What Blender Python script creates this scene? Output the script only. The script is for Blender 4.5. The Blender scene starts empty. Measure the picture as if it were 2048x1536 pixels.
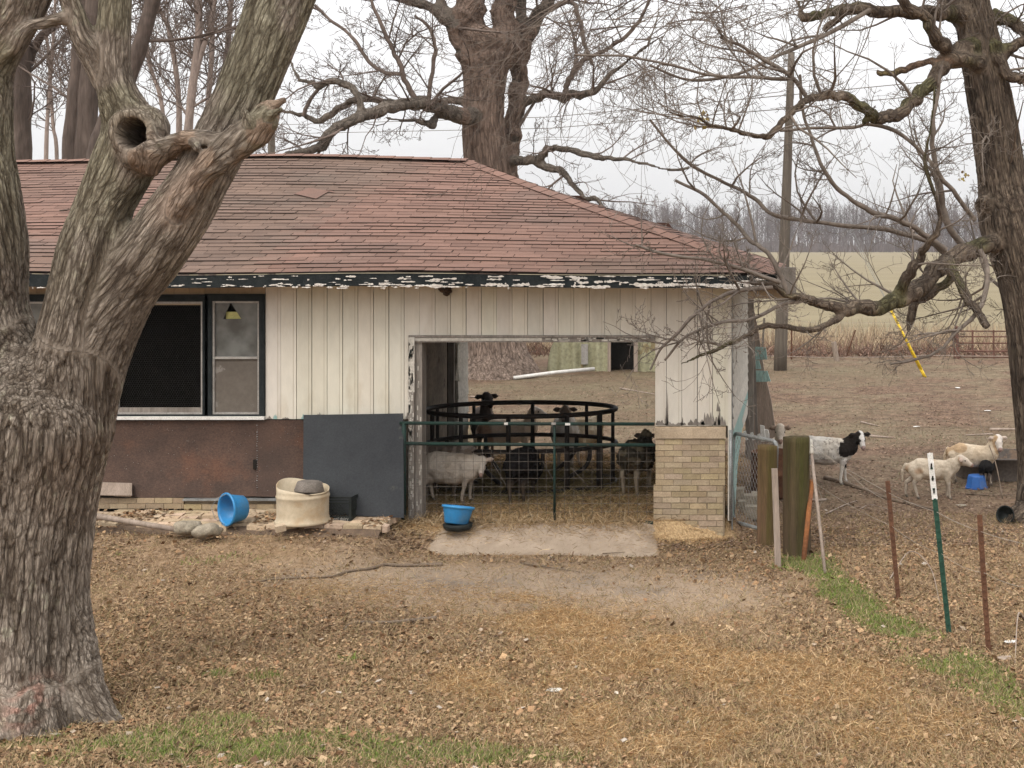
import bpy, math, random
import numpy as np
from mathutils import Vector

R = math.radians
random.seed(7)
rng = np.random.default_rng(7)
scene = bpy.context.scene
COL = scene.collection

# ------------------------------------------------------------------ camera
F_ = 2844.0; CX = 1600.0; CY = 488.0; H = 3.25      # focal length, principal point in photo pixels, eye height
cam_d = bpy.data.cameras.new("camera"); cam = bpy.data.objects.new("camera", cam_d); COL.objects.link(cam)
cam.location = (0, 0, H); cam.rotation_euler = (R(90), 0, 0)
cam_d.sensor_width = 36; cam_d.lens = 36 * F_ / 2048
cam_d.shift_x = (1024 - CX) / 2048; cam_d.shift_y = (CY - 768) / 2048
cam_d.clip_start = 0.1; cam_d.clip_end = 6000
scene.camera = cam

# ------------------------------------------------------------------ sky and sun (overcast)
SUN_EL, SUN_AZ = 52.0, 205.0       # degrees; azimuth clockwise from +Y: behind the camera, to the left
w = bpy.data.worlds.new("World"); scene.world = w; w.use_nodes = True
nt = w.node_tree; nt.nodes.clear()
wo = nt.nodes.new('ShaderNodeOutputWorld'); bg = nt.nodes.new('ShaderNodeBackground')
sky = nt.nodes.new('ShaderNodeTexSky'); sky.sky_type = 'NISHITA'; sky.sun_disc = False
sky.sun_elevation = R(SUN_EL); sky.sun_rotation = R(SUN_AZ); sky.dust_density = 5; sky.air_density = 1.0
hs = nt.nodes.new('ShaderNodeHueSaturation'); hs.inputs['Saturation'].default_value = 0.22
tc = nt.nodes.new('ShaderNodeTexCoord'); sp = nt.nodes.new('ShaderNodeSeparateXYZ')
mr = nt.nodes.new('ShaderNodeMapRange'); mr.inputs['From Min'].default_value = 0.0; mr.inputs['From Max'].default_value = 0.9
mr.inputs['To Min'].default_value = 1.0; mr.inputs['To Max'].default_value = 2.6
cn = nt.nodes.new('ShaderNodeTexNoise'); cn.inputs['Scale'].default_value = 2.2; cn.inputs['Detail'].default_value = 4
cm = nt.nodes.new('ShaderNodeMapRange'); cm.inputs['To Min'].default_value = 0.9; cm.inputs['To Max'].default_value = 1.1
m1 = nt.nodes.new('ShaderNodeMath'); m1.operation = 'MULTIPLY'
# an even cloud layer mixed over the clear-sky model
mx = nt.nodes.new('ShaderNodeMix'); mx.data_type = 'RGBA'; mx.inputs[0].default_value = 0.72
mx.inputs[7].default_value = (7.85, 7.8, 7.85, 1)
vm = nt.nodes.new('ShaderNodeVectorMath'); vm.operation = 'SCALE'
L = nt.links
L.new(tc.outputs['Generated'], sp.inputs[0]); L.new(sp.outputs['Z'], mr.inputs['Value'])
L.new(tc.outputs['Generated'], cn.inputs['Vector']); L.new(cn.outputs['Fac'], cm.inputs['Value'])
L.new(mr.outputs[0], m1.inputs[0]); L.new(cm.outputs[0], m1.inputs[1])
L.new(sky.outputs[0], hs.inputs['Color']); L.new(hs.outputs[0], mx.inputs[6])
L.new(mx.outputs[2], vm.inputs[0]); L.new(m1.outputs[0], vm.inputs['Scale'])
L.new(vm.outputs[0], bg.inputs['Color']); L.new(bg.outputs[0], wo.inputs[0])
bg.inputs['Strength'].default_value = 0.15
sd = bpy.data.lights.new("sun", 'SUN'); so = bpy.data.objects.new("sun", sd); COL.objects.link(so)
sd.energy = 1.15; sd.angle = R(25); sd.color = (1, 0.94, 0.84)
az = R(SUN_AZ); el = R(SUN_EL)
sv = Vector((math.sin(az) * math.cos(el), math.cos(az) * math.cos(el), math.sin(el)))
so.rotation_euler = sv.to_track_quat('Z', 'Y').to_euler()
scene.view_settings.view_transform = 'Standard'; scene.view_settings.look = 'None'
scene.view_settings.exposure = -0.14; scene.view_settings.gamma = 1
scene.view_settings.use_curve_mapping = False

# ------------------------------------------------------------------ numeric helpers
def P(px, py, Y): return ((px - CX) * Y / F_, Y, H - (py - CY) * Y / F_)
def sstep(a, b, x):
    t = np.clip((np.asarray(x, float) - a) / (b - a), 0, 1); return t * t * (3 - 2 * t)
def _h(ix, iy, iz):
    n = (ix.astype(np.int64) * 374761393 + iy.astype(np.int64) * 668265263 + iz.astype(np.int64) * 2147483647) & 0xffffffff
    n = ((n ^ (n >> 13)) * 1274126177) & 0xffffffff
    n = n ^ (n >> 16)
    return (n & 0xffff) / 65535.0
def vn(p):
    """value noise 0..1 of an (N,3) array"""
    p = np.asarray(p, float); i = np.floor(p); f = p - i; f = f * f * (3 - 2 * f)
    i = i.astype(np.int64); x, y, z = i[:, 0], i[:, 1], i[:, 2]; fx, fy, fz = f[:, 0], f[:, 1], f[:, 2]
    def l(a, b, t): return a + (b - a) * t
    return l(l(l(_h(x, y, z), _h(x+1, y, z), fx), l(_h(x, y+1, z), _h(x+1, y+1, z), fx), fy),
             l(l(_h(x, y, z+1), _h(x+1, y, z+1), fx), l(_h(x, y+1, z+1), _h(x+1, y+1, z+1), fx), fy), fz)
def vn2(x, y, s, k=0.0):
    return vn(np.stack([x / s, y / s, np.full_like(x, k + .37)], 1))
def nrm(a): return a / (np.linalg.norm(a, axis=-1, keepdims=True) + 1e-12)

def gz(x, y):
    """height of the ground"""
    x = np.atleast_1d(np.asarray(x, float)); y = np.atleast_1d(np.asarray(y, float)); x, y = np.broadcast_arrays(x, y)
    xf, yf = x.ravel(), y.ravel()
    z = 0.05 * (vn2(xf, yf, 3.1, 1) - .5) + 0.022 * (vn2(xf, yf, .7, 5) - .5) + .012 * (vn2(xf, yf, .25, 9) - .5)
    z = z * (1 - sstep(60, 90, yf))
    inside = sstep(15.5, 15.8, yf)
    xr = -1.75 + inside * 0.95
    pad = sstep(-4.45, -4.2, xf) * (1 - sstep(xr, xr + .3, xf)) * sstep(14.95, 15.45, yf) * (1 - sstep(20.4, 22.5, yf))
    left = (1 - sstep(-4.45, -4.2, xf)) * sstep(13.9, 15.0, yf) * (1 - sstep(20.4, 22.5, yf))
    fence = sstep(-1.0, .6, xf) * .05 * sstep(13, 15, yf) * (1 - sstep(16, 18, yf))
    z = z + .2 * pad + .18 * left + fence
    return z.reshape(x.shape)
def G(px, py):
    """point of the ground under a photo pixel"""
    Y = H * F_ / (py - CY)
    for _ in range(12):
        x = (px - CX) * Y / F_; Y = (H - float(gz(x, Y)[0])) * F_ / (py - CY)
    x = (px - CX) * Y / F_
    return Vector((x, Y, float(gz(x, Y)[0])))

# ------------------------------------------------------------------ mesh helpers
class MB:
    def __init__(s): s.v = []; s.f = []; s.m = []; s.c = []
    def add(s, V, F, m=0, c=(1, 1, 1)):
        b = len(s.v); s.v.extend([tuple(p) for p in V]); s.f.extend([tuple(i + b for i in f) for f in F])
        s.m.extend([m] * len(F)); s.c.extend([c] * len(V)); return s
    def box(s, x0, x1, y0, y1, z0, z1, m=0, c=(1, 1, 1)):
        V = [(x0,y0,z0),(x1,y0,z0),(x1,y1,z0),(x0,y1,z0),(x0,y0,z1),(x1,y0,z1),(x1,y1,z1),(x0,y1,z1)]
        return s.add(V, [(0,3,2,1),(4,5,6,7),(0,1,5,4),(1,2,6,5),(2,3,7,6),(3,0,4,7)], m, c)
    def hexa(s, V, m=0, c=(1, 1, 1)):
        return s.add(V, [(0,3,2,1),(4,5,6,7),(0,1,5,4),(1,2,6,5),(2,3,7,6),(3,0,4,7)], m, c)
    def beam(s, p, q, wdt, th, m=0, c=(1, 1, 1), up=(0, 0, 1)):
        p, q, up = Vector(p), Vector(q), Vector(up); d = (q - p).normalized()
        a = d.cross(up)
        if a.length < 1e-4: a = d.cross(Vector((0, 1, 0)))
        a.normalize(); b = a.cross(d); a *= wdt / 2; b *= th / 2
        V = [p-a-b, p+a-b, p+a+b, p-a+b, q-a-b, q+a-b, q+a+b, q-a+b]
        return s.add(V, [(3,2,1,0),(4,5,6,7),(0,1,5,4),(1,2,6,5),(2,3,7,6),(3,0,4,7)], m, c)
    def tube(s, pts, rad, n=8, m=0, c=(1, 1, 1), closed=False, caps=True):
        V, F = tube_arr(np.array([pts], float), np.array([rad if np.ndim(rad) else [rad]*len(pts)], float), n, closed)
        F = [tuple(f) for f in F]
        if caps and not closed:
            F.append(tuple(range(n))[::-1]); F.append(tuple(range(len(V)-n, len(V))))
        return s.add(V, F, m, c)
    def lathe(s, prof, cen, n=24, m=0, c=(1, 1, 1)):
        V = []; F = []
        for r, z in prof:
            for k in range(n):
                a = 2*math.pi*k/n; V.append((cen[0]+r*math.cos(a), cen[1]+r*math.sin(a), cen[2]+z))
        for i in range(len(prof)-1):
            for k in range(n):
                k2 = (k+1) % n; F.append((i*n+k, i*n+k2, (i+1)*n+k2, (i+1)*n+k))
        return s.add(V, F, m, c)
    def build(s, name, mats, parent=None, smooth=False, **kw):
        return mesh_obj(name, s.v, s.f, mats, parent, smooth, np.array(s.c) if s.c else None, s.m, **kw)

def mesh_obj(name, V, F, mats, parent=None, smooth=False, col=None, midx=None, loc=None, attr=None):
    me = bpy.data.meshes.new(name)
    if isinstance(F, np.ndarray):
        V = np.asarray(V, np.float32); n = F.shape[1]; me.vertices.add(len(V)); me.vertices.foreach_set('co', V.ravel())
        me.loops.add(F.size); me.loops.foreach_set('vertex_index', F.astype(np.int32).ravel())
        me.polygons.add(len(F)); me.polygons.foreach_set('loop_start', np.arange(0, F.size, n, dtype=np.int32))
        me.update(calc_edges=True)
    else:
        me.from_pydata([tuple(p) for p in V], [], F); me.update()
    if not isinstance(mats, (list, tuple)): mats = [mats]
    for m in mats: me.materials.append(m)
    if midx is not None and len(mats) > 1: me.polygons.foreach_set('material_index', np.array(midx, np.int32))
    if smooth: me.polygons.foreach_set('use_smooth', np.ones(len(me.polygons), bool))
    if col is not None:
        a = me.color_attributes.new("Col", 'FLOAT_COLOR', 'POINT')
        cc = np.ones((len(me.vertices), 4), np.float32); cc[:, :np.shape(col)[1]] = col; a.data.foreach_set('color', cc.ravel())
    if attr:
        for k, v in attr.items():
            a = me.attributes.new(k, 'FLOAT_VECTOR', 'POINT'); a.data.foreach_set('vector', np.asarray(v, np.float32).ravel())
    o = bpy.data.objects.new(name, me); COL.objects.link(o)
    if loc is not None: o.location = loc
    if parent is not None:
        o.parent = parent; o.matrix_parent_inverse = parent.matrix_basis.inverted()
    return o
def tag(o, label=None, cat=None, group=None, kind=None):
    if label: o['label'] = label
    if cat: o['category'] = cat
    if group: o['group'] = group
    if kind: o['kind'] = kind
    return o
def thing(name, label, cat, loc=(0, 0, 0), group=None):
    o = bpy.data.objects.new(name, None); COL.objects.link(o); o.location = loc; o.empty_display_size = .2
    return tag(o, label, cat, group)

def tube_arr(pts, rad, n, closed=False):
    """many tubes at once: pts (T,K,3), rad (T,K) -> V, F"""
    T, K, _ = pts.shape
    if closed: tan = nrm(np.roll(pts, -1, 1) - np.roll(pts, 1, 1))
    else: tan = nrm(np.gradient(pts, axis=1))
    ref = np.zeros((T, 1, 3)); m = nrm(pts[:, -1] - pts[:, 0] + 1e-9)
    if closed: ref[:, 0] = (0, 0, 1)
    else:
        ref[:, 0] = np.where(np.abs(m[:, 2:3]) > .8, np.array([[0, 1., 0]]), np.array([[0, 0, 1.]]))
    a = nrm(np.cross(tan, np.broadcast_to(ref, tan.shape))); b = np.cross(tan, a)
    th = np.arange(n) * 2 * np.pi / n
    V = pts[:, :, None] + rad[:, :, None, None] * (a[:, :, None] * np.cos(th)[None, None, :, None] + b[:, :, None] * np.sin(th)[None, None, :, None])
    V = V.reshape(-1, 3)
    KK = K if closed else K - 1
    t = np.arange(T)[:, None, None] * K * n; k = np.arange(KK)[None, :, None]; j = np.arange(n)[None, None, :]
    k2 = (k + 1) % K; j2 = (j + 1) % n
    F = np.stack([t + k*n + j, t + k*n + j2, t + k2*n + j2, t + k2*n + j], -1).reshape(-1, 4)
    return V, F

def catmull(pts, sub=6):
    p = np.array(pts, float); n = len(p)
    if n < 3:
        t = np.linspace(0, 1, sub + 1)[:, None]; return p[0] + (p[-1] - p[0]) * t
    q = np.vstack([2*p[0]-p[1], p, 2*p[-1]-p[-2]]); out = []
    for i in range(1, n):
        a, b, c, d = q[i-1], q[i], q[i+1], q[i+2]
        for t in np.linspace(0, 1, sub, endpoint=False):
            out.append(.5*((2*b)+(-a+c)*t+(2*a-5*b+4*c-d)*t*t+(-a+3*b-3*c+d)*t**3))
    out.append(p[-1]); return np.array(out)
def pxpath(ctrl, Y, sub=6):
    """limb traced in the photo at distance Y: (px, py, radius px[, dY]) -> points, radii"""
    c = [(P(a[0], a[1], Y + (a[3] if len(a) > 3 else 0)) + (a[2] * Y / F_,)) for a in ctrl]
    s = catmull(c, sub); return s[:, :3], np.maximum(s[:, 3], .002)

def remesh(mb, voxel, smooth=4):
    o = mb.build('tmp', MAT['wood_grey'])
    m = o.modifiers.new('r', 'REMESH'); m.mode = 'VOXEL'; m.voxel_size = voxel
    s = o.modifiers.new('s', 'SMOOTH'); s.factor = .5; s.iterations = smooth
    dg = bpy.context.evaluated_depsgraph_get(); e = o.evaluated_get(dg); me = e.to_mesh()
    V = np.empty(len(me.vertices)*3, np.float32); me.vertices.foreach_get('co', V)
    Nn = np.empty(len(me.vertices)*3, np.float32); me.vertices.foreach_get('normal', Nn)
    nq = len(me.polygons); ls = np.empty(len(me.loops), np.int32); me.loops.foreach_get('vertex_index', ls)
    lt = np.empty(nq, np.int32); me.polygons.foreach_get('loop_total', lt)
    F = ls.reshape(-1, 4) if (lt == 4).all() else [tuple(p.vertices) for p in me.polygons]
    e.to_mesh_clear(); d = o.data; bpy.data.objects.remove(o); bpy.data.meshes.remove(d)
    return V.reshape(-1, 3).astype(float), F, Nn.reshape(-1, 3).astype(float)

# ------------------------------------------------------------------ materials
MAT = {}
def pm(name, c1, c2=None, scale=6, rough=.85, bump=.3, bscale=None, stretch=(1, 1, 1), attr=None, metal=0, fine=.25,
       fscale=None, spec=.14, bdist=.01, c3=None, s3=1.5, t3=.62, w3=.03, coord='Object', ramp=(.35, .65), trans=0):
    """mottled rough surface: c1/c2 by noise, optional third colour in patches, times vertex colour"""
    m = bpy.data.materials.new(name); m.use_nodes = True; n = m.node_tree.nodes; l = m.node_tree.links
    b = n['Principled BSDF']; b.inputs['Roughness'].default_value = rough; b.inputs['Metallic'].default_value = metal
    b.inputs['Specular IOR Level'].default_value = spec
    tc = n.new('ShaderNodeTexCoord'); mp = n.new('ShaderNodeMapping'); mp.inputs['Scale'].default_value = stretch
    if coord.startswith('@'):
        at = n.new('ShaderNodeAttribute'); at.attribute_name = coord[1:]; l.new(at.outputs['Vector'], mp.inputs[0])
    else: l.new(tc.outputs[coord], mp.inputs[0])
    def noise(sc, det=6, dist=0.0):
        q = n.new('ShaderNodeTexNoise'); q.inputs['Scale'].default_value = sc; q.inputs['Detail'].default_value = det
        q.inputs['Roughness'].default_value = .62; q.inputs['Distortion'].default_value = dist; l.new(mp.outputs[0], q.inputs['Vector']); return q
    def mix(f, a, bb, mode='MIX'):
        x = n.new('ShaderNodeMix'); x.data_type = 'RGBA'; x.blend_type = mode
        for s, v in ((0, f), (6, a), (7, bb)):
            if hasattr(v, 'is_output'): l.new(v, x.inputs[s])
            elif isinstance(v, (int, float)): x.inputs[s].default_value = v
            else: x.inputs[s].default_value = (*v, 1)
        return x.outputs[2]
    def rampn(src, a, bb):
        r = n.new('ShaderNodeMapRange'); r.inputs['From Min'].default_value = a; r.inputs['From Max'].default_value = bb
        l.new(src, r.inputs['Value']); return r.outputs[0]
    c2 = c2 or tuple(x * .7 for x in c1)
    nz = noise(scale); colr = mix(rampn(nz.outputs['Fac'], *ramp), c1, c2)
    if c3: colr = mix(rampn(noise(s3, 8).outputs['Fac'], t3, t3 + w3), colr, c3)
    fn = noise(fscale or scale * 9, 4)
    g = n.new('ShaderNodeMapRange'); g.inputs['From Min'].default_value = .3; g.inputs['From Max'].default_value = .7
    g.inputs['To Min'].default_value = 1 - fine; g.inputs['To Max'].default_value = 1 + fine; l.new(fn.outputs['Fac'], g.inputs['Value'])
    vs = n.new('ShaderNodeVectorMath'); vs.operation = 'SCALE'; l.new(colr, vs.inputs[0]); l.new(g.outputs[0], vs.inputs['Scale'])
    out = vs.outputs[0]
    if attr:
        a = n.new('ShaderNodeAttribute'); a.attribute_name = attr
        v2 = n.new('ShaderNodeVectorMath'); v2.operation = 'MULTIPLY'; l.new(out, v2.inputs[0]); l.new(a.outputs['Color'], v2.inputs[1]); out = v2.outputs[0]
    l.new(out, b.inputs['Base Color'])
    if bump:
        bn = noise(bscale or scale * 4, 8); bp = n.new('ShaderNodeBump'); bp.inputs['Strength'].default_value = bump
        bp.inputs['Distance'].default_value = bdist; l.new(bn.outputs['Fac'], bp.inputs['Height']); l.new(bp.outputs[0], b.inputs['Normal'])
    MAT[name] = m; return m

pm('wood_grey', (.26, .23, .20), (.16, .14, .12), 5, stretch=(1, 1, .15), bump=.5, bscale=30)
pm('post_wood', (.13, .10, .068), (.08, .06, .042), 7, stretch=(2, 2, .12), bump=.8, bscale=30, bdist=.02, c3=(.085, .085, .035), s3=2.0, t3=.52, w3=.15, attr='Col')
pm('stake_wood', (.34, .27, .22), (.24, .19, .15), 9, stretch=(2, 2, .1), bump=.5, bscale=30)
pm('white_board', (.62, .585, .505), (.57, .53, .455), 1.6, stretch=(1, 1, .35), bump=.15, bscale=50, attr='Col', fine=.05, c3=(.50, .445, .355), s3=2.6, t3=.55, w3=.16)
pm('trim_tan', (.36, .28, .19), (.30, .23, .15), 3, attr='Col', fine=.1)
pm('dark_paint', (.014, .017, .018), (.026, .03, .03), 8, bump=.3, rough=.85, spec=.1)
pm('rust_sheet', (.055, .036, .028), (.082, .050, .037), 2.4, stretch=(1, 1, 1.3), bump=.2, bscale=30, c3=(.115, .055, .034), s3=1.6, t3=.53, w3=.2, rough=.75, fine=.3, fscale=55)
pm('black_sheet', (.031, .033, .036), (.045, .048, .051), 1.6, bump=.08, rough=.75, spec=.15, fine=.16, fscale=60, c3=(.068, .066, .060), s3=1.4, t3=.6)
pm('interior_wood', (.27, .22, .165), (.18, .145, .105), 3, stretch=(1, 1, .2), bump=.4)
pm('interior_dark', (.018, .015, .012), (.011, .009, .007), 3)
pm('interior_panel', (.24, .195, .15), (.15, .12, .09), 1.8, bump=.2, c3=(.07, .055, .04), s3=2.4, t3=.62)
pm('shingle', (.185, .108, .082), (.165, .097, .076), 1.2, bump=.4, bscale=160, bdist=.004, attr='Col', fine=.22, fscale=90, c3=(.15, .10, .080), s3=.6, t3=.5, w3=.25)
pm('shingle_edge', (.05, .035, .03), (.035, .025, .02), 3)  # black asphalt butt edges, also painting in the weak shadow lines between courses
pm('brick', (.44, .35, .24), (.37, .29, .195), 9, bump=.5, bscale=60, bdist=.004, attr='Col', fine=.2, fscale=70)
pm('mortar', (.35, .28, .19), (.28, .22, .15), 9, bump=.5, bscale=60)
pm('paver', (.50, .395, .28), (.38, .295, .205), 7, bump=.6, bscale=50, bdist=.006, attr='Col', fine=.2, fscale=60)
pm('rock', (.34, .29, .22), (.22, .19, .14), 8, bump=.8, bscale=20, bdist=.02)
pm('bark', (.27, .232, .195), (.185, .155, .128), 3.0, bump=.9, bscale=26, bdist=.012, coord='@bark', stretch=(3, 3, 1), attr='Col', fine=.28, fscale=40)
pm('bark_far', (.125, .095, .078), (.075, .056, .046), 2.2, bump=.8, bscale=14, bdist=.03, stretch=(1.6, 1.6, .22), attr='Col', fine=.25, fscale=14)
pm('bark_right', (.16, .13, .098), (.09, .072, .054), 4, bump=1, bscale=22, bdist=.03, stretch=(2.4, 2.4, .22), attr='Col', fine=.3, fscale=26)
pm('bark_pale', (.30, .235, .20), (.2, .155, .13), 2, stretch=(1, 1, .3), bump=.4)
pm('twig', (.20, .165, .135), (.13, .105, .087), 2, bump=0, attr='Col')
pm('twig_far', (.17, .13, .108), (.115, .087, .072), 1, bump=0)
pm('pole_wood', (.15, .125, .10), (.09, .075, .06), 4, stretch=(3, 3, .08), bump=.6, bscale=20, bdist=.02, c3=(.08, .09, .04), s3=.6, t3=.6)
pm('woods', (.16, .13, .122), (.115, .092, .088), .03, bump=0, attr='Col')
pm('blue_plastic', (.035, .24, .50), (.03, .20, .44), 4, rough=.4, bump=.1, fine=.06, spec=.4, c3=(.085, .19, .29), s3=5, t3=.5, w3=.25)
pm('blue_plastic_deep', (.02, .12, .40), (.016, .10, .34), 4, rough=.45, bump=.1, fine=.06, spec=.5, c3=(.07, .12, .22), s3=5, t3=.52, w3=.25)
pm('cream_plastic', (.54, .455, .33), (.44, .35, .235), 3, rough=.55, bump=.15, fine=.1, c3=(.36, .22, .10), s3=3.5, t3=.54, w3=.22)
pm('grey_rubber', (.21, .18, .155), (.15, .13, .11), 8, rough=.8)
pm('black_plastic', (.012, .014, .013), (.025, .028, .025), 9, rough=.5)
pm('green_metal', (.015, .038, .030), (.022, .032, .027), 6, rough=.55, bump=.2, c3=(.10, .055, .035), s3=5, t3=.64)
pm('black_metal', (.018, .018, .017), (.035, .025, .02), 6, rough=.6, bump=.3, c3=(.07, .035, .02), s3=5, t3=.64)
pm('galv', (.33, .34, .33), (.22, .22, .21), 8, rough=.5, metal=.4, bump=.2)
pm('wire', (.19, .165, .145), (.12, .10, .08), 12, rough=.6, metal=.3, bump=0)
pm('branch', (.20, .15, .11), (.13, .098, .072), 8, bump=.4)
pm('hex_wire', (.13, .125, .11), (.08, .075, .07), 12, rough=.6, metal=.3, bump=0)
pm('fence_wire_metal', (.32, .28, .23), (.2, .165, .13), 12, rough=.6, bump=0)
pm('rust_post', (.145, .07, .04), (.09, .045, .028), 10, rough=.85, bump=.5)
pm('rust_orange', (.30, .12, .045), (.18, .08, .045), 5, rough=.8, bump=.4)
pm('post_green', (.028, .075, .05), (.02, .05, .035), 8, rough=.6, c3=(.08, .05, .03), s3=5, t3=.66)
pm('white_paint', (.66, .64, .60), (.55, .53, .49), 10, rough=.6)
pm('peel_white', (.62, .58, .52), (.5, .45, .4), 10, rough=.7)
pm('turquoise', (.30, .43, .395), (.23, .34, .315), 6, rough=.8, bump=.4, stretch=(1, 1, .3), c3=(.36, .34, .3), s3=4, t3=.6)
pm('clapboard', (.52, .49, .43), (.44, .41, .36), 3, attr='Col', bump=.2)
pm('alum', (.36, .34, .31), (.27, .25, .23), 10, rough=.5, metal=.2, bump=.1)
pm('screen', (.14, .12, .10), (.115, .098, .082), 2.2, rough=.9, fine=.1, bump=0, c3=(.2, .18, .16), s3=5, t3=.66)
pm('yellow_paper', (.55, .52, .2), (.48, .44, .18), 20, rough=.8)
pm('hut_metal', (.36, .345, .225), (.28, .265, .165), 1.5, rough=.6, bump=.1, c3=(.25, .2, .11), s3=1.2, t3=.58, attr='Col')
pm('yellow_guard', (.68, .46, .03), (.6, .4, .03), 4, rough=.5, bump=0)
pm('eye', (.006, .005, .004), None, 3, rough=.2, bump=0)
pm('wool', (1, 1, 1), (.88, .86, .84), 5, rough=.95, bump=.7, bscale=55, bdist=.012, attr='Col', fine=.10, fscale=45, spec=.1)
pm('litter', (1, 1, 1), (.8, .8, .8), 8, rough=.9, bump=0, attr='Col', fine=.2, fscale=60, spec=.15)
pm('nest', (.09, .06, .04), (.06, .04, .03), 20, bump=1)
pm('rust_gate', (.16, .08, .06), (.1, .055, .04), 4)
pm('tank', (.12, .10, .085), (.085, .07, .06), 3, rough=.6, c3=(.16, .11, .075), s3=2, t3=.6)
pm('tank_rust', (.17, .09, .05), (.12, .065, .04), 6)
pm('text_grey', (.36, .35, .33), None, 20, bump=0)
pm('concrete', (.33, .30, .26), (.24, .22, .19), 6, bump=.5)

def glassy(name, col, rough, alpha=1.0):
    m = bpy.data.materials.new(name); m.use_nodes = True; b = m.node_tree.nodes['Principled BSDF']
    nz = m.node_tree.nodes.new('ShaderNodeTexNoise'); nz.inputs['Scale'].default_value = 5; nz.inputs['Detail'].default_value = 8
    cr = m.node_tree.nodes.new('ShaderNodeValToRGB'); cr.color_ramp.elements[0].color = (*[c*.6 for c in col], 1); cr.color_ramp.elements[1].color = (*[min(1, c*1.5) for c in col], 1)
    cr.color_ramp.elements[0].position = .35; cr.color_ramp.elements[1].position = .7
    tcn = m.node_tree.nodes.new('ShaderNodeTexCoord'); m.node_tree.links.new(tcn.outputs['Object'], nz.inputs['Vector'])
    m.node_tree.links.new(nz.outputs['Fac'], cr.inputs[0]); m.node_tree.links.new(cr.outputs[0], b.inputs['Base Color'])
    b.inputs['Roughness'].default_value = rough; b.inputs['Specular IOR Level'].default_value = .7
    b.inputs['Alpha'].default_value = alpha; MAT[name] = m
glassy('pane_glass', (.10, .105, .10), .12, .93)

def bark_mat(name, c1, c2, crack, sx, sz, depth=.03, edge=.16, fine=.25, base='@'):
    """furrowed bark: long plates with dark furrows, from the along-grain coordinates of each tree"""
    m = bpy.data.materials.new(name); m.use_nodes = True; n = m.node_tree.nodes; l = m.node_tree.links
    b = n['Principled BSDF']; b.inputs['Roughness'].default_value = .92; b.inputs['Specular IOR Level'].default_value = .15
    at = n.new('ShaderNodeAttribute'); at.attribute_name = 'bark'
    def mp(s):
        q = n.new('ShaderNodeMapping'); q.inputs['Scale'].default_value = s; l.new(at.outputs['Vector'], q.inputs[0]); return q.outputs[0]
    def noise(v, sc, det=5):
        q = n.new('ShaderNodeTexNoise'); q.inputs['Scale'].default_value = sc; q.inputs['Detail'].default_value = det; q.inputs['Roughness'].default_value = .65; l.new(v, q.inputs['Vector']); return q
    def rmp(src, a, bb, c=0., d=1.):
        r = n.new('ShaderNodeMapRange'); r.inputs['From Min'].default_value = a; r.inputs['From Max'].default_value = bb; r.inputs['To Min'].default_value = c; r.inputs['To Max'].default_value = d; l.new(src, r.inputs['Value']); return r.outputs[0]
    def mth(op, a, bb):
        q = n.new('ShaderNodeMath'); q.operation = op
        for s, v in ((0, a), (1, bb)):
            if hasattr(v, 'is_output'): l.new(v, q.inputs[s])
            else: q.inputs[s].default_value = v
        return q.outputs[0]
    def cracks(kx, kz):
        v0 = mp((sx*kx, sx*kx, sz*kz*2)); nz = noise(v0, 1.1, 4); sub_ = n.new('ShaderNodeVectorMath'); sub_.operation = 'SCALE'; sub_.inputs['Scale'].default_value = .95; l.new(nz.outputs['Color'], sub_.inputs[0])
        ad = n.new('ShaderNodeVectorMath'); ad.operation = 'ADD'; l.new(v0, ad.inputs[0]); l.new(sub_.outputs[0], ad.inputs[1])
        vo = n.new('ShaderNodeTexVoronoi'); vo.feature = 'DISTANCE_TO_EDGE'; vo.inputs['Scale'].default_value = 1; l.new(ad.outputs[0], vo.inputs['Vector']); return rmp(vo.outputs['Distance'], 0, edge)
    k1 = cracks(1, 1); k2 = cracks(2.3, 2.6); k = mth('MULTIPLY', k1, rmp(k2, 0, 1, .55, 1)); sm = n.new('ShaderNodeAttribute'); sm.attribute_name = 'seam'; ss = n.new('ShaderNodeSeparateXYZ'); l.new(sm.outputs['Vector'], ss.inputs[0]); k = mth('MAXIMUM', k, mth('MULTIPLY', ss.outputs[0], .72))
    f = noise(mp((30, 30, 9)), 3, 6); g = noise(mp((2, 2, 2)), 2, 4)
    def mix(fc, a, bb):
        x = n.new('ShaderNodeMix'); x.data_type = 'RGBA'
        for s, v in ((0, fc), (6, a), (7, bb)):
            if hasattr(v, 'is_output'): l.new(v, x.inputs[s])
            else: x.inputs[s].default_value = (*v, 1)
        return x.outputs[2]
    col = mix(rmp(g.outputs['Fac'], .35, .65), c1, c2); col = mix(k, crack, col)
    vs = n.new('ShaderNodeVectorMath'); vs.operation = 'SCALE'; l.new(col, vs.inputs[0]); l.new(rmp(f.outputs['Fac'], .3, .7, 1-fine, 1+fine), vs.inputs['Scale'])
    a = n.new('ShaderNodeAttribute'); a.attribute_name = 'Col'; v2 = n.new('ShaderNodeVectorMath'); v2.operation = 'MULTIPLY'; l.new(vs.outputs[0], v2.inputs[0]); l.new(a.outputs['Color'], v2.inputs[1]); l.new(v2.outputs[0], b.inputs['Base Color'])
    h = mth('ADD', mth('MULTIPLY', k, .75), mth('MULTIPLY', f.outputs['Fac'], .35)); bp = n.new('ShaderNodeBump'); bp.inputs['Strength'].default_value = 1.0; bp.inputs['Distance'].default_value = depth
    l.new(h, bp.inputs['Height']); l.new(bp.outputs[0], b.inputs['Normal']); MAT[name] = m
bark_mat('bark', (.315, .28, .242), (.24, .208, .176), (.105, .086, .071), 29, 4.6, .012, .15, .2)
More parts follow.
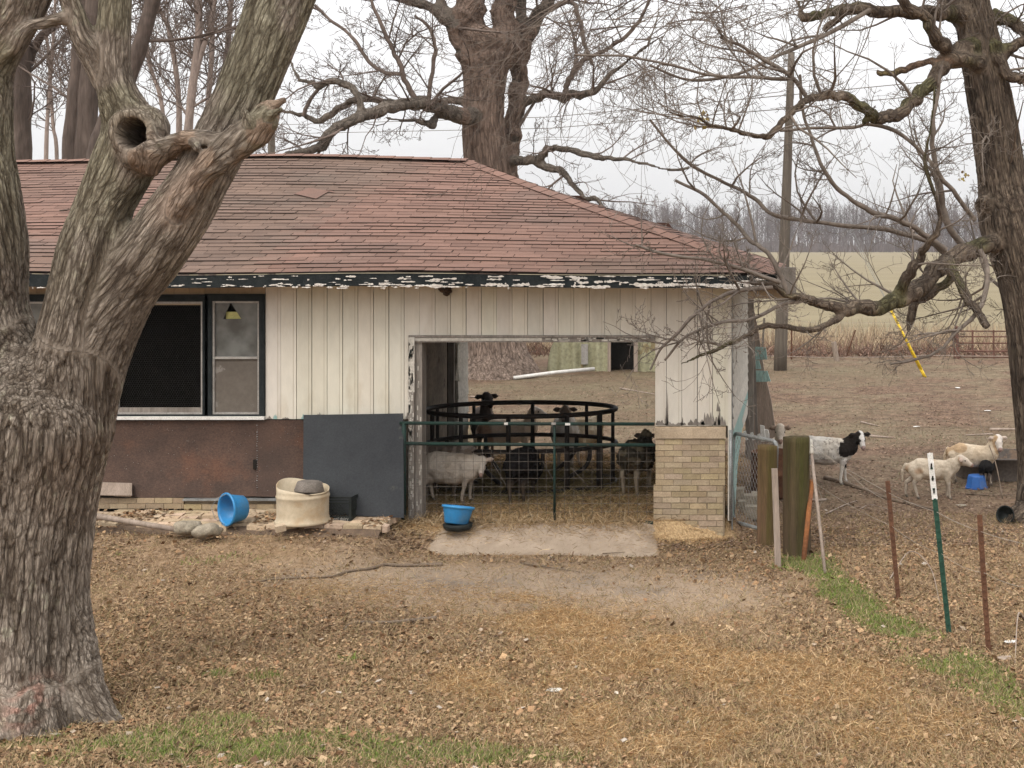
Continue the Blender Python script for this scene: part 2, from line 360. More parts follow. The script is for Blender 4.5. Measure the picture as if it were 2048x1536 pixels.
bark_mat('bark_great', (.25, .195, .158), (.19, .147, .12), (.11, .084, .068), 14, 1.1, .025, .12)
bark_mat('bark_right', (.215, .175, .135), (.15, .12, .092), (.065, .05, .04), 22, 1.8, .03, .2)
# ================================================================== GROUND
def blob(px, py, cx, cy, rx, ry, ang=0.0):
    dx, dy = px - cx, py - cy; c, s = math.cos(R(ang)), math.sin(R(ang))
    u = (dx * c + dy * s) / rx; v = (-dx * s + dy * c) / ry
    return np.exp(-(u * u + v * v))
def zones(x, y):
    """what covers the ground at world (x, y): straw, green, bare, leaves 0..1"""
    yy = np.maximum(y, 4.0); px = CX + x * F_ / yy; py = CY + H * F_ / yy
    n1 = vn2(x, y, .9, 11); n2 = vn2(x, y, .35, 17); n3 = vn2(x, y, 2.2, 23); k = .55 * n1 + .45 * n2
    straw = np.zeros_like(x)
    for b, a in (((1300, 1450, 360, 80, 8), 1.0), ((1250, 1300, 380, 60, 12), .5), ((1230, 1430, 130, 26, 5), .8), ((1720, 1400, 330, 90, 14), .6), ((1010, 1080, 300, 14), .9), ((760, 1080, 150, 14), .4), ((930, 1375, 60, 22), .7),
                 ((1080, 1220, 90, 22, 20), .55), ((1200, 1270, 150, 26, 12), .45), ((1500, 1360, 300, 40, 6), .55), ((1400, 1090, 120, 14), .5), ((700, 1190, 200, 24), .3)):
        straw += a * blob(px, py, *b)
    inside = sstep(15.3, 15.6, y) * (1 - sstep(20, 21.5, y)) * sstep(-4.8, -4.3, x) * (1 - sstep(-1.0, -.6, x))
    straw = np.clip(straw * (.18 + 1.15 * sstep(.32, .66, k)) + inside * .85, 0, 1)
    green = np.zeros_like(x)
    for b, a in (((300, 1500, 260, 40), 1.0), ((620, 1515, 260, 34), 1.0), ((430, 1352, 32, 14), 1.0), ((530, 1362, 34, 12), .8), ((700, 1325, 30, 12), .5), ((480, 1445, 90, 16), .7),
                 ((290, 1082, 200, 9), .6), ((1790, 1262, 190, 30, 33), 1.0), ((1690, 1195, 70, 24, 35), .9), ((1970, 1360, 110, 34, 30), 1.0), ((1830, 1330, 60, 16, 20), .6), ((1600, 1130, 70, 20), .7), ((1000, 1525, 160, 22), .75),
                 ((400, 1130, 300, 16), .28), ((2090, 1440, 60, 20), .6)):
        green += a * blob(px, py, *b)
    green = np.clip(green * sstep(.34, .60, .3 * k + .3 * vn2(x, y, .14, 29) + .4 * vn2(x, y, .5, 39)) * 1.25, 0, 1)
    slab = sstep(0, 10, py - (1077 + 14 * (n2 - .5))) * (1 - sstep(-4, 6, py - (1106 + 26 * (n1 - .3)))) * sstep(-8, 12, px - (858 + 1.6 * np.maximum(1102 - py, 0) + 2.4 * np.maximum(py - 1102, 0) + 30 * (n2 - .5))) * (1 - sstep(-10, 8, px - (1328 - .9 * np.maximum(1100 - py, 0) - 3 * np.maximum(py - 1108, 0) + 30 * (n2 - .5))))
    bare = np.clip(.9 * blob(px, py, 1120, 1185, 420, 62) * (.55 + .8 * n3) + .4 * blob(px, py, 700, 1150, 300, 40) + .35 * blob(px, py, 1450, 1200, 200, 60), 0, .92)
    far = sstep(24, 30, y) * (1 - sstep(44, 50, y))
    bare = np.clip(bare + .35 * sstep(17, 19, y) * sstep(.5, .72, n3) * (1 - far) * (x > -1), 0, 1)
    moss = np.clip(sstep(16, 19, y) * sstep(.40, .70, vn2(x, y, 4.5, 77) * .6 + .4 * n3) * .6 * (1 - sstep(44, 50, y)), 0, 1)
    leaf = np.clip(1 - .85 * straw - .7 * green - 1.0 * bare - .9 * slab, .05, 1) * (.35 + 1.1 * sstep(.25, .7, .6 * k + .4 * n3))
    leaf *= 1 + .7 * blob(px, py, 1900, 1180, 330, 170) + .6 * blob(px, py, 1500, 1150, 80, 40)
    return dict(straw=straw, green=green, bare=bare, slab=slab, leaf=np.clip(leaf, 0, 1), moss=moss)

def steps(lo, hi, fine0, fine1, d, grow=1.18):
    a = list(np.arange(fine0, fine1, d)); s = d; v = fine0
    while v > lo: s *= grow; v -= s; a.insert(0, v)
    s = d; v = a[-1]
    while v < hi: s *= grow; v += s; a.append(v)
    return np.array(a)
gxs = steps(-1500, 1500, -9.5, 5.0, .075); gys = steps(-80, 2600, 7.0, 24.0, .075, 1.06)
GX, GY = np.meshgrid(gxs, gys); fx_, fy_ = GX.ravel(), GY.ravel()
gV = np.stack([fx_, fy_, gz(fx_, fy_)], 1)
nx, ny = len(gxs), len(gys); ii, jj = np.meshgrid(np.arange(nx - 1), np.arange(ny - 1)); ii, jj = ii.ravel(), jj.ravel()
gF = np.stack([jj*nx+ii, jj*nx+ii+1, (jj+1)*nx+ii+1, (jj+1)*nx+ii], 1)
zz = zones(fx_, fy_)
def ground_mat():
    m = bpy.data.materials.new('ground'); m.use_nodes = True; n = m.node_tree.nodes; l = m.node_tree.links
    b = n['Principled BSDF']; b.inputs['Roughness'].default_value = .95; b.inputs['Specular IOR Level'].default_value = .12
    tc = n.new('ShaderNodeTexCoord')
    def noise(sc, det=6, src=None, rg=.6):
        q = n.new('ShaderNodeTexNoise'); q.inputs['Scale'].default_value = sc; q.inputs['Detail'].default_value = det; q.inputs['Roughness'].default_value = rg
        l.new(src or tc.outputs['Object'], q.inputs['Vector']); return q.outputs['Fac']
    def mixc(f, a, bb):
        x = n.new('ShaderNodeMix'); x.data_type = 'RGBA'
        for s, v in ((0, f), (6, a), (7, bb)):
            if hasattr(v, 'is_output'): l.new(v, x.inputs[s])
            elif isinstance(v, (int, float)): x.inputs[s].default_value = v
            else: x.inputs[s].default_value = (*v, 1)
        return x.outputs[2]
    def rmp(src, a, bb):
        r = n.new('ShaderNodeMapRange'); r.inputs['From Min'].default_value = a; r.inputs['From Max'].default_value = bb; l.new(src, r.inputs['Value']); return r.outputs[0]
    def math_(op, a, bb):
        q = n.new('ShaderNodeMath'); q.operation = op
        for s, v in ((0, a), (1, bb)):
            if hasattr(v, 'is_output'): l.new(v, q.inputs[s])
            else: q.inputs[s].default_value = v
        return q.outputs[0]
    A = n.new('ShaderNodeAttribute'); A.attribute_name = 'zone'; S = n.new('ShaderNodeSeparateColor'); l.new(A.outputs['Color'], S.inputs[0])
    B = n.new('ShaderNodeAttribute'); B.attribute_name = 'zone2'; S2 = n.new('ShaderNodeSeparateColor'); l.new(B.outputs['Color'], S2.inputs[0])
    nf = noise(38, 5); ns = noise(7, 6); nl = noise(1.3, 4)
    # leaves trodden into soil: cell colours
    def cells(sc, cols):
        v = n.new('ShaderNodeTexVoronoi'); v.inputs['Scale'].default_value = sc; v.inputs['Randomness'].default_value = 1
        d = n.new('ShaderNodeVectorMath'); d.operation = 'ADD'; q = n.new('ShaderNodeTexNoise'); q.inputs['Scale'].default_value = sc * .7; l.new(tc.outputs['Object'], q.inputs['Vector'])
        sc_ = n.new('ShaderNodeVectorMath'); sc_.operation = 'SCALE'; sc_.inputs['Scale'].default_value = 1.2 / sc; l.new(q.outputs['Color'], sc_.inputs[0])
        l.new(tc.outputs['Object'], d.inputs[0]); l.new(sc_.outputs[0], d.inputs[1]); l.new(d.outputs[0], v.inputs['Vector'])
        s3 = n.new('ShaderNodeSeparateColor'); l.new(v.outputs['Color'], s3.inputs[0])
        r = n.new('ShaderNodeValToRGB'); e = r.color_ramp.elements; e[0].color = (*cols[0], 1); e[1].color = (*cols[-1], 1)
        for i, c in enumerate(cols[1:-1]): k = e.new((i + 1) / (len(cols) - 1)); k.color = (*c, 1)
        l.new(s3.outputs[0], r.inputs[0]); return r.outputs[0]
    leaf = cells(34, [(.135, .086, .053), (.215, .142, .088), (.30, .205, .128), (.18, .117, .072), (.39, .28, .18)])
    soil = mixc(rmp(nf, .35, .65), (.31, .21, .122), (.20, .133, .076))
    col = mixc(rmp(math_('ADD', math_('MULTIPLY', S.outputs[2], .9), math_('SUBTRACT', nf, .5)), .2, .6), soil, leaf)
    mp = n.new('ShaderNodeMapping'); mp.inputs['Scale'].default_value = (30, 120, 30); mp.inputs['Rotation'].default_value = (0, 0, .7); l.new(tc.outputs['Object'], mp.inputs[0])
    mp2 = n.new('ShaderNodeMapping'); mp2.inputs['Scale'].default_value = (120, 30, 30); mp2.inputs['Rotation'].default_value = (0, 0, .3); l.new(tc.outputs['Object'], mp2.inputs[0])
    st = math_('ADD', noise(1, 3, mp.outputs[0]), noise(1, 3, mp2.outputs[0]))
    strawc = mixc(rmp(st, .85, 1.15), (.36, .235, .12), (.60, .425, .235))
    col = mixc(rmp(math_('ADD', S.outputs[0], math_('MULTIPLY', math_('SUBTRACT', nf, .5), 1.1)), .3, .75), col, strawc)
    barec = mixc(rmp(nf, .3, .7), (.36, .272, .19), (.26, .193, .137))
    barec = mixc(rmp(nl, .5, .7), barec, (.22, .18, .145))
    farl = mixc(rmp(noise(.55, 5), .42, .6), cells(16, [(.06, .037, .025), (.115, .071, .048), (.19, .125, .086), (.09, .055, .038), (.14, .091, .062)]), cells(22, [(.095, .075, .046), (.15, .117, .073), (.205, .16, .108), (.12, .094, .06), (.17, .133, .085)]))
    vsf = n.new('ShaderNodeVectorMath'); vsf.operation = 'SCALE'; l.new(farl, vsf.inputs[0]); rf_ = n.new('ShaderNodeMapRange'); rf_.inputs['From Min'].default_value = .35; rf_.inputs['From Max'].default_value = .65; rf_.inputs['To Min'].default_value = .62; rf_.inputs['To Max'].default_value = 1.3; l.new(noise(3.2, 7), rf_.inputs['Value']); l.new(rf_.outputs[0], vsf.inputs['Scale'])
    col = mixc(math_('MULTIPLY', B.outputs['Alpha'], .88), col, vsf.outputs[0])
    col = mixc(rmp(math_('ADD', math_('MULTIPLY', A.outputs['Alpha'], 1.0), math_('SUBTRACT', ns, .5)), .28, .75), col, barec)
    grn = mixc(rmp(nf, .35, .65), (.145, .175, .05), (.20, .21, .075))
    col = mixc(math_('MULTIPLY', rmp(math_('ADD', S.outputs[1], math_('MULTIPLY', math_('SUBTRACT', ns, .5), .8)), .4, .75), .6), col, grn)
    slabc = mixc(rmp(ns, .35, .65), (.43, .34, .255), (.34, .265, .195))
    slabc = mixc(rmp(nf, .62, .7), slabc, (.22, .16, .12))
    col = mixc(rmp(math_('ADD', S2.outputs[1], math_('MULTIPLY', math_('ADD', math_('SUBTRACT', nf, .5), math_('SUBTRACT', ns, .5)), 1.0)), .38, .72), col, slabc)
    mossc = mixc(rmp(nf, .35, .65), (.115, .095, .055), (.165, .135, .082))
    col = mixc(math_('MULTIPLY', rmp(math_('ADD', S2.outputs[2], math_('MULTIPLY', math_('SUBTRACT', ns, .5), .9)), .25, .6), .5), col, mossc)
    # stubble field beyond the fence: rows running across
    mpf = n.new('ShaderNodeMapping'); mpf.inputs['Scale'].default_value = (.02, .42, 1); l.new(tc.outputs['Object'], mpf.inputs[0])
    mpg = n.new('ShaderNodeMapping'); mpg.inputs['Scale'].default_value = (.5, 3.0, 1); l.new(tc.outputs['Object'], mpg.inputs[0])
    fr = noise(1, 5, mpf.outputs[0], .7); fg = noise(1, 6, mpg.outputs[0], .7)
    mph = n.new('ShaderNodeMapping'); mph.inputs['Scale'].default_value = (.004, .075, 1); l.new(tc.outputs['Object'], mph.inputs[0])
    fieldc = mixc(rmp(fr, .35, .65), (.15, .123, .07), (.20, .163, .10)); fieldc = mixc(math_('MULTIPLY', rmp(noise(1, 4, mph.outputs[0]), .4, .62), .6), fieldc, (.225, .19, .118))
    fieldc = mixc(math_('MULTIPLY', rmp(fg, .4, .75), .5), fieldc, (.25, .205, .135))
    col = mixc(rmp(math_('ADD', S2.outputs[0], math_('MULTIPLY', math_('SUBTRACT', fg, .5), .6)), .35, .65), col, fieldc)
    l.new(col, b.inputs['Base Color'])
    bp = n.new('ShaderNodeBump'); bp.inputs['Strength'].default_value = .8; bp.inputs['Distance'].default_value = .02
    l.new(noise(45, 8, None, .7), bp.inputs['Height']); l.new(bp.outputs[0], b.inputs['Normal'])
    return m
gmat = ground_mat()
ground = mesh_obj('ground', gV, gF, gmat, smooth=True)
for nm, ch in (('zone', (zz['straw'], zz['green'], zz['leaf'], zz['bare'])), ('zone2', (sstep(46, 56, fy_ + 5 * (vn2(fx_, fy_, 6, 3) - .5)), zz['slab'], zz['moss'], sstep(15.5, 20, fy_) * (1 - sstep(-4.7, -4.2, fx_) * (1 - sstep(20, 21, fy_)) * (1 - sstep(-1, -.5, fx_)))))):
    a = ground.data.color_attributes.new(nm, 'FLOAT_COLOR', 'POINT'); a.data.foreach_set('color', np.stack(ch, 1).astype(np.float32).ravel())
tag(ground, kind='structure')

# ---- loose litter: leaves, straw, grass blades -----------------------------------------------------
def scatter(N, key, y0, y1, thr=.12, pw=1.9, xr=(-140, 2200)):
    """N ground points between distances y0 and y1, denser near, kept in proportion to a zone"""
    out = []
    got = 0
    while got < N:
        u = rng.random(N * 2); a = 1 - pw
        Y = (y0**a + u * (y1**a - y0**a)) ** (1 / a)
        x0 = (xr[0] - CX) / F_ * Y; x1 = (xr[1] - CX) / F_ * Y; X = x0 + rng.random(N * 2) * (x1 - x0)
        z = zones(X, Y); k = key(z) if callable(key) else z[key]
        house = (Y > 15.65) & (X < -4.35) & (Y < 23) | (Y > 15.0) & (X < -4.4) & (Y < 23)
        ok = (k > thr) & (rng.random(N * 2) < k) & ~house
        out.append(np.stack([X[ok], Y[ok]], 1)); got += ok.sum()
        if len(out) > 25: break
    p = np.concatenate(out)[:N]; return np.column_stack([p, gz(p[:, 0], p[:, 1])])
def leaves(pts, size, pal, lift=.02, flat=.5):
    N = len(pts); th = rng.random(N) * 2 * np.pi
    f = np.stack([np.cos(th), np.sin(th), rng.normal(0, flat * .5, N)], 1); f = nrm(f)
    s = nrm(np.cross(f, np.stack([rng.normal(0, flat, N), rng.normal(0, flat, N), np.ones(N)], 1))); u = np.cross(s, f)
    u *= np.sign(u[:, 2:3] + 1e-6); L_ = (size * rng.uniform(.5, 1.25, N))[:, None]; W = L_ * rng.uniform(.25, .55, N)[:, None]; c = rng.uniform(.0, .45, N)[:, None]
    o = pts + np.stack([0*th, 0*th, rng.random(N) * lift + .004], 1)
    V = np.stack([o - f*L_*.5 + u*L_*c*.3, o + s*W - f*L_*.05 + u*W*c, o + f*L_*.5 + u*L_*c*.5, o - s*W + f*L_*.08 + u*W*c], 1).reshape(-1, 3)
    b = np.arange(N)[:, None] * 4
    F = np.concatenate([b + [0, 1, 2], b + [0, 2, 3]], 0)
    pal = np.array(pal); cc = pal[rng.integers(0, len(pal), N)] * rng.uniform(.7, 1.25, (N, 1)) * (.72 + .56*vn2(pts[:, 0], pts[:, 1], .6, 91))[:, None]
    return V, F, np.repeat(cc, 4, 0)
def blades(pts, ln, wd, pal, tilt=(.2, 1.2), lift=.01):
    """thin bent blades; tilt = angle range from vertical in radians"""
    N = len(pts); th = rng.random(N) * 2 * np.pi; ti = rng.uniform(*tilt, N)
    d = np.stack([np.sin(ti) * np.cos(th), np.sin(ti) * np.sin(th), np.cos(ti)], 1); s = nrm(np.cross(d, np.array([[0, 1., .3]]) + rng.normal(0, .4, (N, 3))))
    L_ = (ln * rng.uniform(.45, 1.3, N))[:, None]; W = (wd * rng.uniform(.6, 1.3, N))[:, None]
    o = pts + np.stack([0*th, 0*th, rng.random(N) * lift], 1); bend = rng.normal(0, .22, (N, 3)) * L_
    m = o + d * L_ * .55 + bend * .35; e = o + d * L_ + bend - np.stack([0*th, 0*th, L_[:, 0] * .12 * np.sin(ti)], 1)
    e[:, 2] = np.maximum(e[:, 2], pts[:, 2] + .004); m[:, 2] = np.maximum(m[:, 2], pts[:, 2] + .006)
    V = np.stack([o - s*W, o + s*W, m + s*W*.8, m - s*W*.8, e + s*W*.35, e - s*W*.35], 1).reshape(-1, 3)
    b = np.arange(N)[:, None] * 6; F = np.concatenate([b + [0, 1, 2, 3], b + [3, 2, 4, 5]], 0)
    pal = np.array(pal); cc = pal[rng.integers(0, len(pal), N)] * rng.uniform(.7, 1.25, (N, 1))
    return V, F, np.repeat(cc, 6, 0)
def join(parts):
    V = []; F = []; Cc = []; b = 0
    for v, f, c in parts: V.append(v); F.append(f + b); Cc.append(c); b += len(v)
    return np.concatenate(V), np.concatenate(F), np.concatenate(Cc)
LEAFPAL = [(.21, .125, .068), (.28, .17, .092), (.37, .24, .132), (.135, .08, .046), (.39, .275, .165), (.27, .15, .08), (.32, .21, .12)]
p1 = leaves(scatter(105000, lambda z: z['leaf'] ** 2.2, 7.6, 16), .031, LEAFPAL); p2 = leaves(scatter(100000, 'leaf', 15, 42, pw=1.8), .036, [(.17, .107, .072), (.13, .082, .055), (.22, .145, .10), (.15, .09, .06), (.26, .185, .13)], flat=.25)
p4 = leaves(scatter(3800, 'leaf', 7.6, 15), .058, LEAFPAL, lift=.03, flat=.8)
p6 = leaves(scatter(42000, 'leaf', 7.6, 36, xr=(-1000, -140)), .042, LEAFPAL); p7 = leaves(scatter(42000, 'leaf', 7.6, 36, xr=(2200, 3100)), .042, LEAFPAL)
p3 = leaves(scatter(420, 'leaf', 7.6, 18), .055, [(.36, .29, .22), (.33, .25, .18), (.40, .34, .28)], lift=.03)
tag(mesh_obj('leaf_litter', *join([p1, p2, p3, p4, p6, p7])[:2], MAT['litter'], col=None), kind='stuff', label='dry brown fallen leaves covering the yard', cat='leaves')
o = bpy.data.objects['leaf_litter']; cc = join([p1, p2, p3, p4, p6, p7])[2]; a = o.data.color_attributes.new('Col', 'FLOAT_COLOR', 'POINT')
a.data.foreach_set('color', np.column_stack([cc, np.ones(len(cc))]).astype(np.float32).ravel())

STRAWPAL = [(.52, .34, .165), (.62, .44, .24), (.43, .255, .115), (.34, .205, .10), (.56, .385, .20)]
s1 = blades(scatter(170000, 'straw', 7.6, 21, thr=.08), .055, .0013, STRAWPAL, (1.3, 1.56), .02)
# dry turf: short dead grass blades nearly everywhere in front
s2 = blades(scatter(190000, lambda z: np.clip(.8 - z['slab'] - .7 * z['bare'], .05, 1), 7.6, 17), .062, .0022, [(.40, .285, .165), (.32, .225, .13), (.47, .34, .2), (.27, .22, .105)], (.5, 1.5), .012)
# long stalks dropped along the foot of the gate
N = 1700; q = np.stack([rng.uniform(-4.5, -1.65, N), rng.normal(15.42, .14, N)], 1); q = np.column_stack([q, gz(q[:, 0], q[:, 1])])
s3 = blades(q, .12, .0028, [(.40, .29, .17), (.32, .22, .11), (.48, .36, .22)], (.6, 1.5), .04)
N = 9000; q = np.stack([rng.uniform(-4.7, -1.0, N), rng.uniform(15.6, 20.5, N)], 1); q = np.column_stack([q, gz(q[:, 0], q[:, 1])])
s4 = blades(q, .11, .003, [(.34, .25, .13), (.24, .19, .09), (.2, .14, .07)], (.9, 1.5), .04)
V_, F__, C_ = join([s1, s2, s3, s4])
tag(mesh_obj('straw', V_, F__, MAT['litter'], col=C_), kind='stuff', label='loose golden straw and dead grass strewn on the ground', cat='straw')
g1 = blades(scatter(72000, lambda z: np.clip(z['green'] * 1.15 - .12, 0, 1), 7.6, 16.5, thr=.16), .036, .0024, [(.16, .225, .045), (.21, .285, .06), (.13, .175, .045), (.27, .29, .09), (.30, .26, .15)], (.3, 1.35), .0)
g2 = blades(scatter(4000, 'moss', 16, 42, thr=.1), .05, .004, [(.22, .19, .11), (.2, .18, .1), (.28, .23, .15)], (.2, 1.3), .0)
V_, F__, C_ = join([g1, g2])
tag(mesh_obj('grass', V_, F__, MAT['litter'], col=C_), kind='stuff', label='short green grass coming through the dead leaves', cat='grass')

# ---- rough weeds along the back fence --------------------------------------------------------------
def strip(N, y0, y1, ln, wd, pal, tilt, xr=(-60, 40)):
    q = np.stack([rng.uniform(*xr, N), rng.uniform(y0, y1, N)], 1)
    k = vn2(q[:, 0], q[:, 1], 1.7, 31); q = q[rng.random(N) < (.25 + k)]; q = np.column_stack([q, gz(q[:, 0], q[:, 1])])
    return blades(q, ln, wd, pal, tilt)
w1 = strip(42000, 42.3, 47.5, .55, .009, [(.44, .34, .22), (.50, .39, .26), (.34, .25, .17)], (.0, .45))
w2 = strip(22000, 40.6, 43.5, .5, .011, [(.22, .135, .10), (.27, .165, .12), (.17, .11, .085)], (.3, 1.4))
w3 = strip(900, 42, 47.5, .8, .010, [(.14, .10, .075), (.18, .13, .1)], (.0, .35))
V_, F__, C_ = join([w1, w2, w3])
tag(mesh_obj('dry_weeds', V_, F__, MAT['litter'], col=C_), kind='stuff', label='tall dry weeds and brambles growing along the back fence', cat='weeds')

# ---- the wood beyond the field ------------------------------------------------------------------------
def far_woods():
    T = 1900; x = rng.uniform(-420, 300, T); y = rng.uniform(560, 700, T)
    hgt = (17 + 7 * vn2(x, y * 0, 60, 3) + rng.normal(0, 2.2, T)) * (.93 + .12 * sstep(60, 220, x))
    K = 4; t = np.linspace(0, 1, K)[None, :, None]
    base = np.stack([x, y, 0*x], 1)[:, None]; top = base + np.stack([rng.normal(0, .5, T), rng.normal(0, .5, T), hgt], 1)[:, None]
    pts = base + (top - base) * t; rad = (rng.uniform(.08, .19, T))[:, None] * np.linspace(1, .25, K)[None]
    parts = [tube_arr(pts, rad, 3)]
    B = 34; bt = rng.uniform(.22, 1.0, (T, B)); th = rng.random((T, B)) * 2*np.pi; ln = hgt[:, None] * .30 * (1.15 - bt) * rng.uniform(.6, 1.2, (T, B)) + .6
    o = (base + (top - base) * bt[:, :, None]).reshape(-1, 3)
    d = np.stack([np.cos(th), np.sin(th), rng.uniform(1.0, 2.6, (T, B))], -1).reshape(-1, 3); d = nrm(d) * ln.reshape(-1, 1)
    bp_ = o[:, None] + d[:, None] * np.linspace(0, 1, 3)[None, :, None] + rng.normal(0, .18, (T*B, 3, 3)); br = np.tile(np.array([[.085, .06, .03]]), (T*B, 1))
    parts.append(tube_arr(bp_, br, 3))
    # twig sprays at the branch ends
    S = T * B; e = bp_[:, -1]; k = rng.integers(0, S, 90000); d2 = nrm(d[k]) * 1.3 + rng.normal(0, .8, (len(k), 3)); e2 = (o[k] + (e[k] - o[k]) * rng.uniform(.3, 1, (len(k), 1)))
    tp = e2[:, None] + d2[:, None] * np.linspace(0, 1, 2)[None, :, None]; parts.append(tube_arr(tp, np.full((len(k), 2), .03), 3))
    # brush under the trees
    N = 15000; bx = rng.uniform(-430, 310, N); by = rng.uniform(553, 640, N); hh = rng.uniform(2.5, 8.5, N)
    bb = np.stack([bx, by, 0*bx], 1)[:, None]; tt = bb + np.stack([rng.normal(0, .6, N), rng.normal(0, .6, N), hh], 1)[:, None]
    parts.append(tube_arr(bb + (tt - bb) * np.linspace(0, 1, 2)[None, :, None], np.stack([rng.uniform(.1, .35, N), np.full(N, .05)], 1), 3))
    V = []; F = []; b = 0
    for v, f in parts: V.append(v); F.append(f + b); b += len(v)
    V = np.concatenate(V); F = np.concatenate(F)
    c = np.ones((len(V), 3)) * (.8 + .35 * vn(V / np.array([[14, 30, 9]])))[:, None]
    tag(mesh_obj('far_woods', V, F, MAT['woods'], col=c), kind='stuff', label='bare grey winter woods along the far edge of the field', cat='woods')
far_woods()
# ================================================================== HOUSE
YF = 15.7
def fx(px): return (px - CX) * YF / F_
def fz(py): return H - (py - CY) * YF / F_
house = thing('farm_building', 'low farm building with brown shingle hip roof and open sheep bay', 'building', (-4, YF, 0))
# ---- shingled roof
EY = 15.2; EZ = 2.945; EXR = -.2; S_ = 4.36; RZ = 4.352; S2 = 1.0; XL = -15.0
sl = math.hypot(S_, RZ - EZ)
def hump(x): return .105 * math.exp(-((x + 7.4) / 2.4)**2) + .012 * math.sin(x * .9)
def roof_pt(side, u, v, lift=0.0):
    """side 0 front, 1 right; u along the eave, v 0..1 up the slope"""
    rise = (RZ - EZ)
    if side == 0: x, y = u, EY + v * S_
    elif side == 1: x, y = EXR - v * S_, u
    else: x, y = u, EY + S_ + S2 - v * S2
    nz_ = S_ / sl; nh = rise / sl
    z = EZ + rise * v + lift * nz_ + hump(x) * v * (1 if side != 1 else .5)
    if side == 0:
        z += .012 * math.sin(x * 1.3 + 1) * (1 - v) - .02 * sstep(-1.6, -.2, x) * (1 - v) * 1.0
        y -= lift * nh
    elif side == 1: x += lift * nh
    else: y += lift * nh
    return (x, y, float(z))
rf = MB(); courses = 38
for side in (0, 1, 2):
    for i in range(courses):
        v0, v1 = i / courses, (i + 1) / courses + .012
        inset = v0 * S_
        if side in (0, 2): lo, hi = XL, EXR - inset
        else: lo, hi = EY + inset, EY + S_ + S2 - v0 * S2
        if hi - lo < .05: continue
        if side == 2:
            if i % 2: continue
            v1 = (i + 2) / courses + .012
        u = lo - ((i % 2) * .152 + (i * .037) % .09)
        wv = random.random() * 6
        while u < hi:
            wd = .305 if side != 2 else 1.2
            a, b = max(u, lo), min(u + wd, hi); u += wd
            if b - a < .02: continue
            tn = random.uniform(.84, 1.12)
            mossy = sstep(.52, .75, vn(np.array([[a * .45 + 3, i * .06, 2.0]])))[0] if side == 0 else 0
            c = (tn * (1 - .20 * mossy), tn * (1 - .08 * mossy), tn * (1 - .08 * mossy))
            lf = .011 + .006 * math.sin(a * 1.7 + wv) + random.uniform(-.001, .004); lf = max(lf, .006)
            dv = random.uniform(-.0008, .0008)
            sk = random.uniform(-.004, .004)
            if side == 0: ta, tb = a, max(min(b, EXR - v1 * S_), a - .3)
            elif side == 2: ta, tb = a, max(min(b, EXR - v1 * S_), a - .3)
            else: ta, tb = max(a, EY + v1 * S_), min(b, EY + S_ + S2 - v1 * S2)
            q = [roof_pt(side, a + .004 + sk, v0 + dv, lf), roof_pt(side, b - .004 + sk, v0 + dv, lf), roof_pt(side, tb - .004, v1, .002), roof_pt(side, ta + .004, v1, .002)]
            if side == 1 : q = q
            e = [roof_pt(side, a + .003 + sk, v0 + dv, lf - .012), roof_pt(side, b - .003 + sk, v0 + dv, lf - .012)]
            k = len(rf.v); rf.v += q + e; rf.c += [c] * 6; rf.f += [(k, k+1, k+2, k+3), (k+4, k+5, k+1, k)]; rf.m += [0, 1]
# under-layer, closes the gaps
for side, pts in ((0, [(XL, 0), (EXR, 0), (EXR - S_, 1), (XL, 1)]), (2, [(XL, 0), (EXR, 0), (EXR - S_, 1), (XL, 1)])):
    for k in range(24):
        def uu(f, v): return XL + (EXR - v * S_ - XL) * f
        for j in range(6):
            q = [roof_pt(side, uu(k/24, j/6), j/6, -.014), roof_pt(side, uu((k+1)/24, j/6), j/6, -.014), roof_pt(side, uu((k+1)/24, (j+1)/6), (j+1)/6, -.014), roof_pt(side, uu(k/24, (j+1)/6), (j+1)/6, -.014)]
            rf.add(q, [(0, 1, 2, 3)], 1)
rf.add([roof_pt(1, EY, 0, -.012), roof_pt(1, EY + S_ + S2, 0, -.012), roof_pt(1, EY + S_, 1, -.012)], [(0, 1, 2)], 1)
roof = rf.build('roof', [MAT['shingle'], MAT['shingle_edge']], house)
# hip and ridge caps
cp = MB()
def caps(p, q, n):
    p, q = Vector(p), Vector(q); d = (q - p) / n; side = d.cross(Vector((0, 0, 1))).normalized() * .14
    for k in range(n):
        a = p + d * k; b = p + d * (k + 1.2); t = random.uniform(.85, 1.12); up = Vector((0, 0, .018)); up2 = Vector((0, 0, .014))
        c = (t, t, t)
        cp.add([a + up*1.3, a + side - up*.9, b + side*.95 - up*1.2, b + up2, a - side - up*.9, b - side*.95 - up*1.2], [(0, 1, 2, 3), (0, 3, 5, 4)], 0, c)
        cp.add([a + up*1.3, a + side - up*.9, a + side - up*1.3, a + up*.8, a - side - up*.9, a - side - up*1.3], [(0, 3, 2, 1), (0, 4, 5, 3)], 1, c)
NN = 26
for k in range(NN):   # hip in short runs, following the sag
    a = roof_pt(0, EXR - (k / NN) * S_, k / NN, .01); b = roof_pt(0, EXR - ((k + 1) / NN) * S_, (k + 1) / NN, .01); caps(a, b, 1)
x = EXR - S_
while x > XL:
    caps(roof_pt(0, x, 1, .02), roof_pt(0, x - .25, 1, .02), 1); x -= .25
cp.build('ridge_cap', [MAT['shingle'], MAT['shingle_edge']], roof)
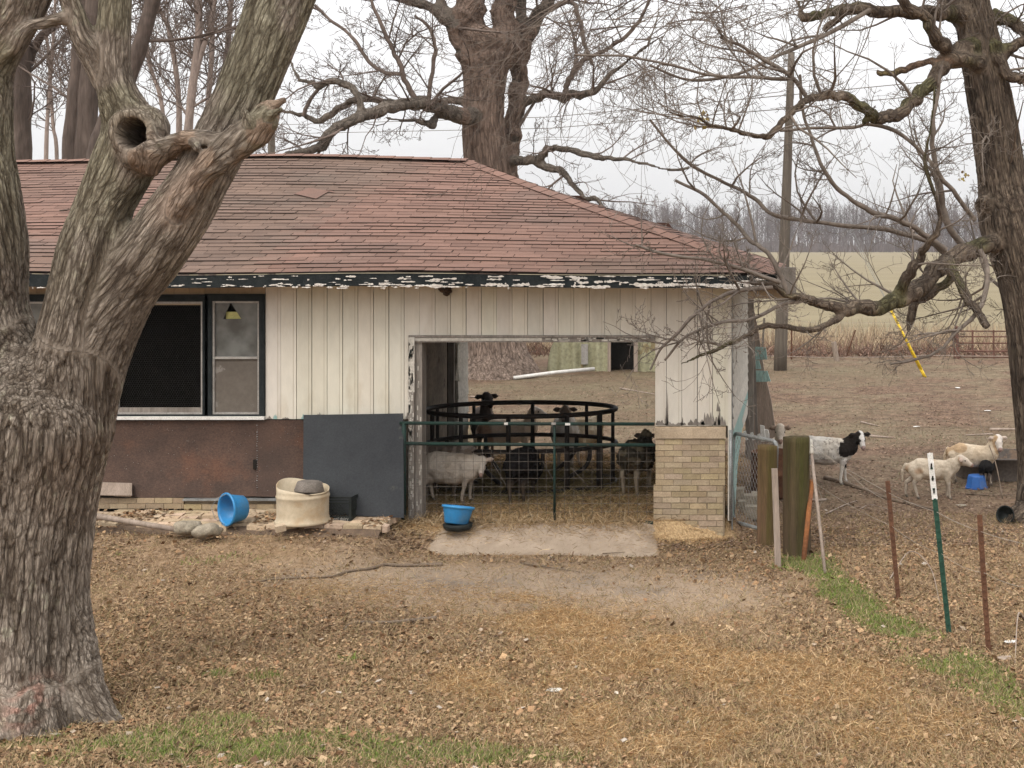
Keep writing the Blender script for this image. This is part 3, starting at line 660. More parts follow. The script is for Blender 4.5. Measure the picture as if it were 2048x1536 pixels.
# lifted loose shingle
ls = MB()
for (px, v, s) in ((590, .615, 1), (605, .60, -1)):
    X = (px - CX) * 17.9 / F_; a = roof_pt(0, X, v, .02); b = roof_pt(0, X + .34, v - .045 * s, .022); c = roof_pt(0, X + .40, v + .03, .02); d = roof_pt(0, X + .1, v + .055, .02)
    ls.add([a, b, c, d], [(0, 1, 2, 3)], 0, (.9, .9, .9))
ls.build('loose_shingle', [MAT['shingle']], roof)
tw = MB(); a = roof_pt(0, (120-CX)*17.2/F_, .46, .03); tw.tube([a, (a[0]+.1, a[1]-.02, a[2]+.01), (a[0]+.22, a[1]+.03, a[2]+.04)], [.012, .01, .006], 5)
tag(tw.build('stick', MAT['bark_far']), 'short bare stick lying on the shingle roof beside the left trunk', 'stick')
# ---- fascia with peeling paint
fa = MB()
x = XL
while x < -.26:
    x2 = min(x + .6, -.26); sag = lambda t: .012 * math.sin(t * 1.3 + 1) - .02 * float(sstep(-1.6, -.2, t))
    V = [(x, EY+.015, 2.79+sag(x)), (x2, EY+.015, 2.79+sag(x2)), (x2, EY+.045, 2.79+sag(x2)), (x, EY+.045, 2.79+sag(x)),
         (x, EY+.015, 2.925+sag(x)), (x2, EY+.015, 2.925+sag(x2)), (x2, EY+.045, 2.925+sag(x2)), (x, EY+.045, 2.925+sag(x))]
    fa.hexa(V); x = x2
fascia = fa.build('fascia', MAT['dark_paint'], house)
pk = MB()      # curling flakes of old white paint, thicker to the right
r2 = random.Random(5)
for k in range(230):
    t = r2.random() ** .62; X = -9.5 + t * 9.1
    low = r2.random() < .5
    z = 2.797 + r2.random() * .022 if low else 2.80 + r2.random() * .11
    if low and r2.random() < .35: z -= .02
    wd = r2.uniform(.015, .16) * (.5 + .9 * t); hh = r2.uniform(.004, .016) * (.6 + 1.3 * t); y = EY + .011
    n = 7; top = []; bot = []
    for i in range(n + 1):
        q = i / n; env = (math.sin(math.pi * min(max(q, .02), .98)) ** .25) * r2.choice([.35, .8, 1, 1.2])
        top.append((X + wd*q, y - r2.random()*.004, z + hh*env*r2.uniform(.4, 1))); bot.append((X + wd*q, y - r2.random()*.008, z - hh*env*r2.uniform(.2, .8)))
    V = top + bot; F = [(i, i+n+1, i+n+2, i+1) for i in range(n)]; pk.add(V, F)
pk.build('peeling_paint', MAT['peel_white'], fascia)['kind'] = 'stuff'
# box end of the eave at the right corner, and side fascia
ce = MB(); ce.box(-.245, -.045, 15.16, 15.34, 2.73, 3.0); ce.beam((-.215, 15.34, 2.86), (-.215, 15.2 + S_ + S2, 2.86), .03, .14)
tag(ce.build('eave_corner', MAT['wood_grey'], house))
sf = MB(); sf.box(-.56, -.06, 15.40, 15.46, 2.66, 2.80); sf.box(XL, -.25, 15.25, 15.69, 2.80, 2.815)
sf.box(-.78, -.25, 15.69, 20.5, 2.80, 2.815); sf.build('soffit', MAT['trim_tan'], house)
# ---- board siding
sd_ = MB(); r3 = random.Random(3)
x0 = fx(532); x1 = fx(1456); pitch = .169; n = int(round((x1 - x0) / pitch)); pitch = (x1 - x0) / n
OX0, OX1, OZ = fx(822), fx(1311), fz(674)
for k in range(n):
    a = x0 + k * pitch; b = a + pitch; g = r3.choice([.0015, .003, .004, .007])
    zb = fz(838) if b < OX0 else fz(851)
    t = r3.uniform(.93, 1.05); c = (t, t * r3.uniform(.98, 1.01), t * r3.uniform(.95, 1.01)); y = YF - .018 - r3.random() * .004
    for (u0, u1) in ((a + g, b - g * .3),):
        segs = []
        if u1 <= OX0 or u0 >= OX1: segs.append((u0, u1, zb + r3.uniform(-.003, .003)))
        else:
            if u0 < OX0: segs.append((u0, OX0, fz(838)))
            if u1 > OX1: segs.append((OX1, u1, fz(851)))
            segs.append((max(u0, OX0), min(u1, OX1), OZ))
        for (p, q, zz_) in segs:
            sd_.box(p, q, y, YF, zz_, 2.86, 0, c)
            wv = .3 + .25 * ((k * 7) % 3)   # milled strip at the board's edge
            if q - p > .1: sd_.box(p + (q-p)*.80, p + (q-p)*.80 + .003, y - .0025, y, zz_, 2.86, 0, (.75, .7, .62))
sd_.box(x0 + .002, OX0, YF + .002, YF + .03, fz(838), 2.85, 1); sd_.box(OX1, x1 - .002, YF + .002, YF + .03, fz(851), 2.85, 1); sd_.box(OX0, OX1, YF + .002, YF + .03, OZ, 2.85, 1)
siding = sd_.build('siding', [MAT['white_board'], MAT['interior_dark']], house)
# bare patches where the paint has come off, along the bottom of the boards
pp = MB(); r4 = random.Random(11)
def flake(xa, xb, zb, hmax, m=0, yy=YF - .0245):
    n = 12; top = []
    for i in range(n + 1): top.append((xa + (xb - xa) * i / n, yy, zb + hmax * (.25 + .75 * r4.random()) * (math.sin(math.pi * (i + .4) / (n + .8)) ** .5)))
    bot = [(p[0], yy, zb) for p in top]; pp.add(bot + top, [(i, i+1, i+n+2, i+n+1) for i in range(n)], m)
for (a, b, h) in ((1312, 1330, 14), (1330, 1352, 8), (1352, 1372, 7), (1362, 1367, 20), (1376, 1410, 16), (1402, 1432, 36), (1428, 1452, 22), (1436, 1441, 52), (1330, 1336, 40), (1333, 1337, 85)):
    flake(fx(a), fx(b), fz(849.5), h * YF / F_)
flake(fx(1433), fx(1441), fz(822), .14)
for (a, b, h) in ((536, 546, 7), (548, 556, 12), (566, 580, 4), (604, 614, 11), (616, 634, 9), (634, 650, 16), (812, 820, 15)): flake(fx(a), fx(b), fz(837.5), h * YF / F_, 1 if a in (604, 548) else 0)
pp.build('bare_wood', [MAT['wood_grey'], MAT['turquoise']], siding)['kind'] = 'stuff'
# corner board
cb = MB(); cb.box(fx(1456), fx(1463), YF - .03, YF + .05, fz(1040), 2.80); cb.build('corner_board', MAT['white_board'], house)
cs = MB(); cs.box(fx(1463), fx(1463)+.012, YF+.01, YF + .09, fz(1060), 2.80); cs.build('corner_trim', MAT['galv'], house)
nst = MB()
for k in range(16):
    a = r4.random()*6.28; t = r4.random(); nst.lathe([(.0, -.025), (.022, -.012), (.026, .004), (.016, .02), (0, .026)], (fx(895) + math.cos(a)*.07*(1-t)*1.0, 15.66 - r4.random()*.03, 2.76 - t*.07), 7)
tag(nst.build('wasp_nest', MAT['nest'], smooth=True), 'brown mud nest stuck under the middle of the eave', 'nest')
# wall over and around the windows
tr = MB()
a = -14.0
while a < fx(532) - .01:
    b = min(a + .169, fx(532)); t = random.uniform(.9, 1.1); tr.box(a, b - .004, YF - .015, YF + .03, fz(590), 2.85, 0, (t, t, t)); a = b
tr.build('upper_boards', MAT['trim_tan'], house)
# ---- windows
def window(name, pa, pb, yt, yb, kind):
    xa, xb, za, zb = fx(pa), fx(pb), fz(yt), fz(yb)
    f = MB(); t = .045
    f.box(xa - .08, xa, YF - .045, YF + .05, zb - .05, za + .08); f.box(xb, xb + .06, YF - .045, YF + .05, zb - .05, za + .08); f.box(xa, xb, YF - .045, YF + .05, za, za + .08); f.box(xa, xb, YF - .045, YF + .05, zb - .05, zb)
    fr = f.build('window', MAT['dark_paint'], house)
    g = MB(); y = YF - .03; s = .022
    g.box(xa, xa + s, y, y + .03, zb, za); g.box(xb - s, xb, y, y + .03, zb, za); g.box(xa + s, xb - s, y, y + .03, za - s, za); g.box(xa + s, xb - s, y, y + .03, zb, zb + s)
    if kind == 'sash':
        zm = fz(715); g.box(xa + s, xb - s, y - .006, y + .03, zm - .014, zm + .012)
    g.build('sash', MAT['alum'], fr)
    return fr, xa + s, xb - s, zb + s, za - s
wr, a, b, z0, z1 = window('window', 427, 521, 602, 828, 'sash')
zm = fz(715)
m = MB(); m.box(a, b, YF - .012, YF - .008, z0, zm - .014); m.build('screen', MAT['screen'], wr)
# upper pane: broken, with a hole left in the glass
hx0, hx1, hz0, hz1 = fx(447), fx(483), fz(638), fz(605); zt = z1
gl = MB(); y = YF - .006
gp = lambda q: [(p[0], y, p[1]) for p in q]
gl.add(gp([(a, zm+.012), (b, zm+.012), (b, hz0), (a, hz0)]), [(0, 1, 2, 3)]); gl.add(gp([(a, hz0), (hx0, hz0), (fx(462), hz1), (fx(462), zt), (a, zt)]), [(0, 1, 2, 3, 4)])
gl.add(gp([(hx1, hz0), (b, hz0), (b, zt), (fx(462), zt), (fx(462), hz1)]), [(0, 1, 2, 3, 4)]); gl.build('pane', MAT['pane_glass'], wr)
yp = MB(); yp.add([(fx(450), YF+.03, fz(638)), (fx(480), YF+.03, fz(638)), (fx(481), YF+.03, fz(631)), (fx(477), YF+.03, fz(624)), (fx(450), YF+.03, fz(624)),
                   (fx(450), YF+.04, fz(638)), (fx(480), YF+.04, fz(638)), (fx(481), YF+.04, fz(631)), (fx(477), YF+.04, fz(624)), (fx(450), YF+.04, fz(624))], [(0,1,2,3,4), (9,8,7,6,5), (0,5,6,1), (1,6,7,2), (2,7,8,3), (3,8,9,4), (4,9,5,0)])
tag(yp.build('foam_scrap', MAT['yellow_paper']), 'small yellow scrap behind the hole in the broken window pane', 'scrap')
# things seen dimly behind the pane: a ledge with a hanging pot
hp = MB(); hp.box(a, b, YF + .06, YF + .14, fz(700), fz(694)); hp.build('inner_ledge', MAT['alum'], wr)
pt = MB(); pt.lathe([(.0, -.17), (.06, -.16), (.095, -.05), (.105, .07), (.085, .07), (.08, -.03)], (fx(470), YF + .17, fz(668)), 16)
tag(pt.build('plant_pot', MAT['tank'], smooth=True), 'dark pot standing behind the dirty upper pane of the narrow window', 'pot')
wl, a, b, z0, z1 = window('window', 236, 408, 603, 828, 'wire')
m = MB(); m.box(a - .1, b, YF - .025, YF + .02, fz(828), fz(815)); m.build('bottom_board', MAT['wood_grey'], wl)
m = MB(); m.box(a, b, YF-.02, YF, fz(610), fz(604)); m.build('top_bar', MAT['trim_tan'], wl)
# hexagonal wire netting
hxs = []; s = .0155; dx = s * math.sqrt(3); r_ = 0; z = fz(815)
while z < fz(608):
    X = a + (dx / 2 if r_ % 2 else 0)
    while X < b:
        c = (X, z); hxs += [((X, z), (X, z + s)), ((X, z + s), (X + dx/2, z + 1.5*s)), ((X, z + s), (X - dx/2, z + 1.5*s))]; X += dx
    z += 1.5 * s; r_ += 1
hh = np.array(hxs); hh = hh + rng.normal(0, .0008, hh.shape); pts = np.stack([hh[:, :, 0], np.full(hh.shape[:2], YF + .005) + .006 * np.sin(hh[:, :, 0] * 9), hh[:, :, 1]], -1)
V_, F__ = tube_arr(pts, np.full(pts.shape[:2], .0008), 3); mesh_obj('wire_netting', V_, F__, MAT['hex_wire'], wl)
wq, a, b, z0, z1 = window('window', 20, 100, 603, 828, 'sash'); m = MB(); m.box(a, b, YF-.012, YF-.006, z0, z1); m.build('pane', MAT['pane_glass'], wq)
m = MB(); m.box(-14, fx(20)-.08, YF-.03, YF+.03, fz(838), fz(590)); m.box(fx(100)+.06, fx(236)-.08, YF-.03, YF+.03, fz(838), fz(590)); m.build('wall_panel', MAT['dark_paint'], house)
m = MB(); m.box(-14, fx(533), YF - .075, YF + .03, fz(838), fz(831.5)); m.build('window_sill', MAT['white_paint'], house)
# ---- rusty skirting sheets with nails and the painted shade of a latch hole
m = MB(); zb = fz(992)
V = [];  K = 40
for (xa, xb, y0, dz) in ((-14, fx(516), YF - .035, 0), (fx(514), fx(640), YF - .045, .004)):
    for k in range(K):
        u0 = xa + (xb-xa)*k/K; u1 = xa + (xb-xa)*(k+1)/K
        w0 = .006*math.sin(u0*9) + .012*math.sin(u0*2.1); w1 = .006*math.sin(u1*9) + .012*math.sin(u1*2.1)
        m.add([(u0, y0+w0*.4, zb+w0), (u1, y0+w1*.4, zb+w1), (u1, y0+.004, fz(840)+dz), (u0, y0+.004, fz(840)+dz), (u0, y0+.02, zb+w0), (u1, y0+.02, zb+w1)], [(0,1,2,3), (5,4,0,1)], 0)
sk_ = m.build('skirting', MAT['rust_sheet'], house, smooth=True)
m = MB(); m.box(fx(510), fx(516), YF - .056, YF - .03, fz(937), fz(918)); m.build('latch_hole_shade', MAT['interior_dark'], sk_)  # dark block on the sheet, shade of the hole put into its colour
m = MB()
for k in range(30): m.box(fx(516.5)+random.uniform(-.006,.006), fx(518)+random.uniform(-.004,.004), YF - .050, YF - .03, fz(850+k*4.6), fz(850+k*4.6-1.6*random.random()))
for k in range(130):
    X = random.uniform(-8.3, fx(600)); Z = random.uniform(zb+.04, fz(845)); q = random.choice([.002, .003, .004]); m.box(X, X+q, YF-.041 - (.01 if X > fx(514) else 0), YF-.02, Z, Z+q)
m.build('nail', MAT['galv'], sk_)['kind'] = 'stuff'
# ---- brickwork: base under the skirting, and the pier
def bricks(xa, xb, za, zb_, y0, rows, bw=.20, amp=.0, crack=None, cols=(1, 1, 1)):
    mb = MB(); hh = (zb_ - za) / rows; r = random.Random(2)
    for i in range(rows):
        z = za + i * hh; u = xa - (bw / 2 if i % 2 else 0)
        while u < xb:
            p, q = max(u, xa), min(u + bw, xb); u += bw
            if q - p < .02: continue
            t = r.uniform(.82, 1.1); c = (t * cols[0], t * cols[1] * r.uniform(.96, 1.02), t * cols[2] * r.uniform(.88, 1.04)); dy = r.uniform(-.003, .003); dx_ = 0; g = .004; gz_ = .0035
            if crack:
                dx_, dz_, g2 = crack(i, (p + q) / 2); dy -= .004 * (dx_ != 0)
            else: dz_, g2 = 0, 0
            mb.box(p + g + dx_, q - g + dx_ - g2, y0 + dy, y0 + .09, z + gz_ + dz_, z + hh - gz_ + dz_, 0, c)
    mb.box(xa + .01, xb - .01, y0 + .007, y0 + .19, za, zb_ - .004, 1)
    return mb
def crk(i, x):    # the lower part has slipped to the left and stands proud
    X = (x - fx(1380)) / .2
    if i >= 10: return (0, 0, 0)
    return (-.022, -.004 if i < 7 and X > 0 else 0, .012 if (abs(X - (0.1 if i > 6 else (-.4 if i < 4 else .3))) < .5 and i > 1) else 0)
mb = bricks(fx(1311), fx(1451), -.05, fz(877), YF - .03, 18, crack=crk)
pier = mb.build('brick_pier', [MAT['brick'], MAT['mortar']], house)
m = MB(); m.box(fx(1310), fx(1452), YF - .05, YF + .16, fz(876), fz(856)); m.box(fx(1311), fx(1452), YF-.028, YF+.15, fz(856), fz(852)-.004); m.build('pier_cap', MAT['paver'], pier)
mb = bricks(-14, fx(372), fz(1016), fz(994), YF - .055, 2, cols=(.8, .78, .75)); mb.v and mb.build('brick_base', [MAT['brick'], MAT['mortar']], house)
mb = bricks(fx(372), fx(806), fz(1018), fz(1006), YF - .06, 1, cols=(.8, .78, .75)); mb.box(fx(372), fx(806), YF - .02, YF + .2, fz(1018), fz(992)-.02, 1); mb.build('brick_base', [MAT['brick'], MAT['mortar']], house)
m = MB(); m.box(fx(372), fx(640), YF - .09, YF - .02, fz(999), fz(995)); m.build('sill_strip', MAT['galv'], house)
# ---- door frame of the open bay
df = MB(); df.box(OX0 - .012, fx(831), YF - .06, YF + .1, .12, OZ); df.box(fx(831)+.002, fx(845), YF - .02, YF + .16, .1, fz(683)); df.box(OX0 - .012, OX1 + .006, YF - .06, YF + .1, OZ - .002, OZ + .022)
df.box(fx(831)+.002, OX1, YF - .045, YF + .1, fz(684), OZ - .004)
dfr = df.build('door_frame', MAT['wood_grey'], house)
pf = MB()
for k in range(170):
    if k < 120:
        X = fx(831) - r4.random() * .055; Z = .2 + 1.95 * r4.random() ** .8; wd = r4.uniform(.006, .022); hh_ = r4.uniform(.01, .07)
        pf.box(max(X - wd, OX0 - .01), X, YF - .0635, YF - .06, Z, min(Z + hh_, OZ - .01))
    elif k < 140:
        Z = .3 + 1.7 * r4.random(); X = fx(833) + r4.random()*.05; pf.box(X, X+.012, YF-.0235, YF-.02, Z, Z+.05)
    else:
        X = r4.uniform(fx(1090), OX1 - .1); wd = r4.uniform(.02, .12); Z = r4.uniform(OZ - .045, OZ - .015); pf.box(X, X + wd, YF - .0485, YF - .045, Z, Z + r4.uniform(.008, .02))
pf.box(fx(832), fx(1085), YF - .049, YF - .045, fz(681), OZ - .006); pf.box(OX0 - .01, fx(832), YF - .0635, YF - .06, 1.62, OZ)
pf.build('old_paint', MAT['clapboard'], dfr)['kind'] = 'stuff'
# ---- inside of the bay
m = MB(); XP = -4.78
m.box(XP - .06, XP, YF + .17, 19.26, .0, 2.75, 0)
pn = m.build('inner_wall', MAT['interior_panel'], house)
m = MB(); r5 = random.Random(8)
for i in range(9):       # cedar shakes on the end of the room wall, ragged at the gap
    z = .35 + i * .25; m.hexa([(XP - .02, 19.84 + r5.uniform(-.08, .05), z), (XP + .022 , 19.84 + r5.uniform(-.08, .05), z - .01), (XP + .02, 20.44 + r5.uniform(-.03, .03), z), (XP - .02, 20.44, z),
                               (XP - .02, 19.84, z + .262), (XP + .004, 19.84, z + .262), (XP + .004, 20.44, z + .262), (XP - .02, 20.44, z + .262)])
m.box(XP - .07, XP - .02, 19.9, 20.45, 0, 2.75); m.build('shake_wall', MAT['clapboard'], house)
m = MB()
for k, (yy, zt_, wd) in enumerate(((19.72, 2.75, .05),)): m.box(XP - .1, XP - .02, yy, yy + wd, .1, zt_)
m.build('stud', MAT['wood_grey'], house)
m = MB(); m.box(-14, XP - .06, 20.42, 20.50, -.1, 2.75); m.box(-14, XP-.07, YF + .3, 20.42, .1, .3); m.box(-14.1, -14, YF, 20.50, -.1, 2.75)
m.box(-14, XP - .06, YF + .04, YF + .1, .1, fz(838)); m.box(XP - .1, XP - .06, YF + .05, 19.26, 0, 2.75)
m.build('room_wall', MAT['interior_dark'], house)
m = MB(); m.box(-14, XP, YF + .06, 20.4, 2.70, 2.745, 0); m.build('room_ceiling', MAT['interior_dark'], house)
m = MB(); m.box(XP, -.84, YF + .06, 20.3, 2.72, 2.76)
for k in range(9): m.box(XP, -.84, YF + .5 + k * .55, YF + .54 + k * .55, 2.56, 2.72)
m.box(XP, -.86, 20.18, 20.28, 2.5, 2.66)
m.build('ceiling', MAT['interior_wood'], house)
for X in (-12, -8.5, -5.9, -.72):
    m = MB(); m.box(X - .06, X + .06, 20.3, 20.4, -.1, 2.75); m.build('porch_post', MAT['wood_grey'], house)
# ---- right end wall: clapboards above, turquoise and broken below
sw = MB(); XW = fx(1463); z = 1.18; yb = 20.35
while z < 2.80:
    z2 = min(z + .125, 2.81); t = random.uniform(.94, 1.05)
    yend = yb + random.uniform(-.04, .04)
    sw.add([(XW + .02, YF + .1, z), (XW + .02, yend, z), (XW + .004, yend, z2 + .01), (XW + .004, YF + .1, z2 + .01), (XW + .002, YF + .1, z), (XW + .002, yend, z)], [(0, 1, 2, 3), (0, 4, 5, 1)], 0, (t, t, t)); z = z2
sw.box(XW - .1, XW, YF + .1, yb, 1.1, 2.82, 1)
wall = sw.build('end_wall', [MAT['clapboard'], MAT['interior_wood']], house)
m = MB(); m.add([(XW+.012, YF+.12, .15), (XW+.012, YF+.5, .12), (XW+.012, 17.0, .62), (XW+.012, 18.3, .86), (XW+.012, 20.4, .90), (XW+.012, 20.4, 1.2), (XW+.012, YF+.12, 1.2)], [(0, 1, 2, 3, 4, 5, 6)], 0)
m.add([(XW-.02, YF+.12, .15), (XW-.02, YF+.5, .12), (XW-.02, 17.0, .62), (XW-.02, 18.3, .86), (XW-.02, 20.4, .90), (XW-.02, 20.4, 1.2), (XW-.02, YF+.12, 1.2)], [(0, 1, 2, 3, 4, 5, 6)], 0)
m.build('lower_panel', MAT['turquoise'], wall)
m = MB(); m.add([(XW+.016, 18.6, .85), (XW+.016, 20.1, .85), (XW+.016, 20.3, 1.05), (XW+.016, 18.2, 1.0)], [(0, 1, 2, 3)]); m.build('white_panel', MAT['clapboard'], wall)
# ---- wreckage leaning on the back right corner
wf = thing('wall_fragment', 'broken grey wall sheet with turquoise shingles leaning at the back corner', 'wall fragment', P(1520, 860, 20.7))
def poly(nm, pts, Y, th, mat, par, dY=0):
    q = [P(a, b, Y + dY * (870 - b) / 100.) for a, b in pts]; n = len(q); V = q + [(p[0] + .005, p[1] + th, p[2]) for p in q]
    F = [tuple(range(n)), tuple(range(n, 2*n))[::-1]] + [(i, i+n, (i+1) % n + n, (i+1) % n) for i in range(n)]
    m = MB(); m.add(V, F); return m.build(nm, mat, par)
poly('sheet', [(1496, 600), (1506, 612), (1516, 660), (1528, 740), (1542, 800), (1551, 862), (1545, 905), (1500, 905), (1500, 800)], 20.75, .03, MAT['stake_wood'], wf, -.06)
for q in ([(1503, 693), (1531, 695), (1534, 719), (1505, 720)], [(1504, 721), (1518, 721), (1522, 738), (1506, 738)], [(1506, 741), (1534, 742), (1541, 763), (1509, 764)]):
    poly('shingle', q, 20.45, .02, MAT['turquoise'], wf)
bl = thing('leaning_boards', 'bundle of grey weathered boards standing against the back corner of the building', 'boards', P(1500, 860, 20.5))
for (a, b, w_) in ((1496, 1498, 6), (1501, 1505, 4), (1506, 1514, 5)):
    m = MB(); p = P(a, 652, 20.44); q = P(b, 885, 20.45); m.beam(q, p, w_ * 20.5 / F_, .04, up=(0, 1, 0)); m.build('board', MAT['wood_grey'], bl)
poly('top_scrap', [(1490, 652), (1508, 657), (1508, 664), (1490, 662)], 20.4, .02, MAT['white_board'], bl)
for i, (a, b) in enumerate((((1520, 850), (1530, 883)), ((1528, 858), (1538, 876)))):
    o = poly('white_board_scrap', [(a[0], a[1]), (a[0]+8, a[1]+2), (b[0], b[1]-8), (b[0], b[1]), (a[0]+2, b[1])], 19.6 + i*.1, .02, MAT['white_paint'], None)
    tag(o, 'pale broken board end at the corner behind the mesh gate, ' + ('upper one' if i == 0 else 'lower one'), 'board')
for i, px in enumerate((1489, 1503, 1517)):
    m = MB(); m.beam(P(px + 5, 880, 18.2), P(px, 862 + i*3, 18.2), .035, .02, up=(0, 1, 0)); tag(m.build('picket', MAT['white_paint']), 'short white picket tip standing behind the mesh gate, ' + ('nearest the wall', 'middle of three', 'farthest from the wall')[i], 'picket', 'white picket tips behind the mesh gate')
g0 = G(1502, 1010)
dr = MB(); dr.lathe([(.0, 0), (.26, 0), (.27, .02), (.27, .28), (.28, .29), (.27, .3), (.27, .55), (.28, .57), (.265, .57), (.25, .5), (.0, .5)], (0, 0, 0), 22)
o = dr.build('drum', MAT['rust_post'], smooth=True); o.location = (-.36, 18.3, .02 + float(gz(-.36, 18.3)[0])); tag(o, 'rusty brown drum standing behind the chain link gate', 'drum')
for i, (X, Y, s) in enumerate(((-.62, 17.0, .2), (-.46, 17.35, .17), (-.6, 16.6, .15))):
    m = MB(); z = float(gz(X, Y)[0]); m.box(X-s*.8, X+s*.8, Y-s*.5, Y+s*.5, z-.02, z+s*.9); m.box(X-s*.8, X-s*.25, Y-s*.5, Y+s*.5, z+s*.9, z+s*1.3)
    tag(m.build('rubble_block', MAT['rock']), ('largest', 'middle', 'smallest')[i] + ' grey block of rubble heaped behind the chain link gate', 'block', 'rubble behind the mesh gate')

# ================================================================== brick patio and things on it
pv = MB(); r6 = random.Random(4)
def pat_z(x, y): return .335 + (y - 15.6) * .105 + .012 * math.sin(x * 2.1)
def pat_front(x): return 15.12 - .20 * (x + 8) / 4
yrow = 15.62; i = 0
while yrow > 14.9:
    u = -14 - r6.random() * .2
    while u < fx(806) + .05:
        wd = .205; dp = .098; xa, xb = u, min(u + wd, fx(812)); u += wd
        if yrow - dp < pat_front(xa) - .05 + r6.uniform(-.03, .04) or xb - xa < .05: continue
        if r6.random() < .08: continue
        t = r6.uniform(.85, 1.25); tz = r6.uniform(-.008, .008); rz = r6.uniform(-.012, .012); z = pat_z(xa, yrow)
        V = [(xa+.005, yrow-dp+rz, z-.075), (xb-.005, yrow-dp-rz, z-.075), (xb-.005, yrow-.006-rz, z-.075), (xa+.005, yrow-.006+rz, z-.075),
             (xa+.005, yrow-dp+rz, z-.010+tz), (xb-.005, yrow-dp-rz, z-.010-tz), (xb-.005, yrow-.006-rz, z-tz), (xa+.005, yrow-.006+rz, z+tz)]
        pv.hexa(V, 0, (t, t*r6.uniform(.93, 1), t*r6.uniform(.88, 1)))
    yrow -= .104; i += 1
tag(pv.build('patio', MAT['paver']), kind='structure')
pm('soil', (.16, .11, .075), (.10, .07, .05), 14, bump=.8, bscale=40)
bs = MB(); K = 60
for k in range(K):
    xa = -14 + (fx(800) + 14) * k / K; xb = -14 + (fx(800) + 14) * (k + 1) / K
    V = []
    for X in (xa, xb):
        yf_ = pat_front(X); V += [(X, yf_ + .02, pat_z(X, yf_) - .03), (X, 15.66, pat_z(X, 15.6) - .03), (X, yf_ - .12, pat_z(X, yf_) - .14)]
    bs.add(V, [(0, 3, 4, 1), (2, 5, 3, 0)])
tag(bs.build('patio_bed', MAT['soil'], smooth=True), kind='structure')
def pleaf(N):
    X = rng.uniform(-8.3, fx(806), N); Y = rng.uniform(14.7, 15.6, N); k = vn2(X, Y, .3, 41); kk = rng.random(N) < sstep(.55, .78, k) * .8 + .03; X, Y = X[kk], Y[kk]
    zf = np.array([max(pat_z(a, b), 0) if b > pat_front(a) else float(v) + .05 for a, b, v in zip(X, Y, gz(X, Y))]); return np.column_stack([X, Y, zf])
v_, f_, c_ = join([leaves(pleaf(7500), .045, LEAFPAL, lift=.02), blades(pleaf(1500), .08, .002, STRAWPAL, (1.1, 1.5), .02)]) if False else leaves(pleaf(5000), .045, LEAFPAL, lift=.02)
tag(mesh_obj('patio_leaves', v_, f_, MAT['litter'], col=c_), kind='stuff', label='dry leaves blown over the brick patio', cat='leaves')

# leaning black sheet
lb = MB(); a0 = P(606, 1026, 15.32); a1 = P(808, 1036, 15.30); b1 = P(806, 827, 15.6); b0 = P(607, 830, 15.6); th = .014; N = 8
for k in range(N):
    def L2(p, q, t): return Vector(p) + (Vector(q) - Vector(p)) * t
    bow = lambda t: Vector((0, -.012 * math.sin(math.pi * t), 0))
    p = [L2(a0, a1, k/N), L2(a0, a1, (k+1)/N), L2(b0, b1, (k+1)/N) + bow((k+1)/N), L2(b0, b1, k/N) + bow(k/N)]
    q = [v + Vector((0, th, 0)) for v in p]; lb.add(p + q, [(0,1,2,3), (7,6,5,4), (3,2,6,7), (0,4,5,1)] + ([(0,3,7,4)] if k == 0 else []) + ([(1,5,6,2)] if k == N-1 else []))
tag(lb.build('board_sheet', MAT['black_sheet']), 'large dull black sheet leaning on the wall left of the green gate', 'board')
# pale plank
m = MB(); m.hexa([P(188, 990, 15.58), P(264, 991, 15.58), (fx(264)+.03, 15.60, fz(991)), P(188, 990, 15.60), P(190, 964, 15.62), P(264, 966, 15.62), P(264, 966, 15.645), P(190, 964, 15.645)])
tag(m.build('plank', MAT['stake_wood']), 'pale wooden plank stood against the rusty skirting beside the big trunk', 'plank')
# cream half barrel
bc = (fx(604.5) + (604.5-CX)*(15.1-YF)/F_, 15.12, pat_z(-5.3, 15.12)); RB = .268
m = MB(); n = 48
prof = [(.285, 0), (.29, .012), (.283, .028), (.272, .045), (.265, .09), (.266, .2), (.268, .262), (.274, .272), (.274, .287), (.268, .297), (.266, .33)]
V = []; rows = []
for r_, z in prof: rows.append([(r_*math.cos(2*math.pi*k/n), r_*math.sin(2*math.pi*k/n), z) for k in range(n)])
def rimz(a):   # cut rim: high at the back left, dips at the front
    return .375 + .055 * math.cos(a - R(150)) + .012 * math.sin(3 * a)
rows.append([(.268*math.cos(2*math.pi*k/n), .268*math.sin(2*math.pi*k/n), rimz(2*math.pi*k/n)) for k in range(n)])
rows.append([(.258*math.cos(2*math.pi*k/n), .258*math.sin(2*math.pi*k/n), rimz(2*math.pi*k/n)) for k in range(n)])
rows.append([(.255*math.cos(2*math.pi*k/n), .255*math.sin(2*math.pi*k/n), .02) for k in range(n)]); rows.append([(0, 0, .02)]*n)
F = [(i*n+k, i*n+(k+1) % n, (i+1)*n+(k+1) % n, (i+1)*n+k) for i in range(len(rows)-1) for k in range(n)]
m.add([p for r_ in rows for p in r_], F)
o = m.build('barrel', MAT['cream_plastic'], smooth=True); o.location = bc; tag(o, 'cut down cream plastic barrel with rust stains on the brick patio', 'barrel')
m = MB(); m.lathe([(.135, 0), (.15, .0), (.155, .012), (.128, .10), (.12, .108), (.0, .11)], (0, 0, 0), 28); m.lathe([(.0, .1101), (.09, .1115), (.095, .116), (.1, .1115)], (0, 0, 0), 28)
o = m.build('feed_pan', MAT['grey_rubber'], smooth=True); o.location = (bc[0] + .055, bc[1] + .03, bc[2] + .315); o.rotation_euler = (R(-4), R(3), 0)
tag(o, 'grey rubber pan turned upside down in the cream barrel', 'pan')
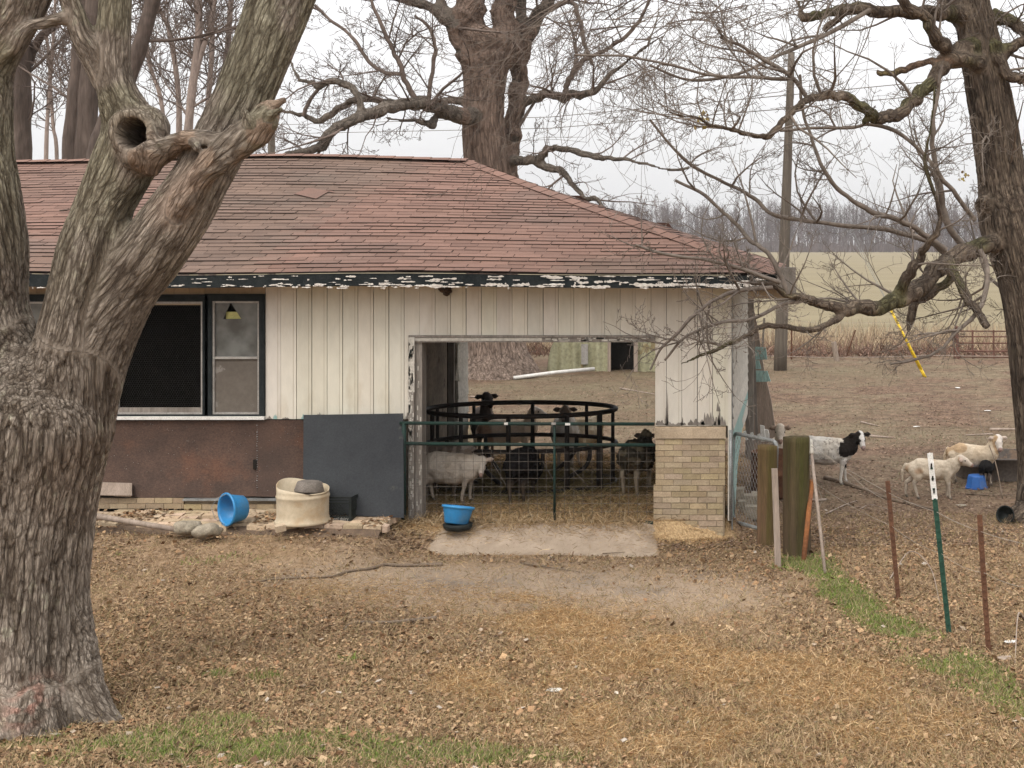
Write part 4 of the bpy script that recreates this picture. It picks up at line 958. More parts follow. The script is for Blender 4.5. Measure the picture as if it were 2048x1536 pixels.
m = MB(); m.box(-.13, .13, -.13, .13, 0, .29); o = m.build('inner_block', MAT['grey_rubber'])
o.location = (bc[0] + .03, bc[1] + .02, bc[2] + .022); tag(o, 'block hidden inside the cream barrel holding up the pan', 'block')
# tubs
def tub(name, label, cat, loc, rot, r1, r0, h, mat, group=None):
    root = thing(name, label, cat, loc, group); m = MB()
    m.lathe([(0, 0), (r0*.92, 0), (r0, .012), (r1*.96, h-.03), (r1*.965, h-.028), (r1*1.06, h-.026), (r1*1.08, h-.012), (r1*1.06, h), (r1*.95, h-.002), (r1*.92, h-.02), (r0*.94, .02), (0, .016)], (0, 0, 0), 36)
    b = m.build('bucket_body', mat, root, smooth=True); 
    return root, b
def rimseg(parent, r, z):
    m = MB(); m.tube([(r*math.cos(a), r*math.sin(a), z) for a in np.linspace(0, 2*math.pi, 33)[:-1]], .008, 6, closed=True); return m
rt, _ = tub('blue_tub', 'blue plastic tub tipped on its side on the brick patio', 'tub', (0, 0, 0), None, .165, .13, .20, MAT['blue_plastic'])
rt.location = P(487, 1006, 15.16); rt.location.z = .0 + pat_z(-5.9, 15.1) + .155
rt.rotation_euler = (R(12), R(-88), R(38))
for ch in rt.children: ch.matrix_parent_inverse.identity()
hm = MB(); hm.tube([(.17, 0, .18), (.12, .07, .26), (.02, .11, .30), (-.1, .08, .27), (-.17, 0, .18)], .003, 5); hh_ = hm.build('handle', MAT['galv']); hh_.parent = rt
rt2, _ = tub('blue_tub', 'light blue plastic tub leaning slightly in the straw at the gate', 'tub', (0, 0, 0), None, .163, .125, .19, MAT['blue_plastic'])
g = G(915, 1052); rt2.location = ((912-CX)*15.28/F_, 15.28, .245); rt2.rotation_euler = (R(-7), R(9), R(20))
for ch in rt2.children: ch.matrix_parent_inverse.identity()
m = MB(); m.lathe([(.0, 0), (.13, 0), (.15, .02), (.16, .06), (.14, .065), (0, .05)], (0, 0, 0), 24); o = m.build('rubber_pan', MAT['black_plastic'], smooth=True)
o.location = (rt2.location.x + .02, rt2.location.y, .185); tag(o, 'black rubber pan under the light blue tub at the gate', 'pan')
# milk crate with lettering
mc = thing('milk_crate', 'black plastic milk crate beside the cream barrel', 'crate', (0, 0, 0)); W = .34; D = .33; HH = .27
m = MB(); t = .009
for (y0, y1) in ((-D/2, -D/2 + t), (D/2 - t, D/2)):
    m.box(-W/2, W/2, y0, y1, HH - .045, HH - .03); m.box(-W/2, W/2, y0, y1, HH-.018, HH); m.box(-W/2, W/2, y0, y1, HH-.075, HH-.06); m.box(-W/2, W/2, y0, y1, 0, .065); m.box(-W/2, W/2, y0, y1, .13, .14)
    for sx in (-1, 1): m.box(sx*W/2 - (.03 if sx > 0 else 0), sx*W/2 + (0 if sx > 0 else .03), y0 - .001, y1 + .001, 0, HH - .001)
    for k in range(-2, 13):
        for s in (-1, 1):
            xa = -W/2 + .03 + k * .03; xb = xa + .1 * s; xa_, xb_ = xa, xb
            if min(xa_, xb_) < -W/2 + .02 or max(xa_, xb_) > W/2 - .02: continue
            m.beam((xa_, (y0+y1)/2, .065), (xb_, (y0+y1)/2, HH-.075), .006, t*.8, up=(0, 1, 0))
for (x0_, x1_) in ((-W/2, -W/2 + t), (W/2 - t, W/2)):
    m.box(x0_, x1_, -D/2, D/2, HH - .045, HH - .002); m.box(x0_, x1_, -D/2, D/2, 0.001, .064); m.box(x0_, x1_, -D/2, D/2, .13, .139)
    for k in range(9): m.box(x0_, x1_, -D/2 + .02 + k*.034, -D/2 + .028 + k*.034, .06, HH - .04)
m.box(-W/2 + t, W/2 - t, -D/2 + t, D/2 - t, .004, .010); cr_ = m.build('basket', MAT['black_plastic'], mc)
cu = bpy.data.curves.new('lettering', 'FONT'); cu.body = 'national dairy'; cu.size = .047; cu.extrude = .001; cu.align_x = 'CENTER'
to = bpy.data.objects.new('t', cu); COL.objects.link(to); dg = bpy.context.evaluated_depsgraph_get(); me = bpy.data.meshes.new_from_object(to.evaluated_get(dg)); bpy.data.objects.remove(to)
me.materials.clear(); me.materials.append(MAT['text_grey']); lo = bpy.data.objects.new('lettering', me); COL.objects.link(lo); lo.parent = mc; lo.location = (.01, -D/2 - .0015, .02); lo.rotation_euler = (R(90), 0, 0)
mc.location = ((679-CX)*15.28/F_, 15.34, pat_z(-4.9, 15.2) - .02); mc.rotation_euler = (0, 0, R(-2))
for ch in (cr_,): ch.matrix_parent_inverse.identity()
# pipe, rocks, stray brick
m = MB(); a = P(180, 1030, 15.05); b = P(352, 1059, 14.8); m.tube([a, ((a[0]+b[0])/2, (a[1]+b[1])/2, (a[2]+b[2])/2), b], [.032, .03, .028], 12); tag(m.build('pipe', MAT['stake_wood'], smooth=True), 'long brown pipe lying along the front edge of the brick patio', 'pipe')
def rock(name, px, py, Y, s, mat, seed, label, cat, group=None):
    V, F = [], []; n1, n2 = 14, 22; mb = MB(); r = random.Random(seed)
    prof = [(math.sin(math.pi*i/n1), -math.cos(math.pi*i/n1)) for i in range(n1+1)]
    mb.lathe([(max(a, .001)*s[0], b*s[2]) for a, b in prof], (0, 0, 0), n2)
    q = np.array(mb.v); q[:, 1] *= s[1]/s[0]; k_ = 1 + .75*(vn(q*11+seed)-.5) + .35*(vn(q*26+seed)-.5); k_ = np.round(k_*9)/9*.6 + k_*.4; mb.v = [tuple(t) for t in q*k_[:, None]]
    o = mb.build(name, mat, smooth=True); o.location = P(px, py, Y); o.rotation_euler = (0, 0, r.random()*3); return tag(o, label, cat, group)
rock('rock', 378, 1056, 14.85, (.15, .11, .07), MAT['rock'], 1, 'flat pale rock at the end of the pipe, left one of two', 'rock', 'rocks at the patio edge')
rock('rock', 415, 1062, 14.78, (.13, .10, .07), MAT['rock'], 4, 'rounded pale rock at the patio edge, right one of two', 'rock', 'rocks at the patio edge')
m = MB(); m.box(-.05, .05, -.04, .04, -.02, .045); o = m.build('brick', MAT['paver']); o.location = P(561, 1058, 14.75); o.rotation_euler = (.1, -.15, .5); tag(o, 'broken piece of brick on the ground in front of the cream barrel', 'brick')
# ================================================================== green mesh gate in the bay
YG = 15.56
gt = thing('green_gate', 'green pipe gate with wire mesh across the open bay', 'gate', P(1060, 1045, YG))
gx = lambda px: (px - CX) * YG / F_
gzz = lambda py: H - (py - CY) * YG / F_
m = MB(); m.tube([(gx(808), YG, .17), (gx(808), YG, gzz(846))], .024, 10); m.build('upright', MAT['green_metal'], gt, smooth=True)
m = MB(); m.tube([(gx(1109), YG, .2), (gx(1109), YG, gzz(850))], .014, 8); m.build('upright', MAT['green_metal'], gt, smooth=True)
m = MB(); m.tube([(gx(1330), YG - .02, .2), (gx(1330), YG - .02, .3)], .02, 8)
for a, b in ((846, 848), (887, 890)):
    m = MB(); m.tube([(gx(800 if a == 846 else 808), YG - .002, gzz(a)), (gx(1060), YG-.002, gzz((a+b)/2 + .6)), (gx(1309), YG - .002, gzz(b))], .019, 10); m.build('rail', MAT['green_metal'], gt, smooth=True)
m = MB(); m.tube([(gx(808), YG, .19), (gx(1306), YG, .20)], .019, 10); m.build('rail', MAT['green_metal'], gt, smooth=True)
m = MB()
X = gx(818)
while X < gx(1302): m.tube([(X, YG + .012, .2), (X + .002, YG + .016, .6), (X, YG + .012, gzz(888))], .0017, 4, caps=False); X += .1
Z = gzz(888) - .1
while Z > .2: m.tube([(gx(808), YG + .015, Z), (gx(1050), YG + .018, Z - .004), (gx(1306), YG + .015, Z)], .0017, 4, caps=False); Z -= .092
m.build('mesh', MAT['wire'], gt)
for px, wd, py in ((1013, .04, 847), (1108, .05, 847), (1136, .055, 848)):
    m = MB(); m.box(gx(px) - wd/2, gx(px) + wd/2, YG - .026, YG - .021, gzz(py) - .012, gzz(py) + .014); m.build('tag_plate', MAT['alum'] if px == 1108 else MAT['white_paint'], gt)
for (a, b, c, d) in ((985, 927, 1010, 972), (1085, 925, 1110, 970), (1140, 935, 1175, 975)):
    m = MB(); m.tube([(gx(a), YG+.03, gzz(b)), (gx(c), YG+.05, gzz(d))], .003, 4); m.build('brace_wire', MAT['wire'], gt)

# ================================================================== round hay feeder
FC = Vector(((1042 - CX) * 17.95 / F_, 17.95, .2)); RX, RY = 1.195, .78
fd = thing('hay_feeder', 'black pipe round hay feeder standing in the open bay', 'feeder', FC)
def ring(z, rx, ry, r, name, cx=0, tilt=0, n=48):
    m = MB(); m.tube([(FC.x + cx + rx*math.cos(a), FC.y + ry*math.sin(a), z + tilt*math.cos(a)) for a in np.linspace(0, 2*math.pi, n+1)[:-1]], r, 8, closed=True)
    return m.build(name, MAT['black_metal'], fd, smooth=True)
ring(1.165, RX, RY, .03, 'ring', tilt=0); ring(.74, RX, RY, .027, 'ring'); ring(.25, RX, RY, .025, 'ring'); ring(.22, .62, .4, .024, 'ring')
for k, (deg, r) in enumerate(((270, .034), (305, .034), (331, .04), (350, .026), (20, .026), (52, .026), (90, .03), (128, .026), (160, .026), (190, .026), (212, .032), (240, .03))):
    a = R(deg); x, y = FC.x + RX*math.cos(a), FC.y + RY*math.sin(a)
    m = MB(); m.tube([(x, y, 1.165), (x, y, .74)], r*.85, 8); m.build('post', MAT['black_metal'], fd, smooth=True)
    if k % 2 == 0 or deg in (305, 350): m = MB(); m.tube([(x, y, .74), (x, y, .2)], r, 8); m.build('leg', MAT['black_metal'], fd, smooth=True)
for deg in (222, 255, 290, 322, 60, 120, 150):     # bent cradle bars running inwards from the middle ring
    a = R(deg); q = lambda f, z: (FC.x + RX*f*math.cos(a), FC.y + RY*f*math.sin(a), z)
    c = catmull([q(1, .74), q(.985, .60), q(.9, .48), q(.62, .32), q(.5, .24)], 4)
    m = MB(); m.tube(c, .026, 8); m.build('cradle_bar', MAT['black_metal'], fd, smooth=True)
# heap of hay left in and round the feeder
def heap(name, cx, cy, sx, sy, hgt, N, pal, ln=.14, label='', seed=1):
    q = np.stack([rng.normal(cx, sx, N), rng.normal(cy, sy, N)], 1); e = np.exp(-(((q[:, 0]-cx)/sx)**2 + ((q[:, 1]-cy)/sy)**2)/1.5)
    q = np.column_stack([q, gz(q[:, 0], q[:, 1]) + hgt * e * rng.random(N)]); v, f, c = blades(q, ln, .0035, pal, (.9, 1.55), .02)
    return tag(mesh_obj(name, v, f, MAT['litter'], col=c), kind='stuff', label=label, cat='hay')
heap('hay', FC.x, 18.0, .9, .6, .10, 9000, [(.28, .22, .10), (.2, .16, .07), (.16, .12, .06)], label='dull hay trampled under the round feeder')
# straw heaped in the drive
pts = scatter(16000, lambda z: z['straw']**2, 8.0, 12.5, thr=.3); pts[:, 2] += .02 * rng.random(len(pts))
v, f, c = blades(pts, .075, .0017, STRAWPAL + [(.6, .43, .25)], (1.15, 1.54), .02); tag(mesh_obj('straw', v, f, MAT['litter'], col=c), kind='stuff', label='thicker drifts of golden straw across the drive', cat='straw')

# ================================================================== fence at the right
def wpost(px, pyt, pyb, r, label, dark=(1, 1, 1), lean=0, dome=.012):
    g = G(px, pyb - 2); Y = g.y; ht = H - (pyt - CY) * Y / F_; m = MB(); n = 20; rows = 26; V = []; rr = random.Random(px)
    for i in range(rows + 1):
        z = -.15 + (ht + .15 - g.z) * i / rows
        for k in range(n):
            a = 2*math.pi*k/n; q = r * (1 + .05 * (vn(np.array([[math.cos(a)*3+px, math.sin(a)*3, z*.7]]))[0]-.5)*2 + .035*(vn(np.array([[math.cos(a)*9+px, math.sin(a)*9, z*1.2]]))[0]-.5)*2)
            V.append((q*math.cos(a) + lean*z, q*math.sin(a), z + (0 if i < rows else .012*(vn(np.array([[a*2, px, 1.]]))[0]-.5))))
    F = [(i*n+k, i*n+(k+1) % n, (i+1)*n+(k+1) % n, (i+1)*n+k) for i in range(rows) for k in range(n)]
    V.append((lean*(ht-g.z), 0, ht - g.z + dome)); F += [(rows*n+k, rows*n+(k+1) % n, len(V)-1) for k in range(n)]
    m.add(V, F); cc = []
    for v in m.v:
        t = sstep(.1, 1.1, v[2] / (ht - g.z)) ; cc.append((dark[0]*(1 - .1*t), dark[1]*(1 + .0*t), dark[2]*(1 - .22*t)))
    m.c = cc; o = m.build('fence_post', MAT['post_wood'], smooth=True); o.location = g; return tag(o, label, 'fence post')
wpost(1535, 891, 1092, .108, 'shorter weathered wooden fence post beside the mesh gate', (1.35, 1.08, .92))
wpost(1594, 874, 1112, .138, 'thick mossy green wooden fence post, taller and stouter of the pair', (.85, .78, .68))
m = MB(); g = G(1557, 1136); ht = lambda py: H - (py - CY) * g.y / F_
m.beam((g.x, g.y, g.z - .1), ((1549-CX)*g.y/F_, g.y + .03, ht(938)), .062, .03, up=(0, 1, 0)); tag(m.build('stake', MAT['stake_wood']), 'thin pale grey board stake in front of the two wooden posts', 'stake')
g = G(1606, 1124); m = MB(); m.tube([(g.x, g.y, g.z-.05), ((1624-CX)*(g.y+.35)/F_, g.y + .35, H-(960-CY)*(g.y+.35)/F_)], .026, 10)
o = m.build('leaning_pipe', MAT['rust_orange'], smooth=True); tag(o, 'orange rusty pipe leaning against the mossy post', 'pipe')
g = G(1652, 1150); m = MB(); q = P(1620, 880, 14.75); m.tube([(g.x, g.y, g.z-.05), tuple(q)], .017, 8); o = m.build('brace_rod', MAT['stake_wood'], smooth=True)
m = MB(); a = Vector(q); b = Vector((g.x, g.y, g.z)); m.tube([a, a + (b-a)*.11], .026, 8); m.build('sleeve', MAT['white_board'], o, smooth=True); tag(o, 'thin grey rod with a pale sleeve leaning from the mossy post to the ground', 'rod')
# T posts
def tpost(pt, pb, mat, label, white=False):
    g = G(*pb); top = Vector(P(pt[0], pt[1], g.y + .02)); root = thing('steel_post', label, 'fence post', g, 'steel posts of the wire fence'); b = Vector((g.x, g.y, g.z - .1))
    m = MB(); m.beam(b, top, .042, .007, up=(0, 1, 0)); m.beam(b + Vector((0, .012, 0)), top + Vector((0, .012, 0)), .007, .034, up=(0, 1, 0))
    d = (top - b)
    for k in range(16): q = b + d * (.12 + .86*k/16); m.box(q.x-.01, q.x+.01, q.y-.012, q.y-.002, q.z-.008, q.z+.008)
    m.build('shaft', mat, root)
    if white:
        m = MB(); e = b + d*.985; s = top - d*.235; m.beam(s, top + d*.004, .046, .011, up=(0, 1, 0)); m.beam(s + Vector((0, .012, 0)), top + Vector((0, .012, 0)) + d*.004, .011, .037, up=(0, 1, 0)); m.build('white_tip', MAT['white_paint'], root)
        m = MB()
        for k in range(3): m = MB(); q = top - d*(.06+.065*k); m.box(q.x-.006, q.x+.006, q.y-.016, q.y-.007, q.z-.02, q.z+.02); m.build('stud', MAT['interior_dark'], root)
    return g, top
tA = tpost((1775, 962), (1799, 1200), MAT['rust_post'], 'rusty steel fence post farthest back, nearest the mossy wooden post')
tB = tpost((1860, 908), (1901, 1270), MAT['post_green'], 'green steel fence post with a white painted tip', True)
tC = tpost((1959, 1030), (1979, 1305), MAT['rust_post'], 'rusty steel fence post closest to the viewer, at far right')
def wire(pts, r, label, name='fence_wire', mat='fence_wire_metal', cat='wire', group=None, sag=0.0):
    q = [Vector(p) for p in pts]; out = []
    for a, b in zip(q[:-1], q[1:]):
        for k in range(8): t = k/8; out.append(a + (b-a)*t - Vector((0, 0, sag*4*t*(1-t))))
    out.append(q[-1]); m = MB(); m.tube(out, r, 4, caps=False); return tag(m.build(name, MAT[mat]), label, cat, group)
def on(g, top, f): return g + (top - g) * f
p2 = Vector(P(1622, 892, 14.68))
wire([p2, on(*tA, .90), on(*tB, .68), on(*tC, .88), P(2075, 1092, 10.6), P(2300, 1120, 9.6)], .0024, 'upper fence wire running from the mossy post past the steel posts', sag=.012)
wire([Vector(P(1622, 960, 14.68)), on(*tA, .62), on(*tB, .45), on(*tC, .58), P(2090, 1180, 10.6)], .002, 'lower slack fence wire between the steel posts', sag=.03)
wire([P(1622, 885, 14.7), P(1660, 915, 14.3), P(1700, 948, 13.9), P(1770, 1000, 13.1)], .002, 'thin loose wire hanging off the top of the mossy post', sag=.02)
wire([P(1625, 945, 14.7), P(1645, 1000, 14.6), P(1632, 1030, 14.6), P(1650, 1085, 14.5), P(1640, 1120, 14.4)], .002, 'crooked loose wire dangling beside the mossy post', sag=.0)

# chain link gate
cg = thing('mesh_gate', 'open galvanised chain link walk gate beside the building corner', 'gate', P(1465, 1060, 15.9))
A0 = Vector(P(1467, 1040, 15.95)); A0.z = .14; ed = Vector(P(1560, 1085, 15.2)); dirg = Vector((ed.x - A0.x, ed.y - A0.y, 0)).normalized(); GW = .86; GT = H - (866 - CY) * 15.95 / F_
def gp(u, z): return A0 + dirg * u + Vector((0, 0, z - A0.z))
rad = .08; c = []
for (cu_, cz, a0) in ((rad, GT - rad, 180), (GW - rad, GT - rad, 90), (GW - rad, .14 + rad, 0), (rad, .14 + rad, -90)):
    for k in range(7):
        a = R(a0 - 15*k); c.append(gp(cu_ + rad*math.cos(a), cz + rad*math.sin(a)))
m = MB(); m.tube(c, .021, 10, closed=True); m.build('frame', MAT['galv'], cg, smooth=True)
seg = []
s = .058
for i in range(-30, 40):
    for sg in (1, -1):
        pl = []; u = i * s; z = .16
        ua, ub = .03, GW - .03; za, zb = .17, GT - .03
        # line u = u0 + sg*(z-za)*.6
        for zq in np.linspace(za, zb, 25):
            uu_ = i*s + sg*(zq-za)*.6
            if ua <= uu_ <= ub: pl.append(gp(uu_, zq))
        if len(pl) > 1: seg.append((pl[0], pl[-1]))
m = MB()
for a, b in seg: m.tube([a, b], .0016, 4, caps=False)
m.build('mesh', MAT['alum'], cg)
m = MB(); m.tube([P(1461, 1040, 15.62), P(1461, 860, 15.62)], .016, 8); tag(m.build('gate_pipe', MAT['galv'], smooth=True), 'thin galvanised pipe standing against the corner of the building', 'pipe')

# ================================================================== utility poles, guys and wires
def pole(px, pyt, pyb, rb, rt_, label, Y=None, pxb=None):
    if Y is None: g = G(pxb or px, pyb)
    else: g = Vector(((px-CX)*Y/F_, Y, 0))
    t = Vector(P(px, pyt, g.y)); m = MB(); N = 12; pts = [g + (t-g)*k/N + Vector((0, 0, -.2 if k == 0 else 0)) for k in range(N+1)]
    m.tube(pts, list(np.linspace(rb, rt_, N+1)), 14); return tag(m.build('utility_pole', MAT['pole_wood'], smooth=True), label, 'utility pole'), g, t
u1, g1_, t1_ = pole(1583, 104, 741, .172, .085, 'tall weathered utility pole standing past the right end of the building', pxb=1560)
for py in (120, 190, 217): m = MB(); q = P(1576, py, g1_.y); m.box(q[0]-.1, q[0], q[1]-.03, q[1]+.03, q[2]-.03, q[2]+.03); m.build('bracket', MAT['galv'], u1)
u2, g2_, t2_ = pole(543, 215, 0, .2, .17, 'mossy utility pole seen over the roof ridge behind the forked trunk', Y=72.)
for i, (pa, pb) in enumerate(((190, 250), (217, 268))):
    wire([P(1578, pa, g1_.y), P(1100, (pa+pb)/2 + 14, (g1_.y+72)/2 - 4), P(545, pb, 71.8)], .012, ('upper', 'lower')[i] + ' overhead wire between the two utility poles', 'power_line', 'wire', 'power line', sag=.0)
    wire([P(1578, pa, g1_.y), P(2200, pa - 60, 34)], .010, ('upper', 'lower')[i] + ' overhead wire leaving the tall pole to the right', 'power_line', 'wire', 'power line')
gb = G(1852, 755)
for i, (dx, py) in enumerate(((0, 240), (-.28, 250))):
    top = Vector(P(1583, py, g1_.y)); b = gb + Vector((dx, 0, 0)) * (0 if i else 1); d = top - b
    b = b + Vector((-.04, .15, 0)) * i
    root = thing('guy_wire', ('yellow sleeved guy wire from the tall pole, lower one', 'yellow sleeved guy wire from the tall pole, upper one')[i], 'guy wire', b, 'guy wires of the tall pole')
    top = top + Vector((0, 0, .5*i)); d = top - b
    m = MB(); m.tube([b, top], .006, 4); m.build('cable', MAT['galv'], root)
    m = MB(); m.tube([b + d*.0, b + d*.03], .02, 8); m.tube([b + d*.03, b + d*.268], .028, 8); m.build('guard', MAT['yellow_guard'], root, smooth=True)

# ================================================================== far side of the yard
# corrugated hut
hut = thing('metal_hut', 'low arched green corrugated hut with a dark doorway behind the bay', 'hut', G(1250, 743))
hb = G(1250, 743); Yh = hb.y; hx = lambda px: (px-CX)*Yh/F_; HW0, HW1 = hx(1095), hx(1420); hh_ = 1.75; cxh = (HW0+HW1)/2; hw = (HW1-HW0)/2
m = MB(); n = 150
def hutz(x):   # arch outline
    t = abs(x - cxh)/hw; return hh_ * (1 - t**2.6) ** .5 if t < 1 else 0
dL, dR = hx(1222), hx(1268)
for k in range(n):
    xa = HW0 + 2*hw*k/n; xb = HW0 + 2*hw*(k+1)/n; 
    ya = Yh + .05*math.sin(xa*2*math.pi/.30)*.9; yb_ = Yh + .05*math.sin(xb*2*math.pi/.30)*.9; t = .97
    if xb > dL and xa < dR:
        m.add([(xa, ya, hb.z+1.05), (xb, yb_, hb.z+1.05), (xb, yb_, hb.z+max(hutz(xb), 1.06)), (xa, ya, hb.z+max(hutz(xa), 1.06))], [(0, 1, 2, 3)])
    else: m.add([(xa, ya, hb.z-.05), (xb, yb_, hb.z-.05), (xb, yb_, hb.z+hutz(xb)), (xa, ya, hb.z+hutz(xa))], [(0, 1, 2, 3)])
m.build('front', MAT['hut_metal'], hut, smooth=True)
m = MB(); n = 36
for k in range(n):
    a0 = math.pi*k/n; a1 = math.pi*(k+1)/n
    def ap(a, y): x = cxh - hw*math.cos(a); return (x, y, hb.z + hutz(x) + (0.01 if y < Yh+1 else 0))
    m.add([ap(a0, Yh-.03), ap(a1, Yh-.03), ap(a1, Yh+3.6), ap(a0, Yh+3.6)], [(0, 1, 2, 3)])
m.build('shell', MAT['hut_metal'], hut, smooth=True)
m = MB(); m.box(HW0+.1, HW1-.1, Yh+3.5, Yh+3.56, hb.z-.05, hb.z+1.0); m.build('back_wall', MAT['interior_dark'], hut); m = MB(); m.box(dL-.05, dR+.05, Yh+.5, Yh+.55, hb.z-.05, hb.z+1.1); m.build('doorway_shade', MAT['interior_dark'], hut)  # dark sheet behind the doorway, standing in for the shade inside the hut
m = MB(); m.box(dL-.08, dL, Yh-.06, Yh-.01, hb.z-.05, hb.z+1.1); m.build('door_post', MAT['stake_wood'], hut); m = MB(); m.box(dR, dR+.1, Yh-.06, Yh-.01, hb.z-.05, hb.z+1.1); m.build('door_post', MAT['stake_wood'], hut)
m = MB(); a = P(1168, 688, Yh-.1); m.box(hx(1164), hx(1177), Yh-.12, Yh-.05, H-(728-CY)*Yh/F_, H-(688-CY)*Yh/F_); m.build('patch', MAT['alum'], hut)
g = G(1028, 760); q = G(1188, 747); m = MB(); m.tube([(g.x, g.y, g.z+.05), ((g.x+q.x)/2, (g.y+q.y)/2, .1), (q.x, q.y, q.z+.12)], .045, 10); tag(m.build('white_pipe', MAT['white_paint'], smooth=True), 'long white plastic pipe lying on the ground before the corrugated hut', 'pipe')
# tank trough, tub, bucket
g = G(2014, 974); m = MB(); n = 40; V = []
for (s, z) in ((1, 0), (1.0, .28), (1.03, .285), (1.03, .305), (.97, .305), (.96, .05), (0, .05)): V.append((s, z))
mb = MB(); 
mb.lathe([(s*.5, z) for s, z in V], (0, 0, 0), n); mb.v = [(v[0]*1.45, v[1]*1.0, v[2]) for v in mb.v]
o = mb.build('stock_tank', MAT['tank'], smooth=True); o.location = ((2015-CX)*19.95/F_, 19.95, 0.0); tag(o, 'grey oval stock tank with a rusty inside beside the right tree', 'tank')
g = G(1955, 979); rt3 = thing('blue_tub', 'deep blue tub turned upside down before the stock tank', 'tub', (g.x, g.y + .12, g.z)); m = MB(); n = 40
mb.v = []; mb = MB(); mb.lathe([(.0, .176), (.10, .176), (.112, .17), (.118, .155), (.142, .02), (.157, .018), (.157, .0), (.14, 0)], (0, 0, 0), 8); s_ = 1.03
mb.v = [(v[0]*s_, v[1]*s_, v[2]) for v in mb.v]; o = mb.build('tub_body', MAT['blue_plastic_deep']); o.parent = rt3; o.matrix_parent_inverse.identity(); rt3.rotation_euler = (0, 0, R(12))
g = G(2012, 1046); mb = MB(); mb.lathe([(0, 0), (.07, 0), (.09, .03), (.10, .12), (.107, .13), (.093, .13), (.085, .03), (0, .02)], (0, 0, 0), 24)
o = mb.build('black_bucket', MAT['black_plastic'], smooth=True); o.location = (g.x+.02, g.y+.05, g.z+.085); o.rotation_euler = (R(80), R(10), R(-20)); tag(o, 'small black rubber bucket lying against the root of the right tree', 'bucket')
# red gate and back fence posts
gb2 = G(1915, 717); Yb = gb2.y; m = MB(); rg = thing('tube_gate', 'rusty red tube gate in the weeds at the back of the yard', 'gate', gb2)
bx = lambda px: (px-CX)*Yb/F_; bz = lambda py: H-(py-CY)*Yb/F_
for py in (662, 673, 686, 702, 714): m = MB(); m.tube([(bx(1909), Yb, bz(py)), (bx(2150), Yb, bz(py+1))], .022, 6); m.build('rail', MAT['rust_gate'], rg)
for px in (1909, 1946, 1988, 2060, 2150): m = MB(); m.tube([(bx(px), Yb, 0), (bx(px-(1 if px > 1909 else 2)), Yb, bz(660))], .026, 6); m.build('upright', MAT['rust_gate'], rg)
m = MB(); m.tube([(bx(1916), Yb-.1, 0), (bx(1912), Yb-.1, bz(652))], .05, 8); m.build('gate_post', MAT['rust_gate'], rg)
def backpost(px, pt, pb, r, mat, label, dx=0):
    g = G(px, pb); m = MB(); m.tube([(g.x, g.y, -.1), (g.x + dx, g.y, H-(pt-CY)*g.y/F_)], r, 8); return tag(m.build('back_post', MAT[mat]), label, 'fence post', 'posts of the back fence')
backpost(1675, 684, 722, .075, 'stake_wood', 'short pale grey leaning post in the brambles', -.11)
backpost(1583, 655, 719, .025, 'rust_post', 'thin rusty post in the weeds just right of the tall pole')
backpost(1523, 636, 719, .03, 'pole_wood', 'thin dark post in the weeds just left of the tall pole', .08)
backpost(1690, 660, 715, .02, 'rust_post', 'thin leaning rod in the weeds between pole and guy wires', .3)
wire([(bx(1400), 40.2, .12), (bx(1560), 40, .10), (bx(1700), 39.8, .08), (bx(1850), 40, .12), (bx(2100), 40, .10)], .012, 'pale pipe lying along the foot of the back fence', 'ground_pipe', 'stake_wood', 'pipe', sag=.02)
wire([(bx(1400), 41.5, 1.0), (bx(1583), 41.5, 1.05), (bx(1675), 41.5, .95), (bx(1910), 41.5, 1.1)], .004, 'top wire of the back fence in the weeds', sag=.05)
# sticks, scraps
def stick(pts, r, label, mat='branch', name='fallen_branch', cat='branch', lift=.015):
    q = [];
    for p in pts: g = G(*p[:2]); q.append((g.x, g.y, g.z + lift + (p[2] if len(p) > 2 else 0)))
    c = catmull(q, 5); rr = np.linspace(1, .35, len(c)) * r * (1 + .15*np.sin(np.arange(len(c))*1.7)); m = MB(); m.tube(c, list(rr), 7); return tag(m.build(name, MAT[mat], smooth=True), label, cat)
stick([(885, 1132), (845, 1133), (800, 1134), (770, 1132), (740, 1140), (700, 1145), (660, 1156), (600, 1158), (540, 1162), (500, 1168)], .021, 'long thin branch lying on the drive left of the concrete slab', 'branch')
stick([(872, 1240), (840, 1243), (800, 1247), (770, 1249), (720, 1248), (700, 1252), (688, 1262)], .024, 'thick dark broken branch lying in the leaves below the drive')
stick([(1048, 1130), (1070, 1134), (1100, 1138), (1160, 1147)], .010, 'thin curved twig on the ground below the concrete slab')
stick([(1205, 1110), (1250, 1107)], .007, 'short straight twig on the right of the concrete slab')
stick([(1650, 958), (1700, 972), (1770, 998), (1820, 1010), (1872, 1022)], .035, 'dark rotten log lying behind the wire fence')
stick([(1652, 1030), (1690, 1012), (1715, 1003)], .012, 'pale stick on the ground right of the wooden posts', 'stake_wood')
stick([(1720, 1020), (1745, 1012), (1800, 1030)], .008, 'pale curved twig behind the farthest steel post', 'stake_wood')
stick([(1930, 990), (1990, 993), (2030, 990)], .010, 'thin dark branch lying before the stock tank')
stick([(1780, 1160, 0), (1820, 1130, .12), (1860, 1180, .2), (1880, 1215, .02)], .007, 'arched bare vine at the foot of the green steel post', 'stake_wood')
stick([(2048, 1240, 0), (2036, 1270, .15), (2030, 1330, 0)], .010, 'bare leaning sapling stem at the far right edge', 'stake_wood')
stick([(2005, 1000, 0), (1990, 985, .4), (1960, 955, .75), (1955, 930, .9)], .009, 'thin bare sapling leaning out from the right tree')
